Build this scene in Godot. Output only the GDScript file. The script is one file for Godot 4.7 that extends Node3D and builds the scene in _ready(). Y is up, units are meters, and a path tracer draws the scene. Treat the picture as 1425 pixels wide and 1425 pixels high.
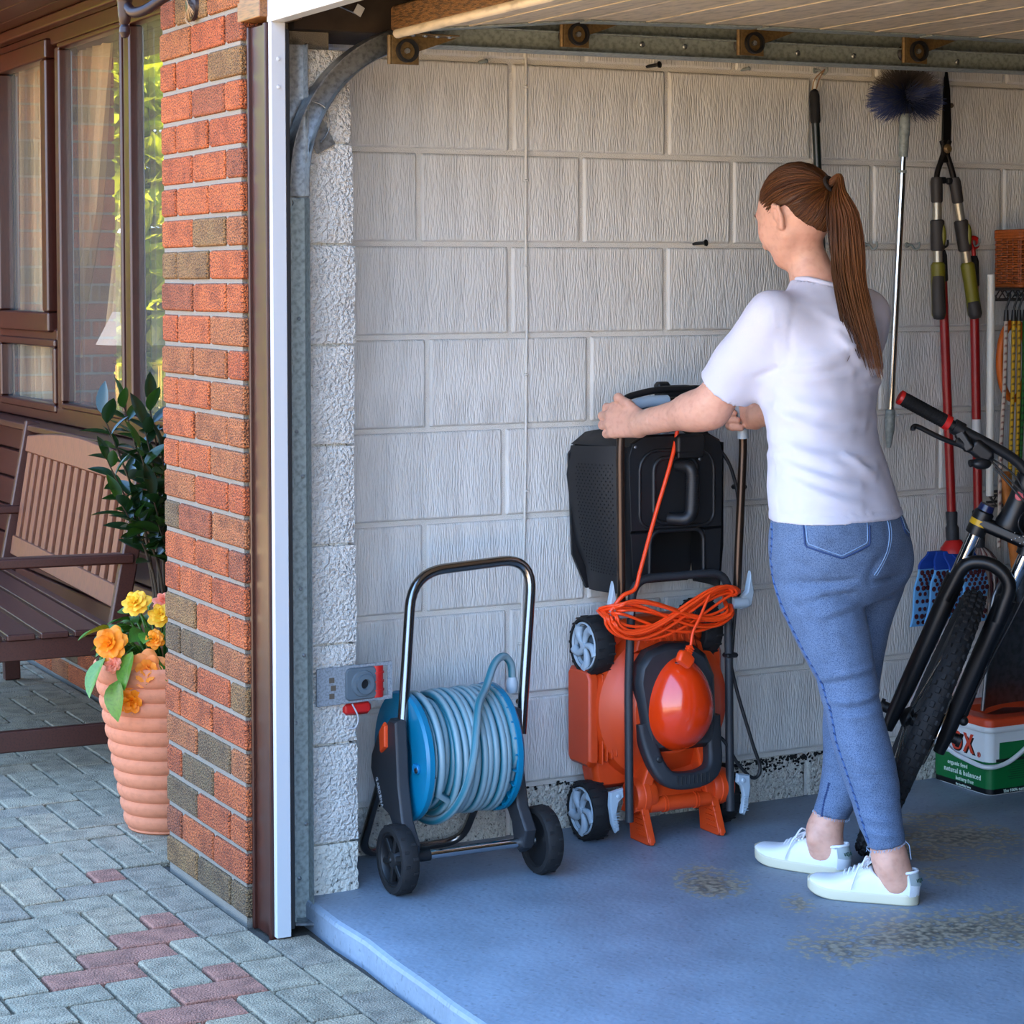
extends Node3D
# A garage with its door up, seen from the drive. X runs into the garage, Z along the house front, Y up; the slab top is y = 0.

class MB:
	var v := PackedVector3Array()
	var n := PackedVector3Array()
	var c := PackedColorArray()
	var t := PackedVector2Array()
	var ix := PackedInt32Array()
	var col := Color(1, 1, 1)
	var colored := false
	func vert(p: Vector3, nn: Vector3, uv := Vector2.ZERO) -> int:
		v.append(p); n.append(nn); c.append(col); t.append(uv)
		return v.size() - 1
	func tri(a: int, b: int, d: int) -> void:
		var g := (v[b] - v[a]).cross(v[d] - v[a])
		ix.append(a)
		if g.dot(n[a] + n[b] + n[d]) > 0.0:
			ix.append(d); ix.append(b)
		else:
			ix.append(b); ix.append(d)
	func quad(a: int, b: int, d: int, e: int) -> void:
		tri(a, b, d); tri(a, d, e)
	func flat(pts: Array, nn: Vector3) -> void:
		var k := v.size()
		for p in pts:
			vert(p, nn)
		for i in range(1, pts.size() - 1):
			tri(k, k + i, k + i + 1)
	func shift(o: Vector3) -> void:
		for i in v.size():
			v[i] -= o
	func xform(x: Transform3D) -> void:
		var nb := x.basis.inverse().transposed()
		for i in v.size():
			v[i] = x * v[i]
			n[i] = (nb * n[i]).normalized()
		if x.basis.determinant() < 0.0:
			for i in range(0, ix.size(), 3):
				var q := ix[i + 1]
				ix[i + 1] = ix[i + 2]
				ix[i + 2] = q
	func add(o: MB, x := Transform3D()) -> void:
		var k := v.size()
		var nb := x.basis.inverse().transposed()
		for i in o.v.size():
			v.append(x * o.v[i]); n.append((nb * o.n[i]).normalized()); c.append(o.c[i]); t.append(o.t[i])
		var fl := x.basis.determinant() < 0.0
		for i in range(0, o.ix.size(), 3):
			ix.append(o.ix[i] + k)
			ix.append(o.ix[i + (2 if fl else 1)] + k)
			ix.append(o.ix[i + (1 if fl else 2)] + k)
		if o.colored: colored = true
	func mesh() -> ArrayMesh:
		var a := []
		a.resize(Mesh.ARRAY_MAX)
		a[Mesh.ARRAY_VERTEX] = v; a[Mesh.ARRAY_NORMAL] = n; a[Mesh.ARRAY_TEX_UV] = t; a[Mesh.ARRAY_INDEX] = ix
		if colored: a[Mesh.ARRAY_COLOR] = c
		var m := ArrayMesh.new()
		m.add_surface_from_arrays(Mesh.PRIMITIVE_TRIANGLES, a)
		return m

	# ---- shapes
	func bx(at: Vector3, size: Vector3, bev := 0.0, b := Basis()) -> MB:
		var h := size * 0.5
		bev = minf(bev, minf(h.x, minf(h.y, h.z)) * 0.95)
		var id := {}
		for sx in [-1, 1]: for sy in [-1, 1]: for sz in [-1, 1]:
			for ax in 3:
				var s := Vector3(sx, sy, sz)
				var p := Vector3(sx * (h.x - bev), sy * (h.y - bev), sz * (h.z - bev))
				p[ax] = s[ax] * h[ax]
				var nn := Vector3.ZERO
				nn[ax] = s[ax]
				id[[sx, sy, sz, ax]] = vert(at + b * p, b * nn)
		for ax in 3:
			var u := (ax + 1) % 3
			var w := (ax + 2) % 3
			for s in [-1, 1]:
				var q := []
				for e in [[-1, -1], [1, -1], [1, 1], [-1, 1]]:
					var k := [0, 0, 0, ax]
					k[ax] = s; k[u] = e[0]; k[w] = e[1]
					q.append(id[k])
				quad(q[0], q[1], q[2], q[3])
		if bev > 0.0:
			for ax in 3:
				var u := (ax + 1) % 3
				var w := (ax + 2) % 3
				for e in [[-1, -1], [1, -1], [1, 1], [-1, 1]]:
					var q := []
					for m in [[-1, u], [1, u], [1, w], [-1, w]]:
						var k := [0, 0, 0, m[1]]
						k[ax] = m[0]; k[u] = e[0]; k[w] = e[1]
						q.append(id[k])
					quad(q[0], q[1], q[2], q[3])
			for sx in [-1, 1]: for sy in [-1, 1]: for sz in [-1, 1]:
				tri(id[[sx, sy, sz, 0]], id[[sx, sy, sz, 1]], id[[sx, sy, sz, 2]])
		return self
	func bar(a: Vector3, b: Vector3, w: float, h: float, bev := 0.0, up := Vector3.UP) -> MB:
		# a rectangular bar from a to b; w across, h along up
		var z := (b - a).normalized()
		if absf(z.dot(up)) > 0.99: up = Vector3.RIGHT
		var x := up.cross(z).normalized()
		return bx((a + b) * 0.5, Vector3(w, h, a.distance_to(b)), bev, Basis(x, z.cross(x), z))
	func loft(rings: Array, cap0 := true, cap1 := true, closed := true, flip := false) -> MB:
		var nr := rings.size()
		var m: int = rings[0].size()
		var k := v.size()
		var sum := 0.0
		var nn := []
		for i in nr:
			var cen := Vector3.ZERO
			for p in rings[i]: cen += p
			cen /= m
			var row := PackedVector3Array()
			for j in m:
				var ja := (j + 1) % m if closed else mini(j + 1, m - 1)
				var jb := (j + m - 1) % m if closed else maxi(j - 1, 0)
				var du: Vector3 = rings[i][ja] - rings[i][jb]
				var dv: Vector3 = rings[mini(i + 1, nr - 1)][j] - rings[maxi(i - 1, 0)][j]
				var q := du.cross(dv)
				if q.length_squared() < 1e-16: q = (rings[i][j] - cen).normalized() * 1e-6
				q = q.normalized()
				sum += q.dot(rings[i][j] - cen)
				row.append(q)
			nn.append(row)
		var sg := -1.0 if sum < 0.0 else 1.0
		if flip: sg = -sg
		for i in nr:
			for j in m:
				vert(rings[i][j], nn[i][j] * sg, Vector2(float(j) / m, float(i) / nr))
		for i in nr - 1:
			for j in (m if closed else m - 1):
				var j2 := (j + 1) % m
				quad(k + i * m + j, k + i * m + j2, k + (i + 1) * m + j2, k + (i + 1) * m + j)
		for e in [[cap0, 0, 1], [cap1, nr - 1, nr - 2]]:
			if e[0] and closed:
				var cen := Vector3.ZERO
				var cen2 := Vector3.ZERO
				for p in rings[e[1]]: cen += p
				for p in rings[e[2]]: cen2 += p
				var d := (cen - cen2).normalized()
				var k2 := vert(cen / m, d)
				for p in rings[e[1]]: vert(p, d)
				for j in m: tri(k2, k2 + 1 + j, k2 + 1 + (j + 1) % m)
		return self
	func tube(path: Array, r, sides := 8, cap := true, loop := false) -> MB:
		var rings := []
		var m := path.size()
		var pr := Vector3.ZERO
		for i in m:
			var a: Vector3 = path[i - 1] if i > 0 else (path[m - 1] if loop else path[0])
			var b: Vector3 = path[i + 1] if i < m - 1 else (path[0] if loop else path[m - 1])
			var d := (b - a).normalized()
			if i == 0:
				pr = d.cross(Vector3.UP)
				if pr.length() < 0.1: pr = d.cross(Vector3.RIGHT)
			pr = (pr - d * pr.dot(d)).normalized()
			var q := d.cross(pr)
			var rr: float = r[i] if r is Array or r is PackedFloat32Array else r
			var ring := PackedVector3Array()
			for j in sides:
				var t2 := TAU * j / sides
				ring.append(path[i] + (pr * cos(t2) + q * sin(t2)) * rr)
			rings.append(ring)
		if loop: rings.append(rings[0])
		return loft(rings, cap and not loop, cap and not loop)
	func lathe(prof: Array, x := Transform3D(), segs := 24, sharp := 32.0) -> MB:
		# profile of Vector2(radius, height), counter-clockwise: up the outside, in over the top
		var m := prof.size()
		var runs := [[0]]
		for i in range(1, m):
			runs[-1].append(i)
			if i < m - 1:
				var d0: Vector2 = (prof[i] - prof[i - 1]).normalized()
				var d1: Vector2 = (prof[i + 1] - prof[i]).normalized()
				if absf(rad_to_deg(d0.angle_to(d1))) > sharp: runs.append([i])
		for run in runs:
			var k := v.size()
			var w: int = run.size()
			for a in w:
				var i: int = run[a]
				var d := Vector2.ZERO
				if a > 0: d += (prof[i] - prof[run[a - 1]]).normalized()
				if a < w - 1: d += (prof[run[a + 1]] - prof[i]).normalized()
				d = d.normalized()
				for j in segs + 1:
					var t2 := TAU * j / segs
					vert(x * Vector3(prof[i].x * cos(t2), prof[i].y, prof[i].x * sin(t2)), (x.basis * Vector3(d.y * cos(t2), -d.x, d.y * sin(t2))).normalized(), Vector2(float(j) / segs, prof[i].y))
			for a in w - 1:
				for j in segs:
					var q := k + a * (segs + 1) + j
					quad(q, q + 1, q + segs + 2, q + segs + 1)
		return self
	func extr(poly, x: Transform3D, depth: float, bev := 0.0, smooth := 40.0) -> MB:
		# a polygon in x's own xy plane, swept along its z from 0 to depth
		var pg := PackedVector2Array(poly)
		if Geometry2D.is_polygon_clockwise(pg): pg.reverse()
		var m := pg.size()
		var en := PackedVector2Array()
		for i in m:
			var d := (pg[(i + 1) % m] - pg[i]).normalized()
			en.append(Vector2(d.y, -d.x))
		var inner := PackedVector2Array()
		for i in m:
			var b := (en[i] + en[(i + m - 1) % m])
			b = b.normalized() / maxf(0.45, cos(en[i].angle_to(en[(i + m - 1) % m]) * 0.5))
			inner.append(pg[i] - b * bev)
		var tr := Geometry2D.triangulate_polygon(inner)
		for e in [[0.0, -1.0], [depth, 1.0]]:
			var k := v.size()
			var nz := (x.basis * Vector3(0, 0, e[1])).normalized()
			for i in m: vert(x * Vector3(inner[i].x, inner[i].y, e[0]), nz, inner[i])
			for i in range(0, tr.size(), 3): tri(k + tr[i], k + tr[i + 1], k + tr[i + 2])
		var lv := [[inner, 0.0, -1.0], [pg, bev, 0.0], [pg, depth - bev, 0.0], [inner, depth, 1.0]] if bev > 0.0 else [[pg, 0.0, 0.0], [pg, depth, 0.0]]
		for i in m:
			var i2 := (i + 1) % m
			var na := en[i]
			var nb := en[i]
			if absf(rad_to_deg(en[i].angle_to(en[(i + m - 1) % m]))) < smooth: na = (en[i] + en[(i + m - 1) % m]).normalized()
			if absf(rad_to_deg(en[i].angle_to(en[i2]))) < smooth: nb = (en[i] + en[i2]).normalized()
			var k := v.size()
			for l in lv:
				vert(x * Vector3(l[0][i].x, l[0][i].y, l[1]), (x.basis * Vector3(na.x, na.y, l[2])).normalized())
				vert(x * Vector3(l[0][i2].x, l[0][i2].y, l[1]), (x.basis * Vector3(nb.x, nb.y, l[2])).normalized())
			for a in lv.size() - 1:
				quad(k + a * 2, k + a * 2 + 1, k + a * 2 + 3, k + a * 2 + 2)
		return self
	func ball(at: Vector3, r: Vector3, b := Basis(), segs := 16, rows := 10) -> MB:
		var k := v.size()
		for i in rows + 1:
			var a := PI * i / rows
			for j in segs + 1:
				var t2 := TAU * j / segs
				var u := Vector3(sin(a) * cos(t2), cos(a), sin(a) * sin(t2))
				vert(at + b * (u * r), (b * (u / r)).normalized())
		for i in rows:
			for j in segs:
				var q := k + i * (segs + 1) + j
				quad(q, q + 1, q + segs + 2, q + segs + 1)
		return self
	func sheet(g: Array) -> MB:
		# an open sheet through a grid of points
		return loft(g, false, false, false)

var bases := {}
var rng := RandomNumberGenerator.new()

var counts := {}
func put_child(o: Node, called: String, parent: Node) -> void:
	var key := [parent, called]
	var k: int = counts.get(key, 0)
	counts[key] = k + 1
	o.name = called if k == 0 else "%s_%03d" % [called, k]
	parent.add_child(o, true)

func tag(o: Node, label: String, category: String, group := "") -> void:
	o.set_meta("label", label)
	o.set_meta("category", category)
	if group: o.set_meta("group", group)

func thing(called: String, label: String, category: String, base: Vector3, group := "") -> Node3D:
	# a Node3D at the thing's base; its parts are authored in world coordinates and shifted
	var o := Node3D.new()
	put_child(o, called, self)
	o.position = base
	bases[o] = base
	tag(o, label, category, group)
	return o

func struct(called: String, label := "") -> Node3D:
	var o := Node3D.new()
	put_child(o, called, self)
	o.set_meta("kind", "structure")
	if label: o.set_meta("label", label)
	bases[o] = Vector3.ZERO
	return o

func part(parent: Node3D, called: String, mb: MB, m: Material, label := "") -> MeshInstance3D:
	var o := MeshInstance3D.new()
	var b: Vector3 = bases.get(parent, Vector3.ZERO)
	if b != Vector3.ZERO: mb.shift(b)
	o.mesh = mb.mesh()
	o.material_override = m
	put_child(o, called, parent)
	bases[o] = b
	if label: o.set_meta("label", label)
	return o

func inst(parent: Node3D, called: String, mesh: Mesh, m: Material, x: Transform3D) -> MeshInstance3D:
	var o := MeshInstance3D.new()
	o.mesh = mesh
	o.material_override = m
	x.origin -= bases.get(parent, Vector3.ZERO)
	o.transform = x
	put_child(o, called, parent)
	return o

func solo(called: String, mb: MB, m: Material, label: String, category: String, base: Vector3, group := "") -> MeshInstance3D:
	var o := MeshInstance3D.new()
	mb.shift(base)
	o.mesh = mb.mesh()
	o.material_override = m
	put_child(o, called, self)
	o.position = base
	bases[o] = base
	tag(o, label, category, group)
	return o

func sshape(called: String, mb: MB, m: Material) -> MeshInstance3D:
	var o := MeshInstance3D.new()
	o.mesh = mb.mesh()
	o.material_override = m
	put_child(o, called, self)
	o.set_meta("kind", "structure")
	return o

# ---- curves
func arc(c: Vector3, u: Vector3, w: Vector3, r: float, a0: float, a1: float, k := 8) -> Array:
	var o := []
	for i in k + 1:
		var a := deg_to_rad(lerpf(a0, a1, float(i) / k))
		o.append(c + (u * cos(a) + w * sin(a)) * r)
	return o

func rounded(pts: Array, r, k := 5) -> Array:
	# a polyline with its inner corners rounded
	var o := [pts[0]]
	for i in range(1, pts.size() - 1):
		var rr: float = r[i] if r is Array else r
		var a: Vector3 = pts[i - 1] - pts[i]
		var b: Vector3 = pts[i + 1] - pts[i]
		var d := minf(rr, minf(a.length(), b.length()) * 0.49)
		var p0: Vector3 = pts[i] + a.normalized() * d
		var p1: Vector3 = pts[i] + b.normalized() * d
		for j in k + 1:
			var t := float(j) / k
			o.append(p0.lerp(pts[i], t).lerp(pts[i].lerp(p1, t), t))
	o.append(pts[-1])
	return o

func spline(pts: Array, k := 6) -> Array:
	var o := []
	var m := pts.size()
	for i in m - 1:
		var a: Vector3 = pts[maxi(i - 1, 0)]
		var d: Vector3 = pts[mini(i + 2, m - 1)]
		for j in k:
			o.append(pts[i].cubic_interpolate(pts[i + 1], a, d, float(j) / k))
	o.append(pts[m - 1])
	return o

func rrect(x0: float, y0: float, x1: float, y1: float, r, k := 4) -> Array:
	var rr: Array = r if r is Array else [r, r, r, r]   # corners: x0y0, x1y0, x1y1, x0y1
	var o := []
	var cs := [[Vector2(x0 + rr[0], y0 + rr[0]), 180.0], [Vector2(x1 - rr[1], y0 + rr[1]), 270.0], [Vector2(x1 - rr[2], y1 - rr[2]), 0.0], [Vector2(x0 + rr[3], y1 - rr[3]), 90.0]]
	for e in 4:
		for i in k + 1:
			var a := deg_to_rad(cs[e][1] + 90.0 * i / k)
			o.append(cs[e][0] + Vector2(cos(a), sin(a)) * rr[e])
	return o

func axis_x(p: Vector3) -> Transform3D:   # a lathe's height along +x
	return Transform3D(Basis(Vector3(0, 1, 0), Vector3(1, 0, 0), Vector3(0, 0, -1)), p)

func along(p: Vector3, d: Vector3) -> Transform3D:   # a lathe's height along d
	var y := d.normalized()
	var x := y.cross(Vector3.UP)
	if x.length() < 0.05: x = y.cross(Vector3.RIGHT)
	x = x.normalized()
	return Transform3D(Basis(x, y, x.cross(y)), p)

# ---- materials
var texs := {}
func ntex(freq: float, ramp := [], kind := 0, oct := 4, size := 512, sd := 1) -> NoiseTexture2D:
	var key := [freq, ramp, kind, oct, size, sd]
	if texs.has(key): return texs[key]
	var f := FastNoiseLite.new()
	f.seed = sd
	f.frequency = freq
	f.noise_type = [FastNoiseLite.TYPE_SIMPLEX_SMOOTH, FastNoiseLite.TYPE_CELLULAR, FastNoiseLite.TYPE_PERLIN][kind]
	if kind == 1:
		f.cellular_return_type = FastNoiseLite.RETURN_DISTANCE
	f.fractal_octaves = oct
	var t := NoiseTexture2D.new()
	t.width = size; t.height = size
	t.seamless = true
	t.noise = f
	if ramp.size():
		var g := Gradient.new()
		g.offsets = PackedFloat32Array(); g.colors = PackedColorArray()
		var offs := PackedFloat32Array()
		var cols := PackedColorArray()
		for e in ramp:
			offs.append(e[0]); cols.append(e[1] if e[1] is Color else Color(e[1], e[1], e[1]))
		g.offsets = offs; g.colors = cols
		t.color_ramp = g
	texs[key] = t
	return t

func mk(col: Color, rough: float, d := {}) -> StandardMaterial3D:
	var m := StandardMaterial3D.new()
	m.albedo_color = col
	m.roughness = rough
	m.metallic = d.get("metal", 0.0)
	if d.has("spec"): m.metallic_specular = d.spec
	if d.has("at"): m.albedo_texture = d.at
	if d.has("h"):
		m.heightmap_enabled = true
		m.heightmap_texture = d.h
		m.heightmap_scale = d.hs
	if d.has("scale"):
		m.uv1_triplanar = true
		m.uv1_world_triplanar = d.get("world", true)
		m.uv1_scale = d.scale if d.scale is Vector3 else Vector3.ONE * d.scale
		if d.has("off"): m.uv1_offset = d.off
	if d.has("dt"):
		m.detail_enabled = true
		m.detail_albedo = d.dt
		m.detail_blend_mode = BaseMaterial3D.BLEND_MODE_MUL
		m.detail_uv_layer = BaseMaterial3D.DETAIL_UV_2
		m.uv2_triplanar = true
		m.uv2_world_triplanar = d.get("world", true)
		m.uv2_scale = d.dscale if d.dscale is Vector3 else Vector3.ONE * d.dscale
	if d.has("coat"):
		m.clearcoat_enabled = true
		m.clearcoat = d.coat
		m.clearcoat_roughness = d.get("cr", 0.1)
	if d.has("rim"):
		m.rim_enabled = true
		m.rim = d.rim
		m.rim_tint = 0.5
	if d.has("sss"):
		m.subsurf_scatter_enabled = true
		m.subsurf_scatter_strength = d.sss
	if d.has("back"):
		m.backlight_enabled = true
		m.backlight = d.back
	if d.get("two", false): m.cull_mode = BaseMaterial3D.CULL_DISABLED
	if d.get("vc", false): m.vertex_color_use_as_albedo = true
	return m

var M := {}

func _ready() -> void:
	rng.seed = 7
	# ---- camera
	var cam := Camera3D.new()
	cam.name = "camera"
	cam.projection = Camera3D.PROJECTION_FRUSTUM
	cam.near = 0.05
	cam.far = 200.0
	cam.size = 0.05 * 1425.0 / 3036.87
	cam.frustum_offset = Vector2(0.0, -0.05 * (712.5 - 512.98) / 3036.87)
	cam.position = Vector3(-1.70405, 1.38608, 4.77818)
	cam.rotation = Vector3(-0.040974, -0.482017, -0.002568)
	add_child(cam)
	cam.current = true
	# ---- sky, sun, exposure
	var env := Environment.new()
	var sky := Sky.new()
	var sm := ProceduralSkyMaterial.new()
	sm.sky_top_color = Color(0.49, 0.68, 0.93)
	sm.sky_horizon_color = Color(0.86, 0.93, 1.0)
	sm.sky_curve = 0.18
	sm.ground_bottom_color = Color(0.35, 0.33, 0.3)
	sm.ground_horizon_color = Color(0.5, 0.5, 0.48)
	sm.sky_energy_multiplier = 1.5
	sky.sky_material = sm
	env.background_mode = Environment.BG_SKY
	env.sky = sky
	env.ambient_light_source = Environment.AMBIENT_SOURCE_SKY
	env.tonemap_mode = Environment.TONE_MAPPER_LINEAR
	env.tonemap_exposure = 3.2
	env.sdfgi_enabled = true
	env.ssao_enabled = true
	env.ssil_enabled = true
	var we := WorldEnvironment.new()
	we.name = "surroundings"
	we.environment = env
	add_child(we)
	var sun := DirectionalLight3D.new()
	sun.name = "sun"
	sun.light_color = Color(1.0, 0.90, 0.72)
	sun.light_energy = 6.0
	sun.light_angular_distance = 1.0
	sun.shadow_enabled = true
	sun.sky_mode = DirectionalLight3D.SKY_MODE_LIGHT_ONLY
	add_child(sun)
	sun.look_at_from_position(Vector3(3.2, 7.0, 1.4), Vector3.ZERO)
	make_materials()
	# ---- structure
	build_drive()
	build_slab()
	build_block_wall()
	build_shell()
	build_brick_pier()
	build_jamb()
	build_porch()
	build_surroundings()
	# ---- objects
	build_objects()

func build_objects() -> void:
	build_door()
	build_reel()
	build_mower()
	build_cable()
	build_collector()
	build_person()
	build_bike()
	build_tub()
	build_tools()
	build_shelf()
	build_latch()
	build_hooks()
	build_bench()
	build_pots()
	build_window_things()

func make_materials() -> void:
	var grain := ntex(0.12, [], 0, 3, 512, 3)
	var fine := ntex(0.3, [], 0, 2, 512, 4)
	var blotch := ntex(0.012, [[0.0, 0.78], [0.5, 0.95], [1.0, 1.12]], 0, 4, 512, 5)
	var speck := ntex(0.22, [[0.0, 0.5], [0.33, 0.72], [0.5, 0.98], [0.66, 1.1], [0.74, 1.5], [1.0, 1.9]], 0, 2, 512, 6)
	M.grain = grain
	M.fine = fine
	M.blotch = blotch
	# bricks: drag-faced, orange to olive brown
	var bt := ntex(0.09, [[0.0, 0.3], [0.36, 0.5], [0.47, 0.92], [0.58, 1.05], [0.7, 1.4], [1.0, 1.7]], 0, 3, 512, 8)
	var bh := ntex(0.075, [], 0, 4, 512, 9)
	M.bricks = []
	for c in [Color(0.80, 0.42, 0.215), Color(0.76, 0.385, 0.20), Color(0.66, 0.36, 0.215), Color(0.60, 0.45, 0.27), Color(0.72, 0.435, 0.245), Color(0.50, 0.40, 0.27)]:
		M.bricks.append(mk(c, 0.9, {"at": bt, "scale": 4.2, "h": bh, "hs": 1.1, "dt": ntex(0.01, [[0.0, Color(0.8, 0.76, 0.72)], [0.5, Color(0.98, 0.96, 0.95)], [1.0, Color(1.1, 1.05, 1.0)]], 0, 3, 256, 10), "dscale": 3.0}))
	M.mortar = mk(Color(0.55, 0.52, 0.47), 0.95, {"at": speck, "scale": 6.0, "h": grain, "hs": 0.15})
	# drive
	M.pavers = []
	for c in [Color(0.63, 0.575, 0.475), Color(0.66, 0.60, 0.495), Color(0.60, 0.545, 0.46), Color(0.68, 0.605, 0.49)]:
		M.pavers.append(mk(c, 0.88, {"at": speck, "scale": 2.4, "h": grain, "hs": 0.3, "dt": blotch, "dscale": 2.1}))
	M.paver_red = mk(Color(0.68, 0.455, 0.37), 0.88, {"at": speck, "scale": 2.4, "h": grain, "hs": 0.3, "dt": blotch, "dscale": 2.1})
	M.joint = mk(Color(0.33, 0.30, 0.265), 1.0, {"at": speck, "scale": 9.0, "h": grain, "hs": 0.3})
	# painted block: brushed vertical drags
	var streak := ntex(0.035, [], 0, 4, 512, 12)
	M.block = mk(Color(0.86, 0.855, 0.83), 0.62, {"at": ntex(0.006, [[0.0, 0.92], [0.5, 0.98], [1.0, 1.02]], 0, 3, 256, 13), "scale": Vector3(10.5, 1.3, 10.5), "h": streak, "hs": 0.24})
	M.block_rough = mk(Color(0.80, 0.79, 0.76), 0.7, {"at": ntex(0.05, [[0.0, 0.3], [0.10, 0.5], [0.18, 0.96], [1.0, 1.03]], 0, 5, 512, 14), "scale": 4.0, "h": ntex(0.04, [], 0, 5, 512, 15), "hs": 1.0})
	M.block_joint = mk(Color(0.84, 0.83, 0.795), 0.65, {"scale": 6.0, "h": grain, "hs": 0.15})
	M.block_base = mk(Color(0.80, 0.79, 0.74), 0.75, {"at": ntex(0.045, [[0.0, 0.2], [0.16, 0.5], [0.25, 0.94], [1.0, 1.04]], 0, 5, 512, 17), "scale": 3.2, "h": ntex(0.04, [], 0, 5, 512, 15), "hs": 0.8})
	M.dark_wall = mk(Color(0.36, 0.32, 0.27), 0.9)
	M.roof_dark = mk(Color(0.20, 0.16, 0.13), 0.9, {"at": blotch, "scale": 2.0})
	# joinery, metals, plastics
	M.brown = mk(Color(0.215, 0.095, 0.065), 0.3, {"at": ntex(0.03, [[0.0, 0.8], [1.0, 1.15]], 0, 4, 512, 18), "scale": Vector3(8, 1.0, 1.5)})
	M.brown_h = mk(Color(0.225, 0.10, 0.07), 0.34, {"at": ntex(0.03, [[0.0, 0.8], [1.0, 1.15]], 0, 4, 512, 18), "scale": Vector3(8, 8, 1.0)})
	M.oak = mk(Color(0.50, 0.33, 0.17), 0.35, {"at": ntex(0.03, [[0.0, 0.55], [0.5, 0.95], [1.0, 1.2]], 0, 4, 512, 19), "scale": Vector3(10, 10, 1.0)})
	M.white_paint = mk(Color(0.70, 0.71, 0.72), 0.3)
	M.black_rubber = mk(Color(0.055, 0.055, 0.06), 0.75, {"scale": 20.0, "h": grain, "hs": 0.05})
	M.black = mk(Color(0.075, 0.078, 0.085), 0.5)
	M.black_gloss = mk(Color(0.035, 0.035, 0.04), 0.42)
	M.char = mk(Color(0.15, 0.16, 0.175), 0.45, {"scale": 30.0, "h": grain, "hs": 0.03})
	M.galv = mk(Color(0.62, 0.64, 0.65), 0.38, {"metal": 0.85, "at": ntex(0.03, [[0.0, 0.72], [0.5, 0.95], [1.0, 1.08]], 0, 5, 512, 20), "scale": 4.0})
	M.galv_dull = mk(Color(0.56, 0.60, 0.59), 0.5, {"metal": 0.15, "at": ntex(0.03, [[0.0, 0.72], [0.5, 0.95], [1.0, 1.08]], 0, 5, 512, 20), "scale": 4.0})
	M.steel = mk(Color(0.55, 0.53, 0.51), 0.22, {"metal": 1.0})
	M.chrome = mk(Color(0.80, 0.80, 0.80), 0.12, {"metal": 1.0})
	M.brass_plate = mk(Color(0.46, 0.37, 0.23), 0.45, {"metal": 0.4, "at": blotch, "scale": 15.0})
	M.rust = mk(Color(0.42, 0.29, 0.14), 0.7, {"at": ntex(0.03, [[0.0, 0.45], [0.4, 0.8], [0.6, 1.1], [1.0, 1.5]], 0, 4, 512, 21), "scale": Vector3(9, 9, 1.6), "h": grain, "hs": 0.2})
	M.orange = mk(Color(0.83, 0.265, 0.075), 0.42, {"scale": 40.0, "h": fine, "hs": 0.012})
	M.orange_gloss = mk(Color(0.87, 0.22, 0.045), 0.2, {"coat": 0.6, "cr": 0.08})
	M.orange_cord = mk(Color(0.93, 0.27, 0.06), 0.42)
	M.lever = mk(Color(0.63, 0.69, 0.73), 0.4)
	M.turquoise = mk(Color(0.01, 0.43, 0.565), 0.35)
	M.red = mk(Color(0.72, 0.10, 0.085), 0.4)
	M.red_dark = mk(Color(0.56, 0.07, 0.075), 0.35)
	M.terracotta = mk(Color(0.76, 0.46, 0.32), 0.85, {"at": ntex(0.02, [[0.0, 0.88], [0.5, 1.0], [1.0, 1.06]], 0, 4, 512, 22), "scale": 4.0, "h": grain, "hs": 0.04})
	M.bench_wood = mk(Color(0.44, 0.245, 0.14), 0.55, {"at": ntex(0.03, [[0.0, 0.7], [0.5, 0.98], [1.0, 1.15]], 0, 4, 512, 23), "scale": Vector3(9, 1.2, 9)})
	M.bench_dark = mk(Color(0.26, 0.125, 0.085), 0.42, {"at": ntex(0.03, [[0.0, 0.7], [0.5, 0.98], [1.0, 1.15]], 0, 4, 512, 23), "scale": Vector3(9, 9, 1.2)})

func place_bricks(parent: Node3D, called: String, x0: float, face: int, y0: float, courses: int, z0: float, lens: Callable, depth := 0.1) -> void:
	# courses of bricks with their faces on the plane x = x0 (face 0: looks to -X) or z = x0 (face 1: looks to +Z)
	var cache := {}
	for k in courses:
		var z := z0
		for l in lens.call(k):
			var key := snappedf(l, 0.001)
			if not cache.has(key):
				cache[key] = MB.new().bx(Vector3.ZERO, Vector3(depth, 0.065, l), 0.006).mesh()
			var p := Vector3(x0 + depth * 0.5 + rng.randf_range(-0.002, 0.002), y0 + k * 0.075, z + l * 0.5) if face == 0 else Vector3(z + l * 0.5, y0 + k * 0.075, x0 - depth * 0.5 + rng.randf_range(-0.002, 0.002))
			var b := Basis() if face == 0 else Basis(Vector3.UP, PI / 2)
			b = b * Basis(Vector3.RIGHT, rng.randf_range(-0.006, 0.006))
			var w := rng.randf()
			var m: int = 0 if w < 0.3 else 1 if w < 0.48 else 2 if w < 0.62 else 3 if w < 0.74 else 4 if w < 0.9 else 5
			inst(parent, called, cache[key], M.bricks[m], Transform3D(b, p))
			z += l + 0.01

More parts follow.
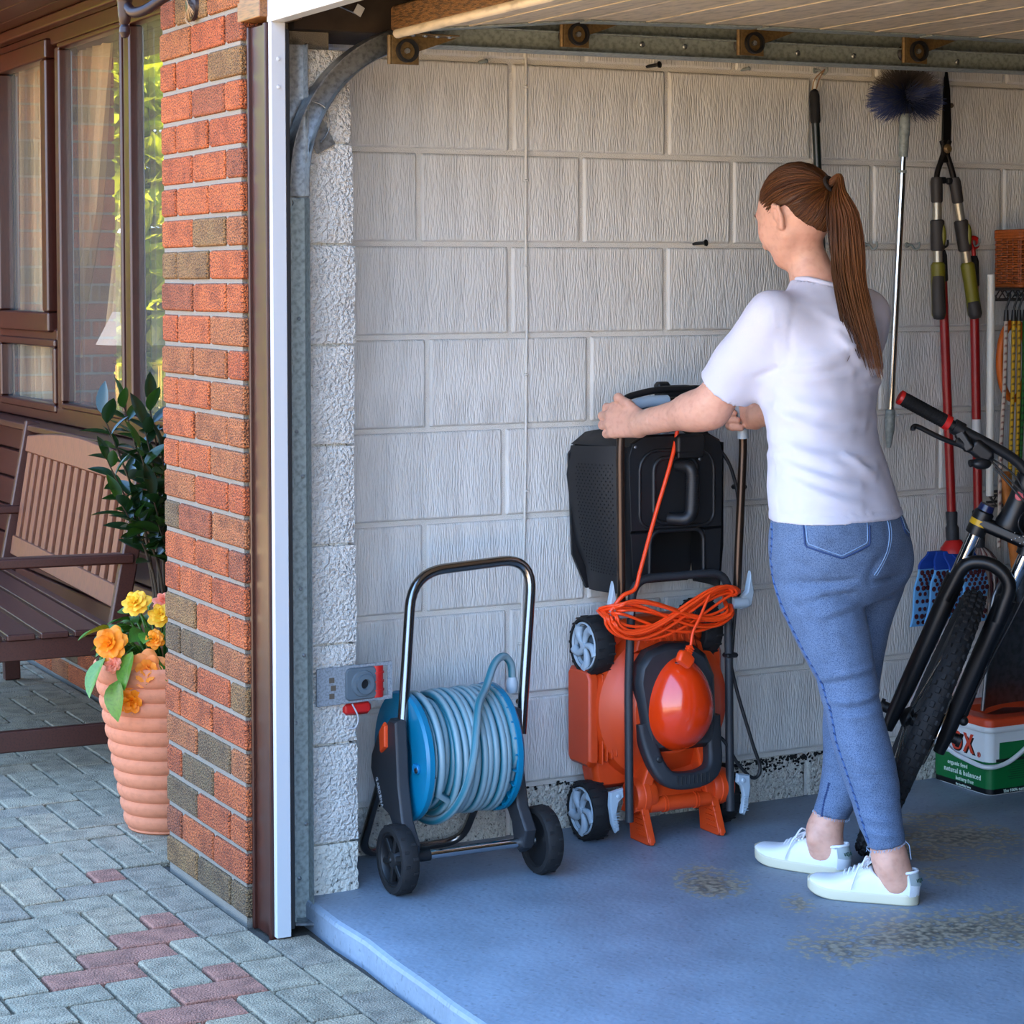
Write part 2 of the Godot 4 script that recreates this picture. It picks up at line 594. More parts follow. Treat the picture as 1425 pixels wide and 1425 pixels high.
func build_drive() -> void:
	var d := struct("driveway", "block-paved drive of grey and a few dusty red pavers")
	var bed := MB.new()
	bed.bx(Vector3(-1.2, -0.12, -0.5), Vector3(3.36, 0.11, 9.4), 0.0)
	part(d, "sand_bed", bed, M.joint)
	var u := 0.104
	var ox := -0.30
	var oz := 0.165
	var cache := {}
	var reds := [[0, 0], [-1, 1], [-2, 2], [0, 4], [1, 3], [-1, 5], [1, -1], [1, -5]]
	var rest := MB.new()
	var n := 0
	for i in range(-26, 9):
		for j in range(-44, 26):
			var s := posmod(i + j, 4)
			var cells := []
			if s == 0: cells = [i, j, 2, 1]
			elif s == 2: cells = [i, j, 1, 2]
			else: continue
			var x0: float = ox + cells[0] * u
			var x1: float = x0 + cells[2] * u
			var z0: float = oz + cells[1] * u
			var z1: float = z0 + cells[3] * u
			var lim := -0.115 if z0 > -0.34 else 0.47
			if x0 < -2.3 or z0 > 2.4 or z1 < -4.1: continue
			if z0 <= -0.34 and z1 > -0.34 and x1 > -0.115: lim = -0.115
			x1 = minf(x1, lim)
			if x1 - x0 < 0.025: continue
			var gx := x1 - x0 - 0.006
			var gz := z1 - z0 - 0.006
			var near := x0 > -1.25 - maxf(0.0, -z0) * 0.06 and z0 < 1.6
			var at := Vector3((x0 + x1) * 0.5, -0.08 + rng.randf_range(-0.0025, 0.0015), (z0 + z1) * 0.5)
			var tilt := Basis.from_euler(Vector3(rng.randf_range(-0.008, 0.008), rng.randf_range(-0.012, 0.012), rng.randf_range(-0.008, 0.008)))
			if near and n < 330:
				var key := [snappedf(gx, 0.001), snappedf(gz, 0.001)]
				if not cache.has(key): cache[key] = MB.new().bx(Vector3.ZERO, Vector3(gx, 0.06, gz), 0.005).mesh()
				inst(d, "paver", cache[key], M.paver_red if [i, j] in reds else M.pavers[rng.randi() % 4], Transform3D(tilt, at))
				n += 1
			else:
				rest.bx(at, Vector3(gx, 0.06, gz), 0.005, tilt)
	# the border along the brick pier and along the slab
	var z := -0.34
	while z < 2.3:
		var w := 0.105 if z < 0.30 else 0.105
		inst(d, "paver", MB.new().bx(Vector3.ZERO, Vector3(w, 0.06, 0.199), 0.005).mesh(), M.pavers[rng.randi() % 3], Transform3D(Basis(Vector3.UP, rng.randf_range(-0.01, 0.01)), Vector3(-0.059, -0.081, z + 0.1)))
		if z > 0.2: inst(d, "paver", MB.new().bx(Vector3.ZERO, Vector3(0.1, 0.06, 0.205), 0.005).mesh(), M.pavers[rng.randi() % 3], Transform3D(Basis(), Vector3(0.049, -0.083, z + 0.185)))
		z += 0.206
	part(d, "far_pavers", rest, M.pavers[0]).set_meta("kind", "stuff")

func floor_picture() -> ImageTexture:
	# paint worn off the slab in patches, with scuffs: albedo over x 0..3, z 0..3
	var w := 1024
	var im := Image.create(w, w, false, Image.FORMAT_RGB8)
	var f := FastNoiseLite.new()
	f.seed = 31; f.frequency = 0.012; f.fractal_octaves = 4
	var g := FastNoiseLite.new()
	g.seed = 32; g.frequency = 0.11; g.fractal_octaves = 3
	# centre x, z, half sizes, strength
	var worn := [[1.0, 0.58, 0.085, 0.135, 0.9], [1.75, 0.55, 0.15, 0.19, 1.0], [1.62, 0.60, 0.10, 0.10, 0.8], [1.20, 1.13, 0.24, 0.17, 1.0], [1.45, 1.20, 0.2, 0.16, 1.0], [0.95, 1.13, 0.09, 0.12, 0.8], [1.07, 0.83, 0.035, 0.08, 0.7], [1.83, 0.34, 0.10, 0.05, 0.6], [1.9, 0.9, 0.15, 0.12, 0.6], [1.5, 0.8, 0.10, 0.08, 0.5]]
	for y in w:
		for x in w:
			var px := 3.0 * x / w
			var pz := 3.0 * y / w
			var a := f.get_noise_2d(x, y)
			var b := g.get_noise_2d(x, y)
			var k := 0.0
			for e in worn:
				var q := Vector2(((px - e[0]) * 0.886 + (pz - e[1]) * 0.463) / e[2], ((px - e[0]) * 0.463 - (pz - e[1]) * 0.886) / e[3]).length()
				k = maxf(k, (1.25 - q) * e[4])
			var c := Color(0.465, 0.515, 0.565) * (1.0 + 0.10 * a + 0.05 * b)
			var m := clampf((k * 0.8 + a * 0.5 + b * 0.9 - 0.22) * 4.0, 0.0, 1.0) * smoothstep(0.0, 0.25, k)
			c = c.lerp(Color(0.52, 0.475, 0.39) * (0.92 + 0.9 * b), m * 0.9)
			if b > 0.46: c = c.lerp(Color(0.30, 0.33, 0.36), 0.4)
			im.set_pixel(x, y, c)
	return ImageTexture.create_from_image(im)

func build_slab() -> void:
	var m := mk(Color(1, 1, 1), 0.5, {})
	m.albedo_texture = floor_picture()
	m.heightmap_enabled = false
	m.normal_enabled = true
	m.normal_texture = ntex_normal()
	m.normal_scale = 0.09
	M.slab = m
	# the slab's front edge leans a little, and is worn round
	var mb := MB.new()
	var nz := 36
	var rows := []
	for i in nz + 1:
		var z := lerpf(-0.3, 5.2, float(i) / nz)
		var w := 0.0025 * sin(z * 23.0) + 0.002 * sin(z * 51.0 + 1.0)
		var x := 0.121 - 0.026 * (z - 0.33) + w
		rows.append([Vector3(x + 0.004, -0.09, z), Vector3(x + 0.002, -0.012, z), Vector3(x + 0.005, -0.004, z), Vector3(x + 0.013, 0.0, z), Vector3(6.2, 0.0, z)])
	for i in nz:
		for j in 4:
			var q := [rows[i][j], rows[i + 1][j], rows[i + 1][j + 1], rows[i][j + 1]]
			var nn: Vector3 = (q[1] - q[0]).cross(q[3] - q[0]).normalized()
			if nn.y < 0.0 or nn.x > 0.5: nn = -nn
			var k := mb.v.size()
			for p in q: mb.vert(p, nn, Vector2(p.x / 3.0, p.z / 3.0) if j > 0 else Vector2((p.x + p.y) / 3.0, p.z / 3.0))
			mb.quad(k, k + 1, k + 2, k + 3)
	mb.bx(Vector3(3.2, -0.15, 2.45), Vector3(6.0, 0.2, 5.5), 0.0)
	for i in range(mb.v.size() - 24, mb.v.size()): mb.v[i].y = minf(mb.v[i].y, -0.02)
	sshape("floor", mb, m)

func ntex_normal() -> NoiseTexture2D:
	var f := FastNoiseLite.new()
	f.seed = 77; f.frequency = 0.16; f.fractal_octaves = 3
	var t := NoiseTexture2D.new()
	t.width = 1024; t.height = 1024; t.seamless = true; t.noise = f; t.as_normal_map = true; t.bump_strength = 3.0
	return t

func build_block_wall() -> void:
	# the long side wall: painted blocks 440 x 215 with tooled joints, inner face on z = 0
	var w := struct("wall_side", "side wall of white-painted concrete blocks with brushed paint")
	part(w, "joint_bed", MB.new().bx(Vector3(3.15, 1.2, -0.1 - 0.007), Vector3(5.9, 2.62, 0.2), 0.0), M.block_joint)
	var cache := {}
	for r in range(-1, 11):
		# joint r lies at 1.9217 - 0.225 r; row r hangs under joint r - 1
		var y1 := 1.9217 - 0.225 * (r - 1) - 0.006
		var y0 := 1.9217 - 0.225 * r + 0.006
		var base := y0 < 0.113
		y0 = maxf(y0, -0.02)
		if r > 9 or y1 < 0.02: continue
		if y1 > 2.4: y1 = 2.4
		var off := 0.5509 if posmod(r, 2) == 0 else 0.784
		off += [0.0, 0.0, 0.012, -0.006, 0.008, 0.015, -0.01, 0.006, 0.0, 0.01, 0.0, 0.0][r + 1]
		for k in range(-2, 13):
			var x0 := off + 0.45 * k + 0.006
			var x1 := x0 + 0.438
			x0 = maxf(x0, 0.21)
			if x1 > 6.0 or x1 - x0 < 0.05: continue
			var key := [snappedf(x1 - x0, 0.002), snappedf(y1 - y0, 0.002)]
			if not cache.has(key): cache[key] = block_mesh(x1 - x0, y1 - y0)
			inst(w, "block", cache[key], M.block_base if base else M.block, Transform3D(Basis(), Vector3((x0 + x1) * 0.5, (y0 + y1) * 0.5, -0.05 + rng.randf_range(-0.0006, 0.0006))))
	# the painted-over cable clipped down the wall
	var path := []
	for e in [[0.836, 2.1], [0.835, 1.96], [0.8352, 1.72], [0.8335, 1.5], [0.836, 1.3], [0.8335, 1.1], [0.832, 0.95], [0.828, 0.76], [0.822, 0.6], [0.817, 0.45], [0.812, 0.31]]:
		path.append(Vector3(e[0], e[1], 0.003))
	var cb := MB.new().tube(spline(path, 4), 0.0034, 6)
	part(w, "cable", cb, M.block_joint, "thin painted cable")
	for y in [1.86, 1.63, 1.42, 1.15, 0.86, 0.48, 0.33]:
		part(w, "cable_clip", MB.new().bx(Vector3(0.8335 - (0.02 if y < 0.6 else 0.0), y, 0.005), Vector3(0.011, 0.006, 0.009), 0.002), M.block_joint)
	var ms := MB.new()
	var rg := RandomNumberGenerator.new()
	rg.seed = 41
	for i in 420:
		var px := 1.33 + rg.randf() * 0.5 if i < 330 else 0.40 + rg.randf() * 0.9
		var py := 0.1135 - absf(rg.randfn()) * 0.022 * (0.35 + 0.65 * sin(px * 31.0) * sin(px * 31.0)) if i < 330 else 0.114 + rg.randfn() * 0.003
		ms.ball(Vector3(px, py, 0.001), Vector3(rg.randf_range(0.002, 0.006), rg.randf_range(0.0015, 0.004), 0.0016), Basis(), 5, 4)
	part(w, "moss", ms, mk(Color(0.09, 0.085, 0.075), 1.0), "dark moss along the lowest joint").set_meta("kind", "stuff")
	for e in [[0.8105, 0.335, M.rust], [0.809, 0.30, M.rust], [2.16, 1.86, M.dark_wall]]:
		part(w, "wall_plug", MB.new().lathe([Vector2(0, 0), Vector2(0.007, 0), Vector2(0.007, 0.004), Vector2(0, 0.006)], Transform3D(Basis(Vector3.RIGHT, PI / 2), Vector3(e[0], e[1], 0.0)), 8), e[2])

func block_mesh(w: float, h: float) -> ArrayMesh:
	# a face with a soft, uneven paint-filled arris
	var mb := MB.new()
	var d := 0.1
	var rows := []
	for e in [[0.0, -d * 0.5, 0.0], [0.0, d * 0.5 - 0.006, 0.0], [0.0022, d * 0.5 - 0.0012, 0.0], [0.006, d * 0.5, 0.0]]:
		var ring := PackedVector3Array()
		for p in rrect(-w * 0.5 + e[0], -h * 0.5 + e[0], w * 0.5 - e[0], h * 0.5 - e[0], 0.004, 2):
			ring.append(Vector3(p.x, p.y, e[1]))
		rows.append(ring)
	mb.loft(rows, false, true)
	return mb.mesh()

func build_shell() -> void:
	# the rest of the garage: thick walls, ceiling, roof edge; the opening runs from z = 0.36 to 4.65
	sshape("wall_back", MB.new().bx(Vector3(6.1, 1.2, 2.4), Vector3(0.2, 2.62, 5.2)), M.dark_wall)
	sshape("wall_right", MB.new().bx(Vector3(3.1, 1.2, 5.1), Vector3(6.2, 2.62, 0.2)), M.dark_wall)
	sshape("wall_front", MB.new().bx(Vector3(0.1, 1.2, 4.4), Vector3(0.2, 2.6, 1.3)), M.bricks[0])
	sshape("ceiling", MB.new().bx(Vector3(3.1, 2.5, 2.4), Vector3(6.3, 0.08, 5.6)), M.roof_dark)
	var j := MB.new()
	for i in 12:
		j.bx(Vector3(0.32 + i * 0.45, 2.37, 2.4), Vector3(0.05, 0.18, 5.0), 0.004)
	sshape("trim_ceiling_joists", j, M.roof_dark)
	# header over the opening, brown boards outside
	var h := MB.new()
	h.bx(Vector3(0.05, 2.225, 2.7), Vector3(0.09, 0.46, 4.7), 0.004)
	h.bx(Vector3(0.05, 2.2, 0.288), Vector3(0.10, 0.50, 0.134), 0.003)
	sshape("trim_header", h, M.oak)
	# the house roof over the porch and the garage; its shade keeps the sun off the drive here
	sshape("roof", MB.new().bx(Vector3(3.15, 2.62, -0.3), Vector3(7.1, 0.14, 10.6), 0.01), M.roof_dark)

func build_brick_pier() -> void:
	var w := struct("wall_brick_pier", "rustic red brick pier beside the garage opening")
	part(w, "mortar", MB.new().bx(Vector3(0.1125, 1.2, -0.045), Vector3(0.210, 2.6, 0.53), 0.0), M.mortar)
	# course k is centred between joints; joint k = 1.983 - 0.075 k
	place_bricks(w, "brick", 0.0, 0, 1.983 + 0.0375 - 0.075 * 27.0, 35, -0.312, func(k: int) -> Array:
		return [0.215, 0.215, 0.102] if posmod(k, 2) == 0 else [0.102, 0.215, 0.215])

func build_jamb() -> void:
	# brown timber cover strip, white frame post and head of the door opening
	var t := MB.new()
	t.bx(Vector3(0.037, 0.94, 0.297), Vector3(0.034, 2.0, 0.118), 0.004)
	t.bx(Vector3(0.018, 0.94, 0.246), Vector3(0.012, 2.0, 0.012), 0.003)
	t.bx(Vector3(0.018, 0.94, 0.348), Vector3(0.012, 2.0, 0.014), 0.003)
	sshape("trim_jamb", t, M.brown)
	var f := MB.new()
	f.bx(Vector3(0.036, 0.945, 0.3655), Vector3(0.034, 1.99, 0.017), 0.002)
	f.bx(Vector3(0.036, 1.965, 2.05), Vector3(0.034, 0.052, 3.4), 0.002)
	for y in [1.86, 1.80]:
		f.lathe([Vector2(0, 0), Vector2(0.005, 0), Vector2(0.004, 0.003), Vector2(0, 0.004)], Transform3D(Basis(Vector3.RIGHT, PI / 2), Vector3(0.036, y, 0.374)), 10)
	sshape("trim_frame", f, M.white_paint)
	var g := MB.new()
	g.bx(Vector3(0.0585, 0.945, 0.345), Vector3(0.010, 1.96, 0.05), 0.002)
	sshape("trim_seal", g, M.black)
	# the rough block return behind the frame, its face on z = 0.262
	var p := struct("wall_block_return", "rough white-painted block return inside the garage opening")
	sshape("trim_shadow_board", MB.new().bx(Vector3(0.30, 2.17, 0.13), Vector3(0.36, 0.46, 0.25), 0.004), M.roof_dark)  # added dark board, stands in for the lintel's shadow above the return
	var ys := [-0.03, 0.113, 0.338, 0.565, 0.79, 1.015, 1.24, 1.465, 1.69, 1.90]
	for i in ys.size() - 1:
		var a: float = ys[i]
		var b: float = ys[i + 1]
		var x1: float = [0.2625, 0.2605, 0.2610, 0.2605, 0.2590, 0.2585, 0.2635, 0.2570, 0.2535][i]
		var mb := MB.new()
		rough_block(mb, 0.10, x1, a + 0.003, b - 0.003, 0.02, 0.262 + (0.004 if i % 2 else 0.0), i)
		part(p, "block", mb, M.block_base if i == 0 else M.block_rough)
	part(p, "joint_bed", MB.new().bx(Vector3(0.175, 0.94, 0.13), Vector3(0.14, 1.9, 0.24), 0.0), M.block_base)

func rough_block(mb: MB, x0: float, x1: float, y0: float, y1: float, z0: float, z1: float, sd: int) -> void:
	# a block whose face and arrises are chipped and lumpy
	var f := FastNoiseLite.new()
	f.seed = sd + 3; f.frequency = 9.0; f.fractal_octaves = 3
	var nx := 14
	var ny := 18
	var g := []
	for i in ny + 1:
		var row := PackedVector3Array()
		for j in nx + 1:
			var a := float(j) / nx
			var b := float(i) / ny
			var q := Vector3(lerpf(x0, x1, a), lerpf(y0, y1, b), z1)
			var nz := f.get_noise_2d(q.x * 1.0, q.y * 1.0)
			var edge := minf(minf(b, 1.0 - b) * 18.0, (1.0 - a) * 12.0)
			q.z += nz * 0.005 - 0.007 * exp(-edge * edge * 0.7)
			q.x += f.get_noise_2d(q.y * 3.0 + 7.0, 3.0) * 0.004 * a
			row.append(q)
		g.append(row)
	mb.loft(g, false, false, false)
	var k := mb.v.size()
	# return face
	for i in ny:
		var p0: Vector3 = g[i][nx]
		var p1: Vector3 = g[i + 1][nx]
		mb.flat([p0, p1, Vector3(p1.x, p1.y, z0), Vector3(p0.x, p0.y, z0)], Vector3(1, 0, 0))
	mb.flat([g[ny][0], g[ny][nx], Vector3(x1, y1, z0), Vector3(x0, y1, z0)], Vector3.UP)
	mb.flat([g[0][0], g[ny][0], Vector3(x0, y1, z0), Vector3(x0, y0, z0)], Vector3.LEFT)
	for i in mb.n.size():
		if i < k and mb.n[i].z < 0.0: mb.n[i] = -mb.n[i]

func build_porch() -> void:
	# the recessed window wall, faced at x = 0.47
	var w := struct("wall_porch", "window wall of brown cladding over a brick plinth")
	part(w, "core", MB.new().bx(Vector3(0.60, 0.42, -2.3), Vector3(0.17, 0.98, 4.1)), M.roof_dark)
	var y := 0.845
	while y > 0.16:
		var b := MB.new().bx(Vector3(0.505, y - 0.055, -2.3), Vector3(0.03, 0.108, 4.1), 0.008)
		part(w, "cladding_board", b, M.brown_h)
		y -= 0.112
	part(w, "mortar", MB.new().bx(Vector3(0.545, 0.05, -2.3), Vector3(0.1, 0.24, 4.1)), M.mortar)
	place_bricks(w, "brick", 0.488, 0, -0.02, 3, -4.2, func(k: int) -> Array:
		var o := []
		for i in 18: o.append(0.215)
		if posmod(k, 2) == 1: o.push_front(0.102)
		return o, 0.06)
	# sill
	sshape("trim_sill", MB.new().bx(Vector3(0.44, 0.8555, -2.3), Vector3(0.12, 0.028, 4.1), 0.008), M.brown_h)
	# wall pieces around the window and the end of the garage wall
	sshape("wall_porch_end", MB.new().bx(Vector3(0.47, 1.2, -0.62), Vector3(0.20, 2.6, 0.62)), M.bricks[2])
	sshape("wall_over_window", MB.new().bx(Vector3(0.60, 2.42, -2.3), Vector3(0.2, 0.26, 4.1)), M.roof_dark)
	window_1()
	# soffit boards over the porch
	var c := struct("ceiling_porch", "glossy brown soffit boards over the porch")
	for i in 7:
		part(c, "board", MB.new().bx(Vector3(0.42 - i * 0.102, 2.335, -2.1), Vector3(0.098, 0.02, 4.6), 0.004), M.brown_h)
	part(c, "moulding", MB.new().bx(Vector3(0.455, 2.303, -2.3), Vector3(0.045, 0.045, 4.1), 0.01), M.brown_h)
	part(c, "backing", MB.new().bx(Vector3(0.1, 2.36, -2.1), Vector3(0.8, 0.02, 4.6)), M.roof_dark)
	# the brick wing that closes the porch at its far end: seen in the window glass
	var g := struct("wall_wing", "brick wing at the far end of the porch")
	part(g, "mortar", MB.new().bx(Vector3(0.185, 1.15, -4.31), Vector3(0.60, 2.5, 0.2)), M.mortar)
	place_bricks(g, "brick", -4.2, 1, -0.02, 33, -0.125, func(k: int) -> Array:
		return [0.215, 0.215, 0.16] if posmod(k, 2) == 1 else [0.102, 0.215, 0.215, 0.05])
	# the dim room behind the glass
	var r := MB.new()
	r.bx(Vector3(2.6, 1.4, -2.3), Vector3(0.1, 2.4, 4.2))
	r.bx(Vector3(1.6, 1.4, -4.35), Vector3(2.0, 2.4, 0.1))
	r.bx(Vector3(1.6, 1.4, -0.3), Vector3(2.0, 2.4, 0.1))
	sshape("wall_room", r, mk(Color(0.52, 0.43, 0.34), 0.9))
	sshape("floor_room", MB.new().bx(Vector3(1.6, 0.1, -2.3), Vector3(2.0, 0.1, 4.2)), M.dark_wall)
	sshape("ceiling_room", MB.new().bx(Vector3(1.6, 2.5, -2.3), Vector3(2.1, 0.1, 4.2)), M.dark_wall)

func window_1() -> void:
	var w := struct("window_1", "brown framed house window with one small casement")
	var fr := func(z0: float, z1: float, y0: float, y1: float, x: float, d: float, bw: float, mat: Material, called: String) -> void:
		# four mitred rails round an opening
		var mb := MB.new()
		mb.bx(Vector3(x + d * 0.5, y0 + bw * 0.5, (z0 + z1) * 0.5), Vector3(d, bw, z1 - z0), 0.008)
		mb.bx(Vector3(x + d * 0.5, y1 - bw * 0.5, (z0 + z1) * 0.5), Vector3(d, bw, z1 - z0), 0.008)
		mb.bx(Vector3(x + d * 0.5, (y0 + y1) * 0.5, z0 + bw * 0.5), Vector3(d, y1 - y0 - bw * 2.0, bw), 0.008)
		mb.bx(Vector3(x + d * 0.5, (y0 + y1) * 0.5, z1 - bw * 0.5), Vector3(d, y1 - y0 - bw * 2.0, bw), 0.008)
		part(w, called, mb, mat)
	# outer frame, mullions
	fr.call(-4.15, -0.95, 0.872, 2.285, 0.47, 0.07, 0.062, M.brown, "frame")
	part(w, "mullion", MB.new().bx(Vector3(0.505, 1.57, -2.855), Vector3(0.07, 1.29, 0.062), 0.008), M.brown)
	part(w, "mullion", MB.new().bx(Vector3(0.505, 1.57, -2.055), Vector3(0.07, 1.29, 0.07), 0.008), M.brown)
	part(w, "mullion", MB.new().bx(Vector3(0.505, 1.57, -3.70), Vector3(0.07, 1.29, 0.062), 0.008), M.brown)
	part(w, "transom", MB.new().bx(Vector3(0.505, 1.19, -3.28), Vector3(0.07, 0.045, 0.8), 0.008), M.brown)
	# casement standing proud of the frame
	fr.call(-3.665, -2.925, 1.20, 2.25, 0.448, 0.06, 0.072, M.brown, "casement")
	fr.call(-3.665, -2.89, 0.91, 1.175, 0.46, 0.05, 0.03, M.brown, "glazing_bead")
	fr.call(-2.825, -2.09, 0.93, 2.225, 0.462, 0.05, 0.022, M.brown, "glazing_bead")
	fr.call(-2.02, -1.0, 0.93, 2.225, 0.462, 0.05, 0.022, M.brown, "glazing_bead")
	var gm := mk(Color(0.9, 0.95, 0.93, 0.03), 0.0)
	gm.transparency = BaseMaterial3D.TRANSPARENCY_ALPHA
	gm.metallic_specular = 0.5
	M.glass = gm
	for e in [[-3.60, -2.99, 1.26, 2.19], [-3.65, -2.9, 0.93, 1.165], [-2.82, -2.095, 0.94, 2.22], [-2.015, -1.01, 0.94, 2.22]]:
		for x in [0.488, 0.506]:
			var mb := MB.new()
			mb.flat([Vector3(x, e[2], e[0]), Vector3(x, e[2], e[1]), Vector3(x, e[3], e[1]), Vector3(x, e[3], e[0])], Vector3(-1, 0, 0))
			part(w, "pane", mb, gm)

func build_surroundings() -> void:
	# the sunlit drive and lawn in front of the house, and the greenery past the porch (seen in the glass)
	sshape("ground", MB.new().bx(Vector3(-8.0, -0.23, -2.0), Vector3(40.0, 0.1, 50.0)), mk(Color(0.66, 0.58, 0.46), 0.95, {"at": M.blotch, "scale": 0.7}))
	var lm := mk(Color(0.66, 0.70, 0.13), 0.6, {"two": true, "back": Color(0.65, 0.7, 0.1)})
	for e in [[Vector3(-1.3, -0.17, -8.2), 1.3, 3.4, "tall sunlit hedge bush at the far end of the drive"], [Vector3(-3.4, -0.17, -8.8), 1.4, 3.9, "sunlit tree behind the hedge bush past the porch"]]:
		var o := thing("hedge_bush", e[3], "bush", e[0], "sunlit bushes past the porch")
		var st := MB.new()
		st.tube([e[0], e[0] + Vector3(0.05, 1.2, 0), e[0] + Vector3(0, 2.4, 0.05)], [0.09, 0.07, 0.03], 8)
		part(o, "stem", st, M.bench_dark)
		var leaf := MB.new()
		leaf.sheet([[Vector3(-0.001, 0, 0), Vector3(0.0, 0, 0), Vector3(0.001, 0, 0)], [Vector3(-0.035, 0.01, 0.05), Vector3(0, 0, 0.05), Vector3(0.035, 0.01, 0.05)], [Vector3(-0.001, -0.01, 0.12), Vector3(0, -0.012, 0.12), Vector3(0.001, -0.01, 0.12)]])
		var mm := MultiMesh.new()
		mm.transform_format = MultiMesh.TRANSFORM_3D
		mm.mesh = leaf.mesh()
		mm.instance_count = 15000
		for i in 15000:
			var u := Vector3(rng.randfn(), rng.randfn(), rng.randfn()).normalized()
			var rad := 1.0 - 0.35 * rng.randf() * rng.randf() + 0.12 * sin(u.x * 9.0) * sin(u.y * 8.0 + 1.0) * sin(u.z * 7.0)
			var p := Vector3(u.x * e[1] * rad, e[2] * 0.5 + u.y * e[2] * 0.52 * rad, u.z * e[1] * 0.8 * rad)
			var b := Basis.from_euler(Vector3(rng.randf_range(-1.2, 0.6), rng.randf() * TAU, rng.randf_range(-0.5, 0.5))).scaled(Vector3.ONE * rng.randf_range(1.0, 1.9))
			mm.set_instance_transform(i, Transform3D(b, p))
		var mi := MultiMeshInstance3D.new()
		mi.multimesh = mm
		mi.material_override = lm
		mi.set_meta("kind", "stuff")
		put_child(mi, "foliage", o)

func screw(mb: MB, p: Vector3, d: Vector3, r: float) -> void:
	mb.lathe([Vector2(0, 0), Vector2(r, 0), Vector2(r, r * 0.35), Vector2(r * 0.6, r * 0.7), Vector2(0, r * 0.75)], along(p, d), 10)

func build_door() -> void:
	# one vertical-and-horizontal track: a channel that opens towards the doorway
	var o := thing("door_track", "galvanised channel track that curves from beside the jamb to overhead", "track", Vector3(0.1, -0.05, 0.3))
	var run := [Vector3(0.108, -0.04, 0.305), Vector3(0.108, 1.60, 0.305)]
	var cv := arc(Vector3(0.108 + 0.335, 1.60, 0.305), Vector3(-1, 0, 0), Vector3(0, 1, 0), 0.335, 0, 90, 16)
	var path := run.slice(0, 2) + cv.slice(1) + [Vector3(1.5, 1.941, 0.305), Vector3(3.2, 1.957, 0.305)]
	# section across the track: (towards inside of the bend, along z)
	var sec := [Vector2(0.022, 0.012), Vector2(0.0205, 0.013), Vector2(0.024, -0.024), Vector2(-0.024, -0.024), Vector2(-0.0205, 0.013), Vector2(-0.024, 0.013), Vector2(-0.0265, -0.0265), Vector2(0.0265, -0.0265)]
	var sweep := func(pts: Array, s: Array, mb: MB) -> void:
		var rings := []
		for i in pts.size():
			var d: Vector3 = (pts[mini(i + 1, pts.size() - 1)] - pts[maxi(i - 1, 0)]).normalized()
			var nn := Vector3(d.y, -d.x, 0)   # towards the inside of the bend
			var ring := PackedVector3Array()
			for q in s: ring.append(pts[i] + nn * q.x + Vector3(0, 0, q.y))
			rings.append(ring)
		# flat sides: loft each edge of the section alone
		for e in s.size():
			var g := []
			for r in rings: g.append(PackedVector3Array([r[e], r[(e + 1) % s.size()]]))
			mb.loft(g, false, false, false)
	var vm := MB.new()
	sweep.call([Vector3(0.108, -0.04, 0.305), Vector3(0.108, 0.8, 0.305), Vector3(0.108, 1.565, 0.305)], sec, vm)
	part(o, "vertical_channel", vm, M.galv_dull)
	var cm := MB.new()
	sweep.call([Vector3(0.108, 1.57, 0.305)] + cv, sec, cm)
	# the flange that catches the light
	part(o, "curved_channel", cm, M.galv)
	var hm := MB.new()
	sweep.call([cv[-1] + Vector3(0.002, 0, 0), Vector3(1.5, 1.941, 0.305), Vector3(3.2, 1.957, 0.305)], sec, hm)
	# the angle above it
	hm.bx(Vector3(1.85, 1.992, 0.262), Vector3(2.75, 0.05, 0.004), 0.001)
	hm.bx(Vector3(1.85, 2.015, 0.28), Vector3(2.75, 0.004, 0.04), 0.001)
	part(o, "horizontal_channel", hm, M.galv_dull)
	var am := MB.new()
	am.bx(Vector3(0.1365, 0.93, 0.278), Vector3(0.003, 1.95, 0.034), 0.0005)
	am.bx(Vector3(0.112, 0.93, 0.268), Vector3(0.05, 1.95, 0.003), 0.0005)
	part(o, "mounting_angle", am, M.galv)
	var sc := MB.new()
	for y in [0.05, 0.17, 0.4, 0.55, 0.7, 0.95, 1.05, 1.3]: screw(sc, Vector3(0.112 + 0.014 * (fmod(y * 10, 2.0) - 0.7), y, 0.282), Vector3(0, 0, 1), 0.0045)
	for q in [Vector3(0.098, 1.603, 0.283), Vector3(0.098, 1.555, 0.283)]: screw(sc, q, Vector3(0, 0, 1), 0.007)
	for x in [1.0, 1.12, 1.45, 1.62, 1.95]: screw(sc, Vector3(x, 1.945, 0.283), Vector3(0, 0, 1), 0.007)
	part(o, "bolt", sc, M.galv).set_meta("kind", "stuff")
	var ft := MB.new()
	ft.bx(Vector3(0.118, -0.043, 0.30), Vector3(0.075, 0.006, 0.06), 0.001, Basis(Vector3.FORWARD, 0.12))
	part(o, "foot_plate", ft, M.galv)
	var br := MB.new()
	br.bx(Vector3(0.163, 1.72, 0.275), Vector3(0.05, 0.10, 0.003), 0.001, Basis(Vector3.BACK, 0.5))
	br.tube(spline([Vector3(0.15, 1.78, 0.285), Vector3(0.18, 1.765, 0.29), Vector3(0.19, 1.72, 0.285), Vector3(0.17, 1.69, 0.285)], 4), 0.002, 5)
	part(o, "spring_bracket", br, M.galv)
	# the open door overhead, its inner face looking down
	var dm := mk(Color(0.76, 0.70, 0.60), 0.4, {"at": ntex(0.02, [[0.0, 0.7], [0.45, 0.97], [1.0, 1.05]], 0, 5, 512, 41), "scale": Vector3(3, 3, 1.2)})
	var d := thing("garage_door", "sectional garage door slid open overhead with its pale inner face looking down", "garage door", Vector3(1.3, 1.9, 2.4))
	var xs := [0.315, 0.757, 1.244, 1.731, 2.218, 2.705]
	var yb := [1.932, 1.975, 1.985, 1.99, 1.993, 1.996]
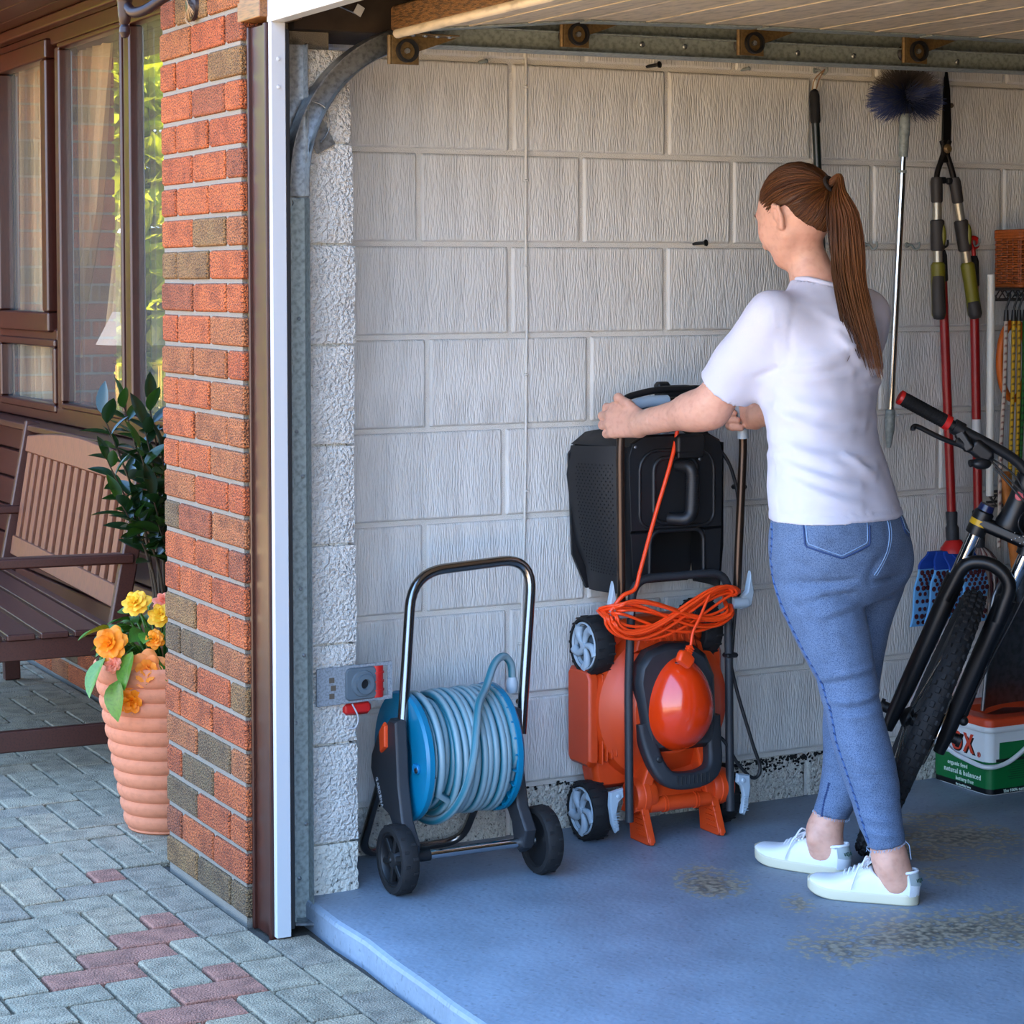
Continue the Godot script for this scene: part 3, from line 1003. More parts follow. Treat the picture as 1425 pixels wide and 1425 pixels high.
	for i in 5:
		var a := Vector3(xs[i] + 0.004, yb[i] + 0.02, 0)
		var b := Vector3(xs[i + 1] - 0.003, yb[i + 1] + 0.02, 0)
		var dir := (b - a).normalized()
		var mid := (a + b) * 0.5
		var pm := MB.new()
		var bs := Basis(dir, Vector3(-dir.y, dir.x, 0), Vector3(0, 0, 1))
		pm.bx(Vector3(mid.x, mid.y, 2.50), Vector3(a.distance_to(b), 0.04, 4.22), 0.004, bs)
		# pressed ribs across the panel
		for q in [0.33, 0.67]:
			var c := a.lerp(b, q) - bs.y * 0.021
			pm.bx(Vector3(c.x, c.y, 2.50), Vector3(0.012, 0.003, 4.2), 0.0012, bs)
		var pa := part(d, "panel", pm, dm)
		# end stile, hinges
		var es := MB.new()
		var c2 := mid - bs.y * 0.0225
		es.bx(Vector3(c2.x, c2.y, 0.42), Vector3(a.distance_to(b) - 0.01, 0.004, 0.05), 0.001, bs)
		part(pa, "end_stile", es, M.galv_dull)
	var lead := MB.new()
	lead.bx(Vector3(0.306, 1.958, 2.50), Vector3(0.022, 0.062, 4.24), 0.009)
	part(d, "front_edge", lead, M.rust, "weathered brown front edge")
	var seal := MB.new()
	seal.tube([Vector3(0.305, 1.925, 0.4), Vector3(0.305, 1.925, 4.6)], 0.011, 10)
	part(d, "bottom_seal", seal, dm, "cream rounded seal along the front edge")
	# roller brackets
	for i in 4:
		var x: float = [0.322, 0.754, 1.241, 1.737][i]
		var y: float = [1.893, 1.951, 1.954, 1.957][i]
		if i == 0: x = 0.318
		var rb := MB.new()
		rb.bx(Vector3(x + 0.028, y + 0.002, 0.352), Vector3(0.066, 0.064, 0.003), 0.001)
		rb.extr([Vector2(0.03, 0.0), Vector2(0.125, 0.034), Vector2(0.03, 0.034)], Transform3D(Basis(), Vector3(x + 0.03, y, 0.350)), 0.003)
		rb.bx(Vector3(x + 0.07, y + 0.034, 0.375), Vector3(0.14, 0.003, 0.05), 0.001)
		rb.tube([Vector3(x - 0.008, y - 0.03, 0.348), Vector3(x - 0.008, y + 0.034, 0.348)], 0.006, 8)
		var rp := part(d, "roller_bracket", rb, M.brass_plate)
		var wh := MB.new()
		wh.lathe([Vector2(0, 0), Vector2(0.022, 0), Vector2(0.023, 0.004), Vector2(0.018, 0.008), Vector2(0.018, 0.014), Vector2(0.023, 0.018), Vector2(0.022, 0.022), Vector2(0, 0.022)], Transform3D(Basis(Vector3.RIGHT, PI / 2), Vector3(x + 0.03, y, 0.30)), 20)
		wh.lathe([Vector2(0.020, 0), Vector2(0.026, 0), Vector2(0.026, 0.012), Vector2(0.020, 0.012)], Transform3D(Basis(Vector3.RIGHT, PI / 2), Vector3(x + 0.03, y, 0.354)), 20)
		part(rp, "roller", wh, M.black)
		var sp := MB.new()
		sp.tube([Vector3(x + 0.03, y, 0.30), Vector3(x + 0.03, y, 0.362)], 0.006, 8)
		for q in 5: screw(sp, Vector3(x - 0.002 + q * 0.03, y + 0.032, 0.392), Vector3(0, -1, 0), 0.006)
		part(rp, "spindle", sp, M.galv).set_meta("kind", "stuff")
	# cobweb-hung debris tag on a wire over the track
	var wt := thing("wire_tag", "small metal tag on a wire stretched in the dark above the track", "tag", Vector3(0.24, 2.0, 0.3))
	part(wt, "wire", MB.new().tube([Vector3(0.07, 2.03, 0.33), Vector3(0.27, 1.975, 0.28)], 0.0022, 5), M.galv)
	part(wt, "plate", MB.new().bx(Vector3(0.262, 1.985, 0.29), Vector3(0.02, 0.023, 0.002), 0.0005, Basis(Vector3.BACK, -0.5)), M.white_paint)

func build_latch() -> void:
	# the galvanised lock keep screwed to the block return, with a red part behind it
	var o := thing("lock_plate", "galvanised lock plate sticking out of the white block return beside the hose reel", "lock plate", Vector3(0.2, 0.42, 0.262))
	# the plate lies a little askew, its far end sticks out past the return
	var b := Basis(Vector3(0, 1, 0), 0.10) * Basis(Vector3(0, 0, 1), -0.0)
	var x := Transform3D(b, Vector3(0.155, 0.472, 0.274))
	var hole := rrect(0.148, -0.034, 0.186, 0.034, 0.012)
	hole.reverse()
	var pl := MB.new()
	# plate as strips round the slot
	pl.extr(rrect(0.0, -0.043, 0.150, 0.043, [0.004, 0.001, 0.001, 0.004]), x, 0.004, 0.001)
	pl.extr(rrect(0.150, 0.034, 0.195, 0.043, 0.001), x, 0.004)
	pl.extr(rrect(0.150, -0.043, 0.195, -0.034, 0.001), x, 0.004)
	pl.extr(rrect(0.184, -0.034, 0.195, 0.034, 0.001), x, 0.004)
	var zinc := mk(Color(0.60, 0.63, 0.65), 0.45, {"metal": 0.2, "at": ntex(0.03, [[0.0, 0.72], [0.5, 0.95], [1.0, 1.08]], 0, 5, 512, 20), "scale": 9.0})
	part(o, "plate", pl, zinc)
	var bs := MB.new()
	bs.extr(rrect(0.072, -0.037, 0.152, 0.037, 0.012), x, 0.009, 0.003)
	bs.lathe([Vector2(0, 0), Vector2(0.031, 0), Vector2(0.029, 0.004), Vector2(0.022, 0.005), Vector2(0.022, 0.014), Vector2(0.012, 0.014), Vector2(0.011, 0.004), Vector2(0, 0.004)], Transform3D(x.basis * Basis(Vector3.RIGHT, PI / 2), x * Vector3(0.116, 0.0, 0.009)), 24)
	part(o, "keep_boss", bs, mk(Color(0.36, 0.41, 0.44), 0.45, {"metal": 0.1}))
	var hs := MB.new()
	for q in [Vector2(0.038, 0.014), Vector2(0.042, -0.004), Vector2(0.038, -0.022)]:
		hs.bx(x * Vector3(q.x, q.y, 0.0042), Vector3(0.013, 0.012, 0.001), 0.0, b)
	part(o, "square_hole", hs, M.dark_wall).set_meta("kind", "stuff")
	part(o, "key_hole", MB.new().lathe([Vector2(0, 0), Vector2(0.0105, 0), Vector2(0, 0.0006)], Transform3D(x.basis * Basis(Vector3.RIGHT, PI / 2), x * Vector3(0.116, 0.0, 0.0142)), 16), M.black)
	var rd := MB.new()
	rd.tube([x * Vector3(0.158, -0.036, -0.008), x * Vector3(0.158, 0.036, -0.008)], 0.018, 14)
	for yy in [-0.02, 0.0, 0.02]: rd.tube([x * Vector3(0.158, yy - 0.002, -0.008), x * Vector3(0.158, yy + 0.002, -0.008)], 0.020, 14)
	rd.bx(x * Vector3(0.108, -0.058, -0.012), Vector3(0.075, 0.03, 0.03), 0.01, b)
	part(o, "red_bolt_housing", rd, M.red)
	var st := MB.new().tube(spline([x * Vector3(0.09, -0.045, 0.004), x * Vector3(0.103, -0.075, 0.008), x * Vector3(0.098, -0.098, 0.006), x * Vector3(0.08, -0.099, 0.004)], 5), 0.002, 6)
	part(o, "loop", st, M.white_paint, "thin white loop")

func build_hooks() -> void:
	var pts := [[0.71, 1.915, 0], [1.189, 1.926, 1], [1.475, 1.929, 0], [1.704, 1.936, 2], [1.329, 1.476, 1], [1.869, 1.476, 2], [2.011, 1.476, 2], [2.108, 1.482, 2], [2.217, 1.486, 2]]
	var lab := ["small dark nail in the top joint above the hose reel", "short dark screw in the top joint left of the middle door roller", "short nail in the top joint right of the middle door roller", "small hook that holds the black-gripped pole's string", "dark screw hook in the joint left of the woman's face", "small rusty screw hook in the joint just right of the ponytail", "open wall hook in the joint right of the duster pole", "black wall hook behind the left shear handle", "wall hook that holds the red curled pole top"]
	for i in pts.size():
		var e: Array = pts[i]
		var p := Vector3(e[0], e[1], 0.0)
		var mb := MB.new()
		if e[2] == 0:
			mb.tube([p - Vector3(0, 0, 0.01), p + Vector3(0.006, 0.002, 0.022)], 0.004, 8)
			mb.lathe([Vector2(0, 0), Vector2(0.006, 0), Vector2(0, 0.003)], along(p + Vector3(0.006, 0.002, 0.022), Vector3(0.2, 0.1, 1)), 8)
		elif e[2] == 1:
			mb.tube([p - Vector3(0, 0, 0.01), p + Vector3(0.014, 0.002, 0.03)], 0.0045, 8)
			mb.lathe([Vector2(0, -0.002), Vector2(0.008, -0.002), Vector2(0.009, 0.002), Vector2(0, 0.003)], along(p + Vector3(0.014, 0.002, 0.03), Vector3(0.4, 0.1, 1)), 10)
		else:
			mb.tube(spline([p - Vector3(0, 0, 0.01), p + Vector3(0, 0, 0.02), p + Vector3(0.002, -0.012, 0.034), p + Vector3(0.003, -0.006, 0.05), p + Vector3(0.003, 0.008, 0.05)], 4), 0.003, 7)
			mb.lathe([Vector2(0, 0), Vector2(0.008, 0), Vector2(0.007, 0.004), Vector2(0, 0.005)], along(p, Vector3(0, 0, 1)), 10)
		solo("wall_hook" if e[2] == 2 else "wall_screw", mb, M.black if i in [1, 4, 7] else M.galv_dull, lab[i], "hook" if e[2] == 2 else "screw", p)

func build_reel() -> void:
	var o := thing("hose_reel", "wheeled hose cart with a turquoise drum of coiled hose against the block wall", "hose cart", Vector3(0.5, 0.0, 0.2))
	var cy := 0.288
	var cz := 0.235
	var xl := 0.385
	var xr := 0.622
	# handle tube, leaning back
	var hb := [Vector3(0.362, 0.36, 0.285), Vector3(0.4275, 0.705, 0.20), Vector3(0.7455, 0.722, 0.20), Vector3(0.668, 0.32, 0.285)]
	# handle legs sit outside the drum
	var hp := rounded([hb[0], hb[1], hb[2], hb[3]], 0.085, 8)
	part(o, "handle", MB.new().tube(hp, 0.0125, 14), M.steel, "bent steel tube handle")
	# drum flanges
	for s in 2:
		var x: float = xl if s == 0 else xr
		var d := 1.0 if s == 0 else -1.0
		var fl := MB.new()
		var R := 0.150
		fl.lathe([Vector2(0.0, -0.004), Vector2(0.06, -0.004), Vector2(0.075, -0.010), Vector2(R - 0.006, -0.006), Vector2(R, 0.0), Vector2(R, 0.012), Vector2(R - 0.007, 0.014), Vector2(R - 0.012, 0.006), Vector2(0.06, 0.003), Vector2(0.0, 0.003)], Transform3D(Basis(Vector3(0, 1, 0), Vector3(d, 0, 0), Vector3(0, 0, -d)), Vector3(x, cy, cz)), 48)
		var f := part(o, "drum_flange", fl, M.turquoise)
		if s == 0:
			var gr := MB.new()
			gr.extr(rrect(-0.016, -0.012, 0.016, 0.012, 0.010), Transform3D(Basis(Vector3(0, 0, 1), Vector3(0, 1, 0), Vector3(-1, 0, 0)), Vector3(x - 0.006, cy - 0.01, cz + 0.098)), 0.009, 0.003)
			part(f, "crank_socket", gr, mk(Color(0.02, 0.42, 0.6), 0.4))
			var hl := MB.new()
			hl.lathe([Vector2(0, 0), Vector2(0.007, 0), Vector2(0.006, 0.003), Vector2(0, 0.002)], Transform3D(Basis(Vector3(0, 1, 0), Vector3(-1, 0, 0), Vector3(0, 0, 1)), Vector3(x - 0.0145, cy - 0.012, cz + 0.106)), 10)
			part(f, "socket_hole", hl, M.black)
		else:
			for k in 24:
				var a := TAU * k / 24.0
				var rb := MB.new()
				rb.bar(Vector3(x - 0.008, cy + sin(a) * 0.112, cz + cos(a) * 0.112), Vector3(x - 0.008, cy + sin(a + 0.05) * 0.148, cz + cos(a + 0.05) * 0.148), 0.005, 0.022, 0.001, Vector3.RIGHT)
				part(f, "flange_rib", rb, M.turquoise)
	part(o, "drum", MB.new().lathe([Vector2(0.07, 0), Vector2(0.07, xr - xl)], axis_x(Vector3(xl, cy, cz)), 28), M.turquoise)
	# the hose: layers of turns on the drum, then one loose turn laid across
	var hr := 0.0094
	var g := []
	var turns := 11
	for layer in 4:
		var rad := 0.086 + layer * 0.0172
		for k in turns * 36:
			var a := TAU * k / 36.0
			var q := float(k) / (turns * 36)
			var x := lerpf(xl + 0.013, xr - 0.013, q if layer % 2 == 0 else 1.0 - q)
			x += 0.003 * sin(a * 0.37 + layer) + 0.006 * sin(a) * (1.0 - absf(q - 0.5))
			if layer == 3: x = lerpf(x, xl + 0.10 + (x - xl) * 0.62 - 0.02, 0.45) if q < 0.9 else x
			var rr := rad + 0.0016 * sin(a * 1.7 + layer * 2.0)
			g.append(Vector3(x, cy + sin(a) * rr, cz + cos(a) * rr))
	var hm := MB.new()
	hm.colored = true
	var stripe := func(path: Array, r: float) -> void:
		# pale blue-grey hose with darker ribs along it
		var k0 := hm.v.size()
		hm.tube(path, r, 10)
		for i in range(k0, hm.v.size()):
			var j := (i - k0) % 10
			hm.c[i] = Color(0.018, 0.135, 0.18) if j in [0, 1, 5, 6] else Color(0.20, 0.30, 0.33)
	stripe.call(g, hr)
	# loose turn: over the top from the back, across the front, ends at the connector on the right
	var lp := []
	for e in [[0.43, -115.0, 0.145], [0.435, -95.0, 0.152], [0.445, -70.0, 0.156], [0.46, -45.0, 0.157], [0.475, -20.0, 0.157], [0.49, 5.0, 0.157], [0.508, 30.0, 0.157], [0.53, 50.0, 0.162]]:
		var a := deg_to_rad(e[1])
		lp.append(Vector3(e[0], cy + sin(a) * e[2], cz + cos(a) * e[2]))
	lp += [Vector3(0.568, 0.440, 0.30), Vector3(0.605, 0.487, 0.27), Vector3(0.640, 0.500, 0.25), Vector3(0.663, 0.480, 0.243), Vector3(0.667, 0.445, 0.243)]
	stripe.call(spline(lp, 6), hr)
	part(o, "hose", hm, mk(Color(1, 1, 1), 0.38, {"vc": true}), "blue-grey ribbed hose")
	var cn := MB.new().lathe([Vector2(0, 0), Vector2(0.012, 0), Vector2(0.014, 0.008), Vector2(0.014, 0.022), Vector2(0.010, 0.036), Vector2(0, 0.036)], Transform3D(Basis(), Vector3(0.667, 0.412, 0.243)), 16)
	part(o, "hose_connector", cn, M.lever)
	# side brackets
	for s in 2:
		var x: float = 0.352 if s == 0 else 0.648
		var br := MB.new()
		var xf := Transform3D(Basis(Vector3(0, 0, 1), Vector3(0, 1, 0), Vector3(-1, 0, 0)), Vector3(x + 0.014, 0, 0))
		# outline in (z, y): hub above, one leg to the wheel, one to the rear foot
		br.extr([Vector2(0.265, 0.385), Vector2(0.305, 0.385), Vector2(0.312, 0.31), Vector2(0.318, 0.24), Vector2(0.338, 0.165), Vector2(0.378, 0.115), Vector2(0.362, 0.07), Vector2(0.335, 0.055), Vector2(0.312, 0.075), Vector2(0.30, 0.12), Vector2(0.265, 0.16), Vector2(0.215, 0.17), Vector2(0.16, 0.25), Vector2(0.165, 0.285), Vector2(0.205, 0.345), Vector2(0.235, 0.36)], xf, 0.030, 0.006)
		part(o, "side_bracket", br, M.char)
		# hub ring and its red catch
		var hub := MB.new()
		hub.lathe([Vector2(0.0, 0.0), Vector2(0.030, 0.0), Vector2(0.052, 0.004), Vector2(0.060, 0.014), Vector2(0.060, 0.02), Vector2(0.0, 0.02)], Transform3D(Basis(Vector3(0, 1, 0), Vector3(1, 0, 0), Vector3(0, 0, -1)), Vector3(x + 0.002, cy + 0.02, cz - 0.008)), 26)
		part(o, "hub", hub, M.black)
		if s == 0:
			var rc := MB.new().extr([Vector2(0.232, 0.30), Vector2(0.262, 0.318), Vector2(0.262, 0.368), Vector2(0.25, 0.374), Vector2(0.226, 0.35)], Transform3D(Basis(Vector3(0, 0, 1), Vector3(0, 1, 0), Vector3(-1, 0, 0)), Vector3(x - 0.012, 0, 0)), 0.012, 0.004)
			part(o, "lock_catch", rc, M.orange)
			# the maker's name up the slanting rear leg
			var tm := TextMesh.new()
			var f := SystemFont.new()
			f.font_names = PackedStringArray(["Droid Sans"])
			tm.font = f
			tm.text = "GARDENA"
			tm.font_size = 24
			tm.pixel_size = 0.00068
			tm.depth = 0.0006
			var dv := Vector3(0, -0.10, 0.052).normalized()
			inst(o, "lettering", tm, M.white_paint, Transform3D(Basis(dv, Vector3(-1, 0, 0).cross(dv), Vector3(-1, 0, 0)), Vector3(x - 0.0165, 0.205, 0.215)))
	# axle, wheels, rear foot
	part(o, "axle", MB.new().tube([Vector3(0.335, 0.0785, 0.335), Vector3(0.675, 0.0785, 0.335)], 0.011, 14), M.chrome, "bright steel axle tube")
	part(o, "axle_collar", MB.new().tube([Vector3(0.36, 0.0785, 0.335), Vector3(0.405, 0.0785, 0.335)], 0.0135, 12), M.black)
	for s in 2:
		spoked_wheel(o, Vector3(0.326 if s == 0 else 0.694, 0.0785, 0.335), 0.0785, 0.04, M.black_rubber, M.black, 6, -1.0 if s == 0 else 1.0)
	var rf := rounded([Vector3(0.362, 0.22, 0.165), Vector3(0.365, 0.014, 0.035), Vector3(0.635, 0.014, 0.035), Vector3(0.64, 0.2, 0.165)], 0.055, 7)
	part(o, "rear_foot", MB.new().tube(rf, 0.0105, 12), M.steel, "bent steel tube foot")

func spoked_wheel(o: Node3D, c: Vector3, r: float, w: float, tyre: Material, hubm: Material, spokes: int, out: float, called := "wheel") -> void:
	# a moulded wheel on an axle along x; its dished face looks to out * x
	var x := Transform3D(Basis(Vector3(0, 1, 0), Vector3(out, 0, 0), Vector3(0, 0, -out)), c)
	var mb := MB.new()
	var h := w * 0.5
	mb.lathe([Vector2(r * 0.80, -h), Vector2(r * 0.95, -h), Vector2(r, -h * 0.72), Vector2(r, h * 0.72), Vector2(r * 0.95, h), Vector2(r * 0.80, h), Vector2(r * 0.77, h * 0.8), Vector2(r * 0.77, -h * 0.8), Vector2(r * 0.80, -h)], x, 40, 50.0)
	var wp := part(o, called, mb, tyre)
	# tread lugs
	var tl := MB.new()
	for k in 30:
		var a := TAU * k / 30.0
		var d := Vector3(0, sin(a), cos(a))
		tl.bx(c + d * r + Vector3((0.26 if k % 2 else -0.26) * w, 0, 0), Vector3(w * 0.30, 0.0025, r * 0.09), 0.0008, Basis(Vector3.RIGHT, -a + PI / 2))
	part(wp, "tread", tl, tyre).set_meta("kind", "stuff")
	var hb := MB.new()
	hb.lathe([Vector2(0, -h * 0.5), Vector2(r * 0.78, -h * 0.5), Vector2(r * 0.78, -h * 0.2), Vector2(r * 0.3, h * 0.05), Vector2(r * 0.24, h * 0.75), Vector2(r * 0.13, h * 0.95), Vector2(0, h * 0.95)], x, 30)
	hb.lathe([Vector2(r * 0.68, -h * 0.3), Vector2(r * 0.78, -h * 0.3), Vector2(r * 0.78, h * 0.78), Vector2(r * 0.72, h * 0.85), Vector2(r * 0.69, h * 0.6), Vector2(r * 0.68, -h * 0.3)], x, 30)
	for k in spokes:
		var a := TAU * (k + 0.25) / spokes
		hb.bar(x * Vector3(cos(a) * r * 0.18, h * 0.35, sin(a) * r * 0.18), x * Vector3(cos(a) * r * 0.74, h * 0.3, sin(a) * r * 0.74), r * 0.17, h * 0.7, 0.003, x.basis.y)
	part(wp, "rim", hb, hubm)
	var ax := MB.new().lathe([Vector2(0, h * 0.9), Vector2(r * 0.1, h * 0.9), Vector2(r * 0.08, h * 1.12), Vector2(0, h * 1.15)], x, 14)
	part(wp, "hub_cap", ax, hubm)

func build_mower() -> void:
	var o := thing("lawn_mower", "orange lawn mower parked upright against the wall with its handle folded", "lawn mower", Vector3(1.12, 0.0, 0.15))
	# deck shell: its rim lies towards the wall, its top faces the room
	var XY := func(z: float) -> Transform3D: return Transform3D(Basis(), Vector3(0, 0, z))
	var dk := MB.new()
	var outline := [Vector2(0.955, 0.125), Vector2(1.29, 0.125), Vector2(1.325, 0.16), Vector2(1.325, 0.44), Vector2(1.30, 0.50), Vector2(1.22, 0.545), Vector2(1.02, 0.545), Vector2(0.96, 0.50), Vector2(0.945, 0.42), Vector2(0.945, 0.17)]
	dk.extr(outline, XY.call(0.075), 0.07, 0.012)
	part(o, "deck", dk, M.orange)
	# round blade housing and the paler cone on it
	var hs := MB.new()
	hs.lathe([Vector2(0.196, 0.0), Vector2(0.196, 0.035), Vector2(0.186, 0.058), Vector2(0.165, 0.068), Vector2(0.16, 0.072), Vector2(0.11, 0.108), Vector2(0.0, 0.115)], Transform3D(Basis(Vector3.RIGHT, PI / 2) * Basis(Vector3.UP, 0.0), Vector3(1.128, 0.325, 0.115)), 56, 28.0)
	part(o, "blade_housing", hs, M.orange)
	# side discharge panel with ribs, on the left
	var sp := MB.new()
	sp.extr([Vector2(0.05, 0.20), Vector2(0.06, 0.185), Vector2(0.15, 0.185), Vector2(0.165, 0.20), Vector2(0.165, 0.405), Vector2(0.15, 0.425), Vector2(0.06, 0.425), Vector2(0.05, 0.41)], Transform3D(Basis(Vector3(0, 0, 1), Vector3(0, 1, 0), Vector3(-1, 0, 0)), Vector3(0.95, 0, 0)), 0.028, 0.008)
	for k in 4:
		sp.bx(Vector3(0.957 + k * 0.011, 0.305, 0.135 + k * 0.004), Vector3(0.006, 0.225 - k * 0.012, 0.07), 0.003)
	part(o, "side_panel", sp, M.orange)
	# motor cowl: charcoal saddle that carries the cover and ends in the lifting handle
	var cw := MB.new()
	var ol := [Vector2(1.045, 0.475), Vector2(1.018, 0.44), Vector2(1.012, 0.40), Vector2(1.03, 0.30), Vector2(1.052, 0.215), Vector2(1.075, 0.165), Vector2(1.11, 0.142), Vector2(1.16, 0.138), Vector2(1.205, 0.146), Vector2(1.232, 0.175), Vector2(1.238, 0.22), Vector2(1.244, 0.30), Vector2(1.240, 0.40), Vector2(1.215, 0.455), Vector2(1.17, 0.488), Vector2(1.10, 0.492)]
	# ring with the handle slot: split at the slot
	var top := [Vector2(1.045, 0.475), Vector2(1.018, 0.44), Vector2(1.012, 0.40), Vector2(1.03, 0.30), Vector2(1.048, 0.224), Vector2(1.240, 0.224), Vector2(1.244, 0.30), Vector2(1.240, 0.40), Vector2(1.215, 0.455), Vector2(1.17, 0.488), Vector2(1.10, 0.492)]
	cw.extr(top, XY.call(0.19), 0.055, 0.014)
	part(o, "motor_cowl", cw, M.char)
	var hd := MB.new()
	var hpath := [Vector3(1.040, 0.30, 0.218), Vector3(1.050, 0.245, 0.226), Vector3(1.066, 0.19, 0.245), Vector3(1.095, 0.160, 0.252), Vector3(1.15, 0.152, 0.254), Vector3(1.20, 0.160, 0.252), Vector3(1.226, 0.185, 0.245), Vector3(1.236, 0.24, 0.226), Vector3(1.238, 0.30, 0.218)]
	var hrings := []
	var sp2 := spline(hpath, 5)
	for i in sp2.size():
		var d: Vector3 = (sp2[mini(i + 1, sp2.size() - 1)] - sp2[maxi(i - 1, 0)]).normalized()
		var q := d.cross(Vector3(0, 0, 1)).normalized()
		var ring := PackedVector3Array()
		for p in rrect(-0.021, -0.02, 0.021, 0.02, 0.011, 3): ring.append(sp2[i] + q * p.x + Vector3(0, 0, p.y))
		hrings.append(ring)
	hd.loft(hrings)
	var hp := part(o, "carry_handle", hd, M.char)
	var gr := MB.new()
	for k in 9:
		gr.bx(Vector3(1.108 + k * 0.0115, 0.158, 0.2735), Vector3(0.004, 0.024, 0.004), 0.0015)
	part(hp, "grip_rib", gr, M.black).set_meta("kind", "stuff")
	var bt := MB.new()
	screw(bt, Vector3(1.064, 0.212, 0.258), Vector3(-0.2, 0, 1), 0.008)
	part(hp, "screw", bt, M.black)
	# glossy egg-shaped motor cover, with a flat facet low on its right
	var eg := MB.new()
	var rings := []
	var N := 22
	for i in N + 1:
		var a := PI * 0.5 * i / N
		var ring := PackedVector3Array()
		for j in 44:
			var t := TAU * j / 44.0
			var wx := 0.0915 * (1.0 - 0.10 * sin(t))
			var hy := 0.125 if sin(t) > 0.0 else 0.112
			ring.append(Vector3(1.132 + cos(t) * wx * cos(a), 0.335 + sin(t) * hy * cos(a) + 0.004 * sin(a), 0.222 + 0.098 * pow(sin(a), 0.92)))
		rings.append(ring)
	eg.loft(rings, true, true)
	part(o, "motor_cover", eg, M.orange_gloss, "glossy orange domed cover")
	# vent ribs above the cowl
	var vr := MB.new()
	vr.extr([Vector2(1.03, 0.465), Vector2(1.22, 0.465), Vector2(1.20, 0.535), Vector2(1.05, 0.535)], XY.call(0.14), 0.055, 0.008)
	for k in 7:
		vr.bar(Vector3(1.065 + k * 0.021, 0.49, 0.198), Vector3(1.055 + k * 0.021, 0.53, 0.196), 0.009, 0.008, 0.002, Vector3(0, 0, 1))
	part(o, "vent_rib", vr, M.orange)
	# rear chassis: two ramps, the bar between, round end knobs, two splayed feet
	for s in [-1, 1]:
		var cx: float = 1.145 + s * 0.087
		var rp := MB.new()
		rp.extr([Vector2(cx - 0.03 * s - 0.015, 0.245), Vector2(cx - 0.03 * s + 0.015, 0.245), Vector2(cx + 0.022 * s + 0.016, 0.075), Vector2(cx + 0.022 * s - 0.026, 0.075)], XY.call(0.16), 0.062, 0.006)
		part(o, "ramp", rp, M.orange)
		var kn := MB.new()
		kn.lathe([Vector2(0, 0), Vector2(0.040, 0), Vector2(0.044, 0.008), Vector2(0.044, 0.05), Vector2(0.040, 0.058), Vector2(0.028, 0.060), Vector2(0, 0.060)], axis_x(Vector3(1.022 if s < 0 else 1.246, 0.112, 0.19)), 30)
		kn.lathe([Vector2(0.0445, 0.018), Vector2(0.047, 0.02), Vector2(0.047, 0.034), Vector2(0.0445, 0.036)], axis_x(Vector3(1.022 if s < 0 else 1.246, 0.112, 0.19)), 30)
		part(o, "end_knob", kn, M.orange)
		var ft := MB.new()
		var fx := 1.043 if s < 0 else 1.247
		ft.extr([Vector2(0.155, 0.085), Vector2(0.165, 0.0), Vector2(0.245, 0.0), Vector2(0.262, 0.004), Vector2(0.262, 0.016), Vector2(0.215, 0.088)], Transform3D(Basis(Vector3(0, 0, 1), Vector3(0, 1, 0), Vector3(-1, 0, 0)), Vector3(fx + 0.006, 0, 0)), 0.013, 0.003)
		ft.bx(Vector3(fx, 0.05, 0.238), Vector3(0.022, 0.095, 0.010), 0.003, Basis(Vector3.RIGHT, -0.42))
		for k in 5: ft.bx(Vector3(fx - 0.008, 0.02 + k * 0.013, 0.225 - k * 0.003), Vector3(0.006, 0.003, 0.05), 0.001)
		part(o, "foot", ft, M.orange)
	var rb := MB.new()
	rb.tube([Vector3(1.06, 0.090, 0.212), Vector3(1.235, 0.090, 0.212)], 0.019, 18)
	for x in [1.10, 1.108, 1.19, 1.198]: rb.tube([Vector3(x, 0.090, 0.212), Vector3(x + 0.003, 0.090, 0.212)], 0.0215, 18)
	rb.bx(Vector3(1.147, 0.135, 0.165), Vector3(0.16, 0.12, 0.06), 0.012, Basis(Vector3.RIGHT, -0.5))
	part(o, "rear_flap", rb, M.orange)
	# wheels
	spoked_wheel_mower(o, Vector3(0.944, 0.0735, 0.125), 0.0735)
	spoked_wheel_mower(o, Vector3(0.952, 0.483, 0.125), 0.0735)
	spoked_wheel_mower(o, Vector3(1.318, 0.0735, 0.125), 0.0735, 1.0)
	spoked_wheel_mower(o, Vector3(1.265, 0.505, 0.125), 0.0735, 1.0)
	# lower handle: charcoal tubes with a cross loop
	var lz := 0.232
	var lo := rounded([Vector3(0.993, 0.062, 0.235), Vector3(0.998, 0.40, lz - 0.01), Vector3(1.008, 0.655, 0.225), Vector3(1.285, 0.655, 0.225), Vector3(1.290, 0.40, lz - 0.01), Vector3(1.288, 0.055, 0.232)], [0, 0.05, 0.055, 0.055, 0.05, 0], 7)
	part(o, "lower_handle", MB.new().tube(lo, 0.0105, 14), M.char, "charcoal tube with cross loop")
	# upper handle: bronze-brown tubes folded down over it
	var bz := mk(Color(0.27, 0.215, 0.18), 0.3, {"metal": 0.75})
	var up := rounded([Vector3(0.983, 0.565, 0.215), Vector3(0.983, 0.98, 0.208), Vector3(0.992, 1.062, 0.207), Vector3(1.07, 1.085, 0.205), Vector3(1.25, 1.085, 0.203), Vector3(1.336, 1.055, 0.204), Vector3(1.343, 0.98, 0.206), Vector3(1.318, 0.565, 0.212)], [0, 0.04, 0.05, 0.05, 0.05, 0.05, 0.04, 0], 6)
	part(o, "upper_handle", MB.new().tube(up, 0.0105, 14), bz, "bronze-brown tube handle")
	var bb := rounded([Vector3(0.99, 1.03, 0.185), Vector3(1.005, 1.092, 0.172), Vector3(1.10, 1.112, 0.168), Vector3(1.26, 1.112, 0.168), Vector3(1.33, 1.085, 0.172), Vector3(1.343, 1.03, 0.185)], 0.045, 6)
	part(o, "bail_bar", MB.new().tube(bb, 0.0085, 12), M.black, "black safety bar")
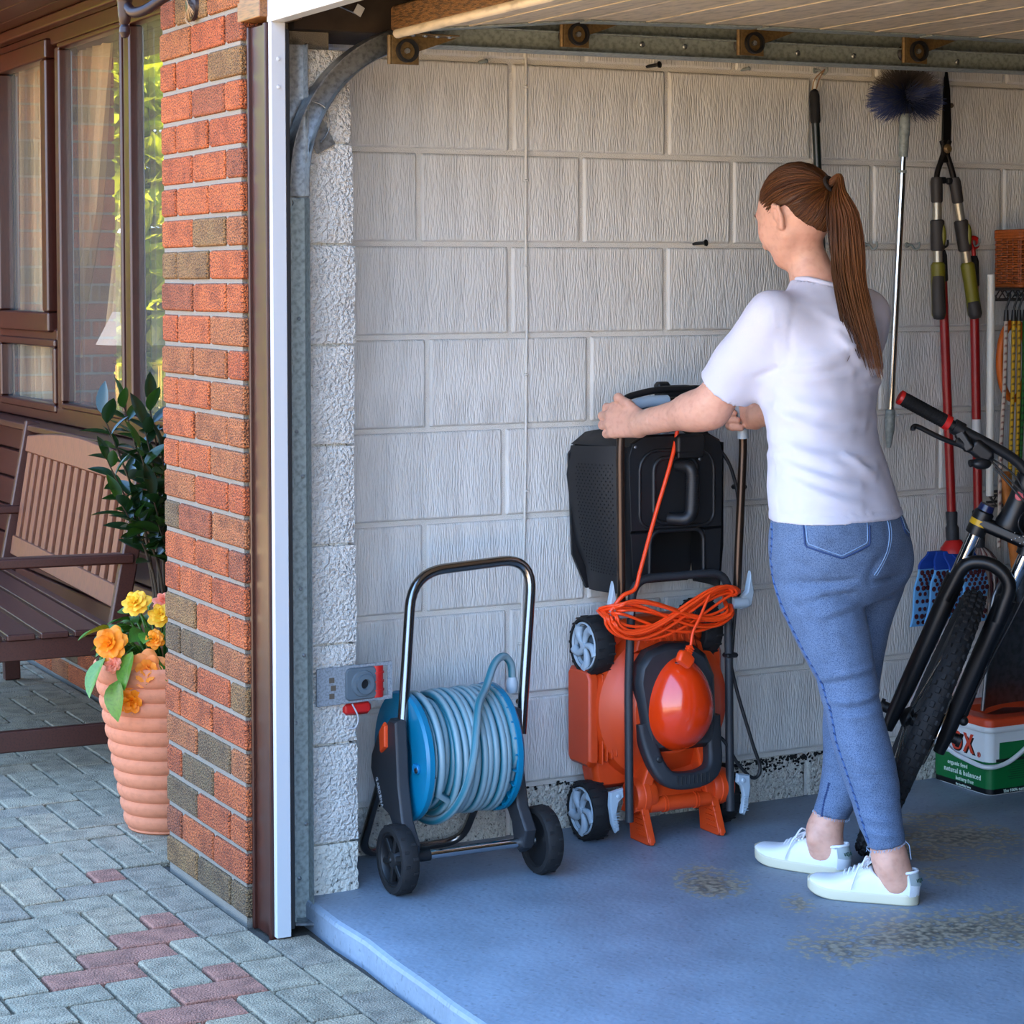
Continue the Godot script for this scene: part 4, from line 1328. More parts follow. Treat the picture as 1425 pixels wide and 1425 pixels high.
	var sw := MB.new()
	sw.bx(Vector3(1.175, 1.098, 0.148), Vector3(0.105, 0.045, 0.045), 0.014)
	sw.bx(Vector3(1.145, 1.115, 0.140), Vector3(0.04, 0.03, 0.03), 0.008)
	part(o, "switch_box", sw, M.black)
	for s in 2:
		var gp := [Vector3(1.318, 1.070, 0.204), Vector3(1.338, 1.035, 0.205), Vector3(1.342, 0.985, 0.206)] if s else [Vector3(1.02, 1.076, 0.206), Vector3(1.06, 1.085, 0.205), Vector3(1.12, 1.086, 0.204)]
		part(o, "soft_grip", MB.new().tube(spline(gp, 6), 0.0145, 14), M.lever, "grey soft grip")
	# cable cleats, quick-release levers
	for s in 2:
		var x: float = 0.968 if s == 0 else 1.322
		var d := -1.0 if s == 0 else 1.0
		var cl := MB.new()
		cl.extr([Vector2(0.006, 0.560), Vector2(-0.026, 0.566), Vector2(-0.034, 0.60), Vector2(-0.022, 0.655), Vector2(-0.010, 0.605), Vector2(0.006, 0.592)], Transform3D(Basis(Vector3(-d, 0, 0), Vector3(0, 1, 0), Vector3(0, 0, -d)), Vector3(x, 0, 0.232 + 0.009 * d)), 0.018, 0.005)
		cl.tube([Vector3(x - 0.03 * d, 0.577, 0.232), Vector3(x + 0.012 * d, 0.577, 0.232)], 0.015, 14)
		part(o, "cable_cleat", cl, M.lever, "grey plastic cable hook")
		var lv := MB.new()
		var lx: float = 0.955 if s == 0 else 1.318
		lv.extr([Vector2(-0.022, 0.128), Vector2(0.016, 0.134), Vector2(0.018, 0.112), Vector2(0.004, 0.100), Vector2(-0.002, 0.075), Vector2(0.006, 0.032), Vector2(-0.006, 0.026), Vector2(-0.017, 0.050), Vector2(-0.024, 0.095)], Transform3D(Basis(Vector3(1 if s == 0 else -1, 0, 0), Vector3(0, 1, 0), Vector3(0, 0, 1 if s == 0 else -1)), Vector3(lx, 0.015, 0.232 if s == 0 else 0.246)), 0.014, 0.004)
		for k in 6: lv.bx(Vector3(lx - 0.006 * (1 - 2 * s), 0.055 + k * 0.007, 0.248), Vector3(0.014, 0.002, 0.003), 0.0005)
		screw(lv, Vector3(lx, 0.131, 0.246), Vector3(0, 0, 1), 0.006)
		part(o, "quick_release_lever", lv, M.lever, "pale grey lever")
	# supply cable of the motor: clipped to the right tube, hanging in a loop
	var mc := MB.new()
	mc.tube(spline([Vector3(1.215, 1.06, 0.16), Vector3(1.25, 0.99, 0.195), Vector3(1.30, 0.93, 0.20), Vector3(1.328, 0.86, 0.198), Vector3(1.334, 0.80, 0.200)], 6), 0.0045, 8)
	mc.tube(spline([Vector3(1.30, 0.42, 0.215), Vector3(1.318, 0.34, 0.222), Vector3(1.352, 0.22, 0.235), Vector3(1.372, 0.155, 0.24), Vector3(1.352, 0.132, 0.24), Vector3(1.31, 0.17, 0.235), Vector3(1.27, 0.235, 0.225), Vector3(1.225, 0.262, 0.21)], 8), 0.0045, 8)
	mc.tube(spline([Vector3(1.336, 0.80, 0.200), Vector3(1.335, 0.70, 0.207), Vector3(1.314, 0.55, 0.214), Vector3(1.30, 0.42, 0.216)], 5), 0.0042, 8)
	part(o, "motor_cable", mc, M.black, "thin black cable")
	var cp := MB.new()
	for e in [[1.342, 0.862, 0.188], [1.294, 0.445, 0.222]]:
		cp.bx(Vector3(e[0], e[1], e[2]), Vector3(0.034, 0.012, 0.028), 0.004)
	part(o, "cable_clip", cp, M.black).set_meta("kind", "stuff")

func spoked_wheel_mower(o: Node3D, c: Vector3, r: float, out := -1.0) -> void:
	# black tyre, pale grey wheel disc with five curved spokes in relief
	var x := Transform3D(Basis(Vector3(0, 1, 0), Vector3(out, 0, 0), Vector3(0, 0, -out)), c)
	var h := 0.026
	var ty := MB.new()
	ty.lathe([Vector2(r * 0.7, -h), Vector2(r * 0.93, -h), Vector2(r, -h * 0.75), Vector2(r, h * 0.75), Vector2(r * 0.94, h), Vector2(r * 0.86, h), Vector2(r * 0.84, h * 0.8), Vector2(r * 0.7, h * 0.8)], x, 40, 50.0)
	var wp := part(o, "wheel", ty, M.black_rubber)
	var lug := MB.new()
	for k in 36:
		var a := TAU * k / 36.0
		lug.bx(c + Vector3((0.3 if k % 2 else -0.3) * h * 2.0, sin(a) * r, cos(a) * r), Vector3(h * 0.75, 0.002, r * 0.085), 0.0006, Basis(Vector3.RIGHT, -a + PI / 2))
	part(wp, "tread", lug, M.black_rubber).set_meta("kind", "stuff")
	var wb := MB.new().lathe([Vector2(r * 0.78, h * 0.3), Vector2(r * 0.70, h * 0.45), Vector2(r * 0.2, h * 0.45), Vector2(0, h * 0.45)], x, 36)
	part(wp, "wheel_recess", wb, mk(Color(0.30, 0.34, 0.37), 0.5))
	var ds := MB.new()
	ds.lathe([Vector2(0, h * 0.55), Vector2(r * 0.80, h * 0.4), Vector2(r * 0.80, h * 0.95), Vector2(r * 0.76, h * 1.02), Vector2(r * 0.72, h * 0.85), Vector2(r * 0.69, h * 0.4)].slice(1), x, 36)
	for k in 5:
		var a := TAU * (k + 0.1) / 5.0
		var pts := []
		var rad := []
		for i in 7:
			var q := i / 6.0
			var aa := a + 0.55 * q * q
			pts.append(x * Vector3(cos(aa) * r * lerpf(0.1, 0.75, q), h * lerpf(0.85, 0.72, q), sin(aa) * r * lerpf(0.1, 0.75, q)))
			rad.append(r * lerpf(0.085, 0.165, q))
		ds.tube(pts, rad, 8)
	ds.lathe([Vector2(0, h * 0.6), Vector2(r * 0.15, h * 0.6), Vector2(r * 0.13, h * 1.15), Vector2(r * 0.06, h * 1.2), Vector2(0, h * 1.2)], x, 18)
	part(wp, "wheel_disc", ds, M.lever, "pale grey five-spoke disc")

func build_cable() -> void:
	# the orange extension lead wound in a figure of eight on the mower's two cable hooks
	var o := thing("extension_cord", "orange power cord wound in a figure of eight across the mower handle", "cord", Vector3(1.12, 0.50, 0.25))
	var r := 0.0038
	var pts := []
	var nloop := 9
	for k in nloop * 40:
		var t := TAU * k / 40.0
		var lp := floorf(k / 40.0)
		rng.seed = 1000 + int(lp)
		var a := rng.randf_range(-0.018, 0.014)
		var b := rng.randf_range(-0.034, 0.016)
		var sg := rng.randf_range(0.55, 1.4)
		var x := cos(t)
		var y := 0.5 * sin(2.0 * t)
		var w := Vector3(1.112 + x * (0.182 + a), 0.585 + y * (0.070 + b) - 0.052 * sg * (1.0 - x * x) * (0.55 + 0.45 * sin(lp * 2.1)) + 0.012 * x - 0.004 * lp / nloop, 0.252 + 0.02 * absf(sin(t)) * (0.5 + 0.5 * sin(lp * 1.7)) + 0.006 * sin(lp * 4.0))
		# behind the tubes at both ends
		w.z -= 0.045 * clampf((absf(x) - 0.9) * 10.0, 0.0, 1.0) * (1.0 if sin(t) < 0.0 else 0.0)
		pts.append(w)
	rng.seed = 11
	part(o, "coil", MB.new().tube(spline(pts, 2), r, 7), M.orange_cord)
	var lead := spline([Vector3(1.165, 1.075, 0.19), Vector3(1.15, 1.02, 0.205), Vector3(1.125, 0.94, 0.215), Vector3(1.07, 0.80, 0.225), Vector3(1.02, 0.68, 0.243), Vector3(1.0, 0.635, 0.25), Vector3(0.965, 0.62, 0.25), Vector3(0.935, 0.585, 0.245)], 8)
	part(o, "lead", MB.new().tube(lead, 0.0052, 8), M.orange_cord, "stretched single run of cord")
	var tail := spline([Vector3(1.20, 0.61, 0.272), Vector3(1.165, 0.56, 0.285), Vector3(1.14, 0.525, 0.292), Vector3(1.128, 0.49, 0.30)], 6)
	part(o, "tail", MB.new().tube(tail, r, 8), M.orange_cord)
	# moulded three-pin plug
	var d := Vector3(-0.55, -0.75, 0.2).normalized()
	var p := Vector3(1.128, 0.492, 0.30)
	var pl := MB.new()
	var q := d.cross(Vector3(0, 0, 1)).normalized()
	var n := q.cross(d)
	var rings := []
	for e in [[0.0, 0.006, 0.006], [0.012, 0.008, 0.007], [0.02, 0.010, 0.008], [0.024, 0.022, 0.010], [0.032, 0.024, 0.011], [0.048, 0.022, 0.011], [0.052, 0.018, 0.008]]:
		var ring := PackedVector3Array()
		for c in rrect(-e[1], -e[2], e[1], e[2], minf(e[1], e[2]) * 0.7, 3): ring.append(p + d * e[0] + q * c.x + n * c.y)
		rings.append(ring)
	pl.loft(rings)
	for k in 3: pl.bx(p + d * (0.004 + k * 0.006), Vector3(0.018, 0.003, 0.016), 0.001, Basis(q, d, n))
	part(o, "plug", pl, M.orange_cord, "moulded orange plug")
	var pn := MB.new()
	pn.bx(p + d * 0.036 + n * -0.018 + q * -0.012, Vector3(0.004, 0.006, 0.018), 0.0008, Basis(q, d, n))
	pn.bx(p + d * 0.036 + n * -0.018 + q * 0.012, Vector3(0.004, 0.006, 0.018), 0.0008, Basis(q, d, n))
	pn.bx(p + d * 0.046 + n * -0.020, Vector3(0.006, 0.004, 0.022), 0.0008, Basis(q, d, n))
	part(o, "pin", pn, M.steel).set_meta("kind", "stuff")

func build_collector() -> void:
	# black grass box hung behind the handle, its front facing the room
	var o := thing("grass_box", "black plastic grass collector box behind the mower handle", "grass collector", Vector3(1.12, 0.6, 0.12))
	var bm := mk(Color(0.082, 0.086, 0.095), 0.48, {"scale": 40.0, "h": M.fine, "hs": 0.01})
	var fz := 0.205
	var f := MB.new()
	# front wall, split round the discharge opening
	var X := Transform3D(Basis(), Vector3(0, 0, fz - 0.014))
	f.extr([Vector2(1.012, 0.765), Vector2(1.282, 0.765), Vector2(1.286, 0.955), Vector2(1.275, 0.985), Vector2(1.24, 1.003), Vector2(1.05, 1.003), Vector2(1.018, 0.985), Vector2(1.006, 0.95)], X, 0.014, 0.005)
	f.extr([Vector2(1.012, 0.765), Vector2(1.072, 0.765), Vector2(1.068, 0.66), Vector2(1.03, 0.635), Vector2(1.018, 0.655)], X, 0.014, 0.004)
	f.extr([Vector2(1.224, 0.765), Vector2(1.282, 0.765), Vector2(1.276, 0.66), Vector2(1.262, 0.638), Vector2(1.226, 0.66)], X, 0.014, 0.004)
	part(o, "front_wall", f, bm)
	# raised frames: the panel round the handle, the lip round the opening
	var lp := []
	for p in [[1.068, 0.66], [1.070, 0.745], [1.085, 0.766], [1.210, 0.766], [1.225, 0.748], [1.226, 0.66]]: lp.append(Vector3(p[0], p[1], fz))
	part(o, "opening_lip", MB.new().tube(rounded(lp, 0.02, 4), 0.0055, 8), bm)
	var rec := []
	for p in rrect(1.040, 0.775, 1.255, 0.965, [0.03, 0.03, 0.05, 0.05], 4): rec.append(Vector3(p.x, p.y, fz))
	part(o, "panel_bead", MB.new().tube(rec, 0.0045, 8, false, true), bm)
	var pk := []
	for p in rrect(1.080, 0.785, 1.205, 0.945, 0.03, 4): pk.append(Vector3(p.x, p.y, fz + 0.001))
	part(o, "recess_bead", MB.new().tube(pk, 0.006, 8, false, true), bm)
	var rc := MB.new()
	rc.extr(rrect(1.084, 0.789, 1.201, 0.941, 0.026), Transform3D(Basis(), Vector3(0, 0, fz - 0.001)), 0.003, 0.001)
	part(o, "recess", rc, M.black)
	# side walls, back and top: the box tapers towards the wall
	var sh := MB.new()
	var A := [Vector2(0.02, 0.70), Vector2(0.04, 0.66), Vector2(0.055, 0.605), Vector2(0.175, 0.60), fz, 0.0]
	for s in 2:
		var xa: float = 1.010 if s == 0 else 1.284
		var xb: float = 0.930 if s == 0 else 1.310
		var prof := [[0.66, 0.998], [0.70, 0.995]]
		# outline on the front edge and on the back edge
		var fr := [Vector3(xa, 0.978, fz), Vector3(xa, 0.90, fz), Vector3(xa, 0.72, fz), Vector3(xa + (0.004 if s == 0 else -0.006), 0.66, fz), Vector3(xa + (0.012 if s == 0 else -0.01), 0.612, fz)]
		var bk := [Vector3(xb + (0.012 if s == 0 else -0.01), 0.972, 0.035), Vector3(xb, 0.90, 0.035), Vector3(xb + (0.022 if s == 0 else -0.01), 0.73, 0.035), Vector3(xb + (0.045 if s == 0 else -0.02), 0.67, 0.05), Vector3(xb + (0.05 if s == 0 else -0.02), 0.612, 0.06)]
		var g := []
		for k in 9:
			var q := k / 8.0
			var row := PackedVector3Array()
			for i in 5:
				var p: Vector3 = fr[i].lerp(bk[i], q)
				p.x += (-1.0 if s == 0 else 1.0) * 0.012 * sin(q * PI)
				row.append(p)
			g.append(row)
		var sw := MB.new()
		sw.loft(g, false, false, false)
		var inner := MB.new()
		for r in g:
			for i in r.size(): r[i].x += 0.004 if s == 0 else -0.004
		sw.loft(g, false, false, false, true)
		var wm := bm.duplicate()
		wm.cull_mode = BaseMaterial3D.CULL_DISABLED
		var wp := part(o, "side_wall", sw, wm)
		if s == 0:
			# punched holes: dark plugs sunk in the wall, in staggered rows
			var hl := MB.new()
			for r in 34:
				for c in 10:
					var q := 0.22 + 0.062 * (c + (0.5 if r % 2 else 0.0))
					var tq := 0.93 - r * 0.0083
					var i0 := 0
					for i in 4: if tq <= fr[i].y: i0 = i
					var t := clampf((fr[i0].y - tq) / (fr[i0].y - fr[i0 + 1].y), 0, 1)
					var a: Vector3 = fr[i0].lerp(fr[i0 + 1], t)
					var b: Vector3 = bk[i0].lerp(bk[i0 + 1], t)
					var p := a.lerp(b, q)
					p.x -= 0.012 * sin(q * PI) + 0.0006
					hl.flat([p + Vector3(0, 0.0026, 0), p + Vector3(0, 0, 0.0030), p - Vector3(0, 0.0026, 0), p - Vector3(0, 0, 0.0030)], Vector3(-1, 0, 0.0))
			part(wp, "vent_hole", hl, mk(Color(0.012, 0.012, 0.014), 0.9)).set_meta("kind", "stuff")
	var bkw := MB.new()
	bkw.extr([Vector2(0.945, 0.70), Vector2(0.985, 0.612), Vector2(1.285, 0.612), Vector2(1.305, 0.70), Vector2(1.305, 0.95), Vector2(1.28, 0.985), Vector2(0.96, 0.985), Vector2(0.935, 0.95)], Transform3D(Basis(), Vector3(0, 0, 0.03)), 0.008)
	part(o, "back_wall", bkw, bm)
	var lid := MB.new()
	var lr := []
	for k in 7:
		var q := k / 6.0
		lr.append(PackedVector3Array([Vector3(lerpf(1.012, 0.944, q), 0.975, lerpf(fz, 0.032, q)), Vector3(lerpf(1.05, 0.985, q), 1.004 + 0.012 * sin(q * PI), lerpf(fz - 0.004, 0.032, q)), Vector3(lerpf(1.15, 1.13, q), 1.010 + 0.014 * sin(q * PI), lerpf(fz - 0.004, 0.032, q)), Vector3(lerpf(1.24, 1.26, q), 1.004 + 0.012 * sin(q * PI), lerpf(fz - 0.004, 0.032, q)), Vector3(lerpf(1.282, 1.30, q), 0.975, lerpf(fz, 0.032, q))]))
	lid.loft(lr, false, false, false)
	var lm := bm.duplicate()
	lm.cull_mode = BaseMaterial3D.CULL_DISABLED
	part(o, "lid", lid, lm)
	# hinge block and upright grip
	var hb := MB.new()
	hb.bx(Vector3(1.178, 0.978, fz + 0.008), Vector3(0.085, 0.05, 0.03), 0.010)
	hb.bx(Vector3(1.178, 0.952, fz + 0.012), Vector3(0.075, 0.018, 0.012), 0.004)
	part(o, "hinge", hb, bm)
	var gp := rounded([Vector3(1.150, 0.925, fz), Vector3(1.162, 0.925, fz + 0.04), Vector3(1.167, 0.90, fz + 0.042), Vector3(1.163, 0.81, fz + 0.042), Vector3(1.150, 0.795, fz + 0.04), Vector3(1.125, 0.795, fz)], 0.02, 5)
	var gt := MB.new().tube(gp, 0.0155, 14)
	var gpn := part(o, "grip", gt, bm)
	var gr := MB.new()
	for k in 13: gr.tube([Vector3(1.166, 0.83 + k * 0.006, fz + 0.042), Vector3(1.166, 0.8325 + k * 0.006, fz + 0.042)], 0.0168, 14)
	part(gpn, "grip_rib", gr, bm).set_meta("kind", "stuff")
	var sc := MB.new()
	for e in [[1.156, 0.936], [1.205, 0.940], [1.028, 0.975]]: screw(sc, Vector3(e[0], e[1], fz + 0.014 if e[0] > 1.1 else fz), Vector3(0, 0, 1), 0.004)
	part(o, "screw", sc, M.galv).set_meta("kind", "stuff")

func text_mesh(s: String, size: float, depth := 0.0008) -> TextMesh:
	var tm := TextMesh.new()
	var f := SystemFont.new()
	f.font_names = PackedStringArray(["Droid Sans"])
	f.font_weight = 700
	tm.font = f
	tm.text = s
	tm.font_size = 32
	tm.pixel_size = size / 32.0
	tm.depth = depth
	return tm

func build_tub() -> void:
	var o := thing("feed_tub", "square white feed tub with green label and orange lid on the garage floor", "tub", Vector3(2.25, 0.0, 0.13))
	var x0 := 2.096
	var x1 := 2.40
	var z0 := 0.012
	var z1 := 0.252
	var white := mk(Color(0.86, 0.87, 0.86), 0.4)
	var rings := []
	for e in [[0.0, 0.012], [0.006, 0.002], [0.10, 0.0], [0.178, -0.003], [0.180, -0.007], [0.198, -0.007], [0.199, -0.003]]:
		var ring := PackedVector3Array()
		for p in rrect(x0 + e[1], z0 + e[1], x1 - e[1], z1 - e[1], 0.022, 4): ring.append(Vector3(p.x, e[0], p.y))
		rings.append(ring)
	part(o, "body", MB.new().loft(rings), white)
	var band := func(y0: float, y1: float, m: Material, called: String, g: float) -> void:
		var mb := MB.new()
		var rr := []
		for e in [[y0, g - 0.0004], [y0, g], [y1, g], [y1, g - 0.0004]]:
			var ring := PackedVector3Array()
			for p in rrect(x0 - e[1] + 0.002 * (1.0 - e[0] / 0.18), z0 - e[1] + 0.002 * (1.0 - e[0] / 0.18), x1 + e[1], z1 + e[1], 0.022, 4): ring.append(Vector3(p.x, e[0], p.y))
			rr.append(ring)
		mb.loft(rr, false, false)
		part(o, called, mb, m)
	band.call(0.006, 0.020, mk(Color(0.035, 0.04, 0.05), 0.4), "label_foot", 0.0008)
	band.call(0.020, 0.092, mk(Color(0.03, 0.42, 0.20), 0.38), "label", 0.0008)
	var gp := MB.new()
	gp.bx(Vector3((x0 + 0.03 + x1) * 0.5, 0.132, z1 + 0.0012), Vector3(x1 - x0 - 0.04, 0.082, 0.001), 0.0)
	part(o, "label_panel", gp, mk(Color(0.03, 0.42, 0.20), 0.38))
	var dk := MB.new()
	dk.bx(Vector3(2.20, 0.096, z1 + 0.0014), Vector3(0.16, 0.008, 0.001), 0.0)
	part(o, "label_stripe", dk, mk(Color(0.04, 0.06, 0.05), 0.4))
	var lr := []
	for e in [[0.190, -0.013], [0.206, -0.013], [0.211, -0.009], [0.212, 0.004], [0.208, 0.010], [0.208, 0.05]]:
		var ring := PackedVector3Array()
		for p in rrect(x0 + e[1], z0 + e[1], x1 - e[1], z1 - e[1], 0.024, 4): ring.append(Vector3(p.x, e[0], p.y))
		lr.append(ring)
	part(o, "lid", MB.new().loft(lr), mk(Color(0.80, 0.27, 0.13), 0.45), "orange lid")
	var rim := MB.new()
	var rr2 := []
	for e in [[0.172, -0.006], [0.176, -0.014], [0.189, -0.014], [0.190, -0.006]]:
		var ring := PackedVector3Array()
		for p in rrect(x0 + e[1], z0 + e[1], x1 - e[1], z1 - e[1], 0.024, 4): ring.append(Vector3(p.x, e[0], p.y))
		rr2.append(ring)
	part(o, "rim", rim.loft(rr2, false, false), white)
	# bail handle hangs down round the near corner: a white strap
	var path := [Vector3(x0 - 0.008, 0.165, 0.03), Vector3(x0 - 0.012, 0.105, 0.10), Vector3(x0 - 0.014, 0.088, 0.19), Vector3(x0 - 0.010, 0.084, z1 + 0.006), Vector3(x0 + 0.05, 0.090, z1 + 0.012), Vector3(x0 + 0.12, 0.125, z1 + 0.010), Vector3(x0 + 0.18, 0.17, z1 + 0.006)]
	part(o, "carry_strap", MB.new().tube(spline(path, 6), 0.0065, 8), white)
	# printing: big red-brown letters with a dark shadow, white lines of small print
	var L := Basis(Vector3(0, 0, 1), Vector3(0, 1, 0), Vector3(-1, 0, 0))
	inst(o, "lettering", text_mesh("BOX", 0.076), mk(Color(0.05, 0.03, 0.03), 0.5), Transform3D(L, Vector3(x0 - 0.0015, 0.1285, 0.122)))
	inst(o, "lettering", text_mesh("BOX", 0.072), mk(Color(0.80, 0.24, 0.13), 0.5), Transform3D(L, Vector3(x0 - 0.0025, 0.131, 0.120)))
	inst(o, "lettering", text_mesh("®", 0.02), mk(Color(0.70, 0.2, 0.12), 0.5), Transform3D(L, Vector3(x0 - 0.002, 0.108, 0.214)))
	var wl := mk(Color(0.85, 0.92, 0.86), 0.5)
	inst(o, "lettering", text_mesh("organic feed", 0.014), wl, Transform3D(L, Vector3(x0 - 0.002, 0.066, 0.125)))
	inst(o, "lettering", text_mesh("natural & balanced", 0.017), wl, Transform3D(L, Vector3(x0 - 0.002, 0.046, 0.145)))
	inst(o, "lettering", text_mesh("battery free", 0.013), wl, Transform3D(L, Vector3(x0 - 0.002, 0.028, 0.155)))
	inst(o, "lettering", text_mesh("for healthy hens", 0.008), wl, Transform3D(L, Vector3(x0 - 0.002, 0.012, 0.15)))
	inst(o, "lettering", text_mesh("The 100% natural", 0.011), wl, Transform3D(Basis(), Vector3(x0 + 0.095, 0.0125, z1 + 0.0015)))
	for k in 8:
		part(o, "print_line", MB.new().bx(Vector3(x0 + 0.11, 0.086 - k * 0.006, z1 + 0.0015), Vector3(0.09 - 0.01 * (k % 3), 0.0018, 0.0006), 0.0), mk(Color(0.02, 0.26, 0.13), 0.5))
	part(o, "sticker", MB.new().bx(Vector3(x0 - 0.001, 0.156, 0.215), Vector3(0.0006, 0.012, 0.018), 0.0), mk(Color(0.85, 0.80, 0.35), 0.5))
	# a big aluminium shovel stands on the lid against the wall
	var s := thing("shovel", "big grey aluminium shovel with a wooden shaft standing on the tub lid", "shovel", Vector3(2.30, 0.214, 0.14))
	var g := []
	for i in 15:
		var q := i / 14.0
		var row := PackedVector3Array()
		var half := lerpf(0.175, 0.150, q) * (1.0 if q < 0.72 else sqrt(maxf(0.02, 1.0 - pow((q - 0.72) / 0.29, 2.0))))
		for j in 17:
			var t := (j / 16.0) * 2.0 - 1.0
			var y := 0.214 + q * 0.40
			var dish := 0.055 * (1.0 - pow(absf(t), 2.5)) * (1.0 - 0.4 * q)
			var rib := 0.012 * exp(-pow((absf(t) - 0.42) * 9.0, 2.0)) * smoothstep(0.35, 0.8, q)
			row.append(Vector3(2.322 + t * half, y, 0.165 - dish + rib + 0.02 * q))
		g.append(row)
	var al := mk(Color(0.50, 0.51, 0.52), 0.33, {"metal": 0.9, "two": true, "at": M.blotch, "scale": 6.0})
	part(s, "blade", MB.new().loft(g, false, false, false), al)
	var ed := []
	for i in 15: ed.append(g[i][0])
	part(s, "blade_rim", MB.new().tube(ed, 0.006, 8), al)
	part(s, "socket", MB.new().tube([Vector3(2.285, 0.50, 0.155), Vector3(2.262, 0.60, 0.175), Vector3(2.245, 0.67, 0.185)], [0.012, 0.021, 0.019], 14), al)
	part(s, "shaft", MB.new().tube([Vector3(2.252, 0.60, 0.178), Vector3(2.205, 0.80, 0.19), Vector3(2.16, 1.02, 0.19), Vector3(2.14, 1.12, 0.19)].slice(0, 2) + [Vector3(2.19, 0.86, 0.195)], 0.0165, 14), mk(Color(0.72, 0.42, 0.15), 0.5, {"at": ntex(0.03, [[0.0, 0.7], [1.0, 1.15]], 0, 3, 256, 51), "scale": Vector3(12, 2, 12)}), "orange-tan wooden shaft")

func build_tools() -> void:
	# black-gripped pole on a string
	var a := thing("garden_pole", "dark green pole with black foam grip hung by a string above the woman", "pole", Vector3(1.68, 1.2, 0.03))
	part(a, "grip", MB.new().lathe([Vector2(0, 0), Vector2(0.012, 0.0), Vector2(0.0135, 0.006), Vector2(0.0135, 0.07), Vector2(0.011, 0.083), Vector2(0.005, 0.089), Vector2(0, 0.09)], Transform3D(Basis(Vector3.BACK, 0.05), Vector3(1.682, 1.795, 0.035)), 16), M.black_rubber)
	part(a, "shaft", MB.new().tube([Vector3(1.682, 1.80, 0.035), Vector3(1.715, 1.15, 0.045)], 0.0105, 14), mk(Color(0.075, 0.115, 0.10), 0.3))
	var str := MB.new()
	str.tube(spline([Vector3(1.704, 1.936, 0.045), Vector3(1.676, 1.91, 0.04), Vector3(1.672, 1.88, 0.035), Vector3(1.677, 1.882, 0.035)], 4), 0.0016, 5)
	str.tube(spline([Vector3(1.704, 1.936, 0.045), Vector3(1.69, 1.91, 0.04), Vector3(1.684, 1.885, 0.035), Vector3(1.679, 1.882, 0.035)], 4), 0.0016, 5)
	part(a, "string", str, mk(Color(0.55, 0.42, 0.28), 0.9))
	# cobweb duster
	var d := thing("cobweb_duster", "blue-grey bristle cobweb duster on a long chrome pole leaning on the wall", "duster", Vector3(1.91, 0.92, 0.06))
	var top := Vector3(1.946, 1.835, 0.075)
	var bot := Vector3(1.918, 0.99, 0.05)
	var br := MB.new()
	br.colored = true
	var rg := RandomNumberGenerator.new()
	rg.seed = 5
	for i in 3600:
		var u := Vector3(rg.randfn(), rg.randfn() * 0.8 + 0.15, rg.randfn()).normalized()
		if u.y < -0.72: continue
		var L := 0.088 * (0.86 + 0.14 * rg.randf())
		if u.y > 0.0: L *= 0.92
		var st := top + Vector3(0.0, 0.035, 0.0) + u * 0.02
		var q := u.cross(Vector3(0.3, 0.2, 0.9)).normalized() * 0.0011
		var en := st + u * L * Vector3(1.0, 0.85, 0.85) + Vector3(rg.randfn(), rg.randfn(), rg.randfn()) * 0.006
		en.z = maxf(en.z, 0.012)
		var md := st.lerp(en, 0.55) + Vector3(rg.randfn(), rg.randfn(), rg.randfn()) * 0.003
		var k := br.v.size()
		var nn := u.cross(q).normalized()
		var low := u.y < 0.35
		br.col = (Color(0.05, 0.075, 0.21) if rg.randf() < 0.7 else Color(0.12, 0.13, 0.20)) if low else (Color(0.13, 0.115, 0.11) if rg.randf() < 0.6 else Color(0.21, 0.18, 0.16))
		for p in [[st, 1.0], [md, 1.0], [en, 0.35]]:
			br.vert(p[0] - q * p[1], nn)
			br.vert(p[0] + q * p[1], nn)
		br.quad(k, k + 1, k + 3, k + 2)
		br.quad(k + 2, k + 3, k + 5, k + 4)
	var bp := part(d, "bristles", br, mk(Color(1, 1, 1), 0.7, {"vc": true, "two": true}))
	bp.set_meta("kind", "stuff")
	part(d, "core", MB.new().ball(top + Vector3(0, 0.035, 0), Vector3(0.035, 0.05, 0.03)), mk(Color(0.1, 0.1, 0.13), 0.8))
	var dir := (top - bot).normalized()
	part(d, "socket", MB.new().lathe([Vector2(0, 0), Vector2(0.012, 0), Vector2(0.0135, 0.02), Vector2(0.0135, 0.055), Vector2(0.0155, 0.06), Vector2(0.0145, 0.10), Vector2(0.011, 0.135), Vector2(0, 0.135)], along(top - dir * 0.125, dir), 16), M.galv_dull)
	part(d, "pole", MB.new().tube([bot, top - dir * 0.16], 0.0095, 14), M.chrome, "chrome telescopic pole")
	part(d, "inner_tube", MB.new().tube([top - dir * 0.165, top - dir * 0.11], 0.0078, 14), M.chrome)
	part(d, "collar", MB.new().tube([top - dir * 0.168, top - dir * 0.160], 0.0108, 14), M.galv_dull)
	part(d, "end_cap", MB.new().lathe([Vector2(0, 0), Vector2(0.006, 0.0), Vector2(0.0125, 0.045), Vector2(0.0135, 0.05), Vector2(0.0135, 0.10), Vector2(0.010, 0.104), Vector2(0, 0.104)], along(bot - dir * 0.06, dir), 16), M.galv_dull)
	# long-handled shears
	var s := thing("garden_shears", "long-handled garden shears with olive and grey grips hung blades up", "shears", Vector3(2.12, 1.28, 0.05))
	var bl := mk(Color(0.10, 0.085, 0.075), 0.5, {"metal": 0.6})
	var z := 0.040
	var b1 := MB.new()
	b1.extr([Vector2(2.093, 1.70), Vector2(2.122, 1.70), Vector2(2.126, 1.80), Vector2(2.121, 1.90), Vector2(2.111, 1.952), Vector2(2.105, 1.945), Vector2(2.098, 1.88), Vector2(2.096, 1.80)], Transform3D(Basis(), Vector3(0, 0, z)), 0.006, 0.0015)
	part(s, "blade", b1, bl)
	var b2 := MB.new()
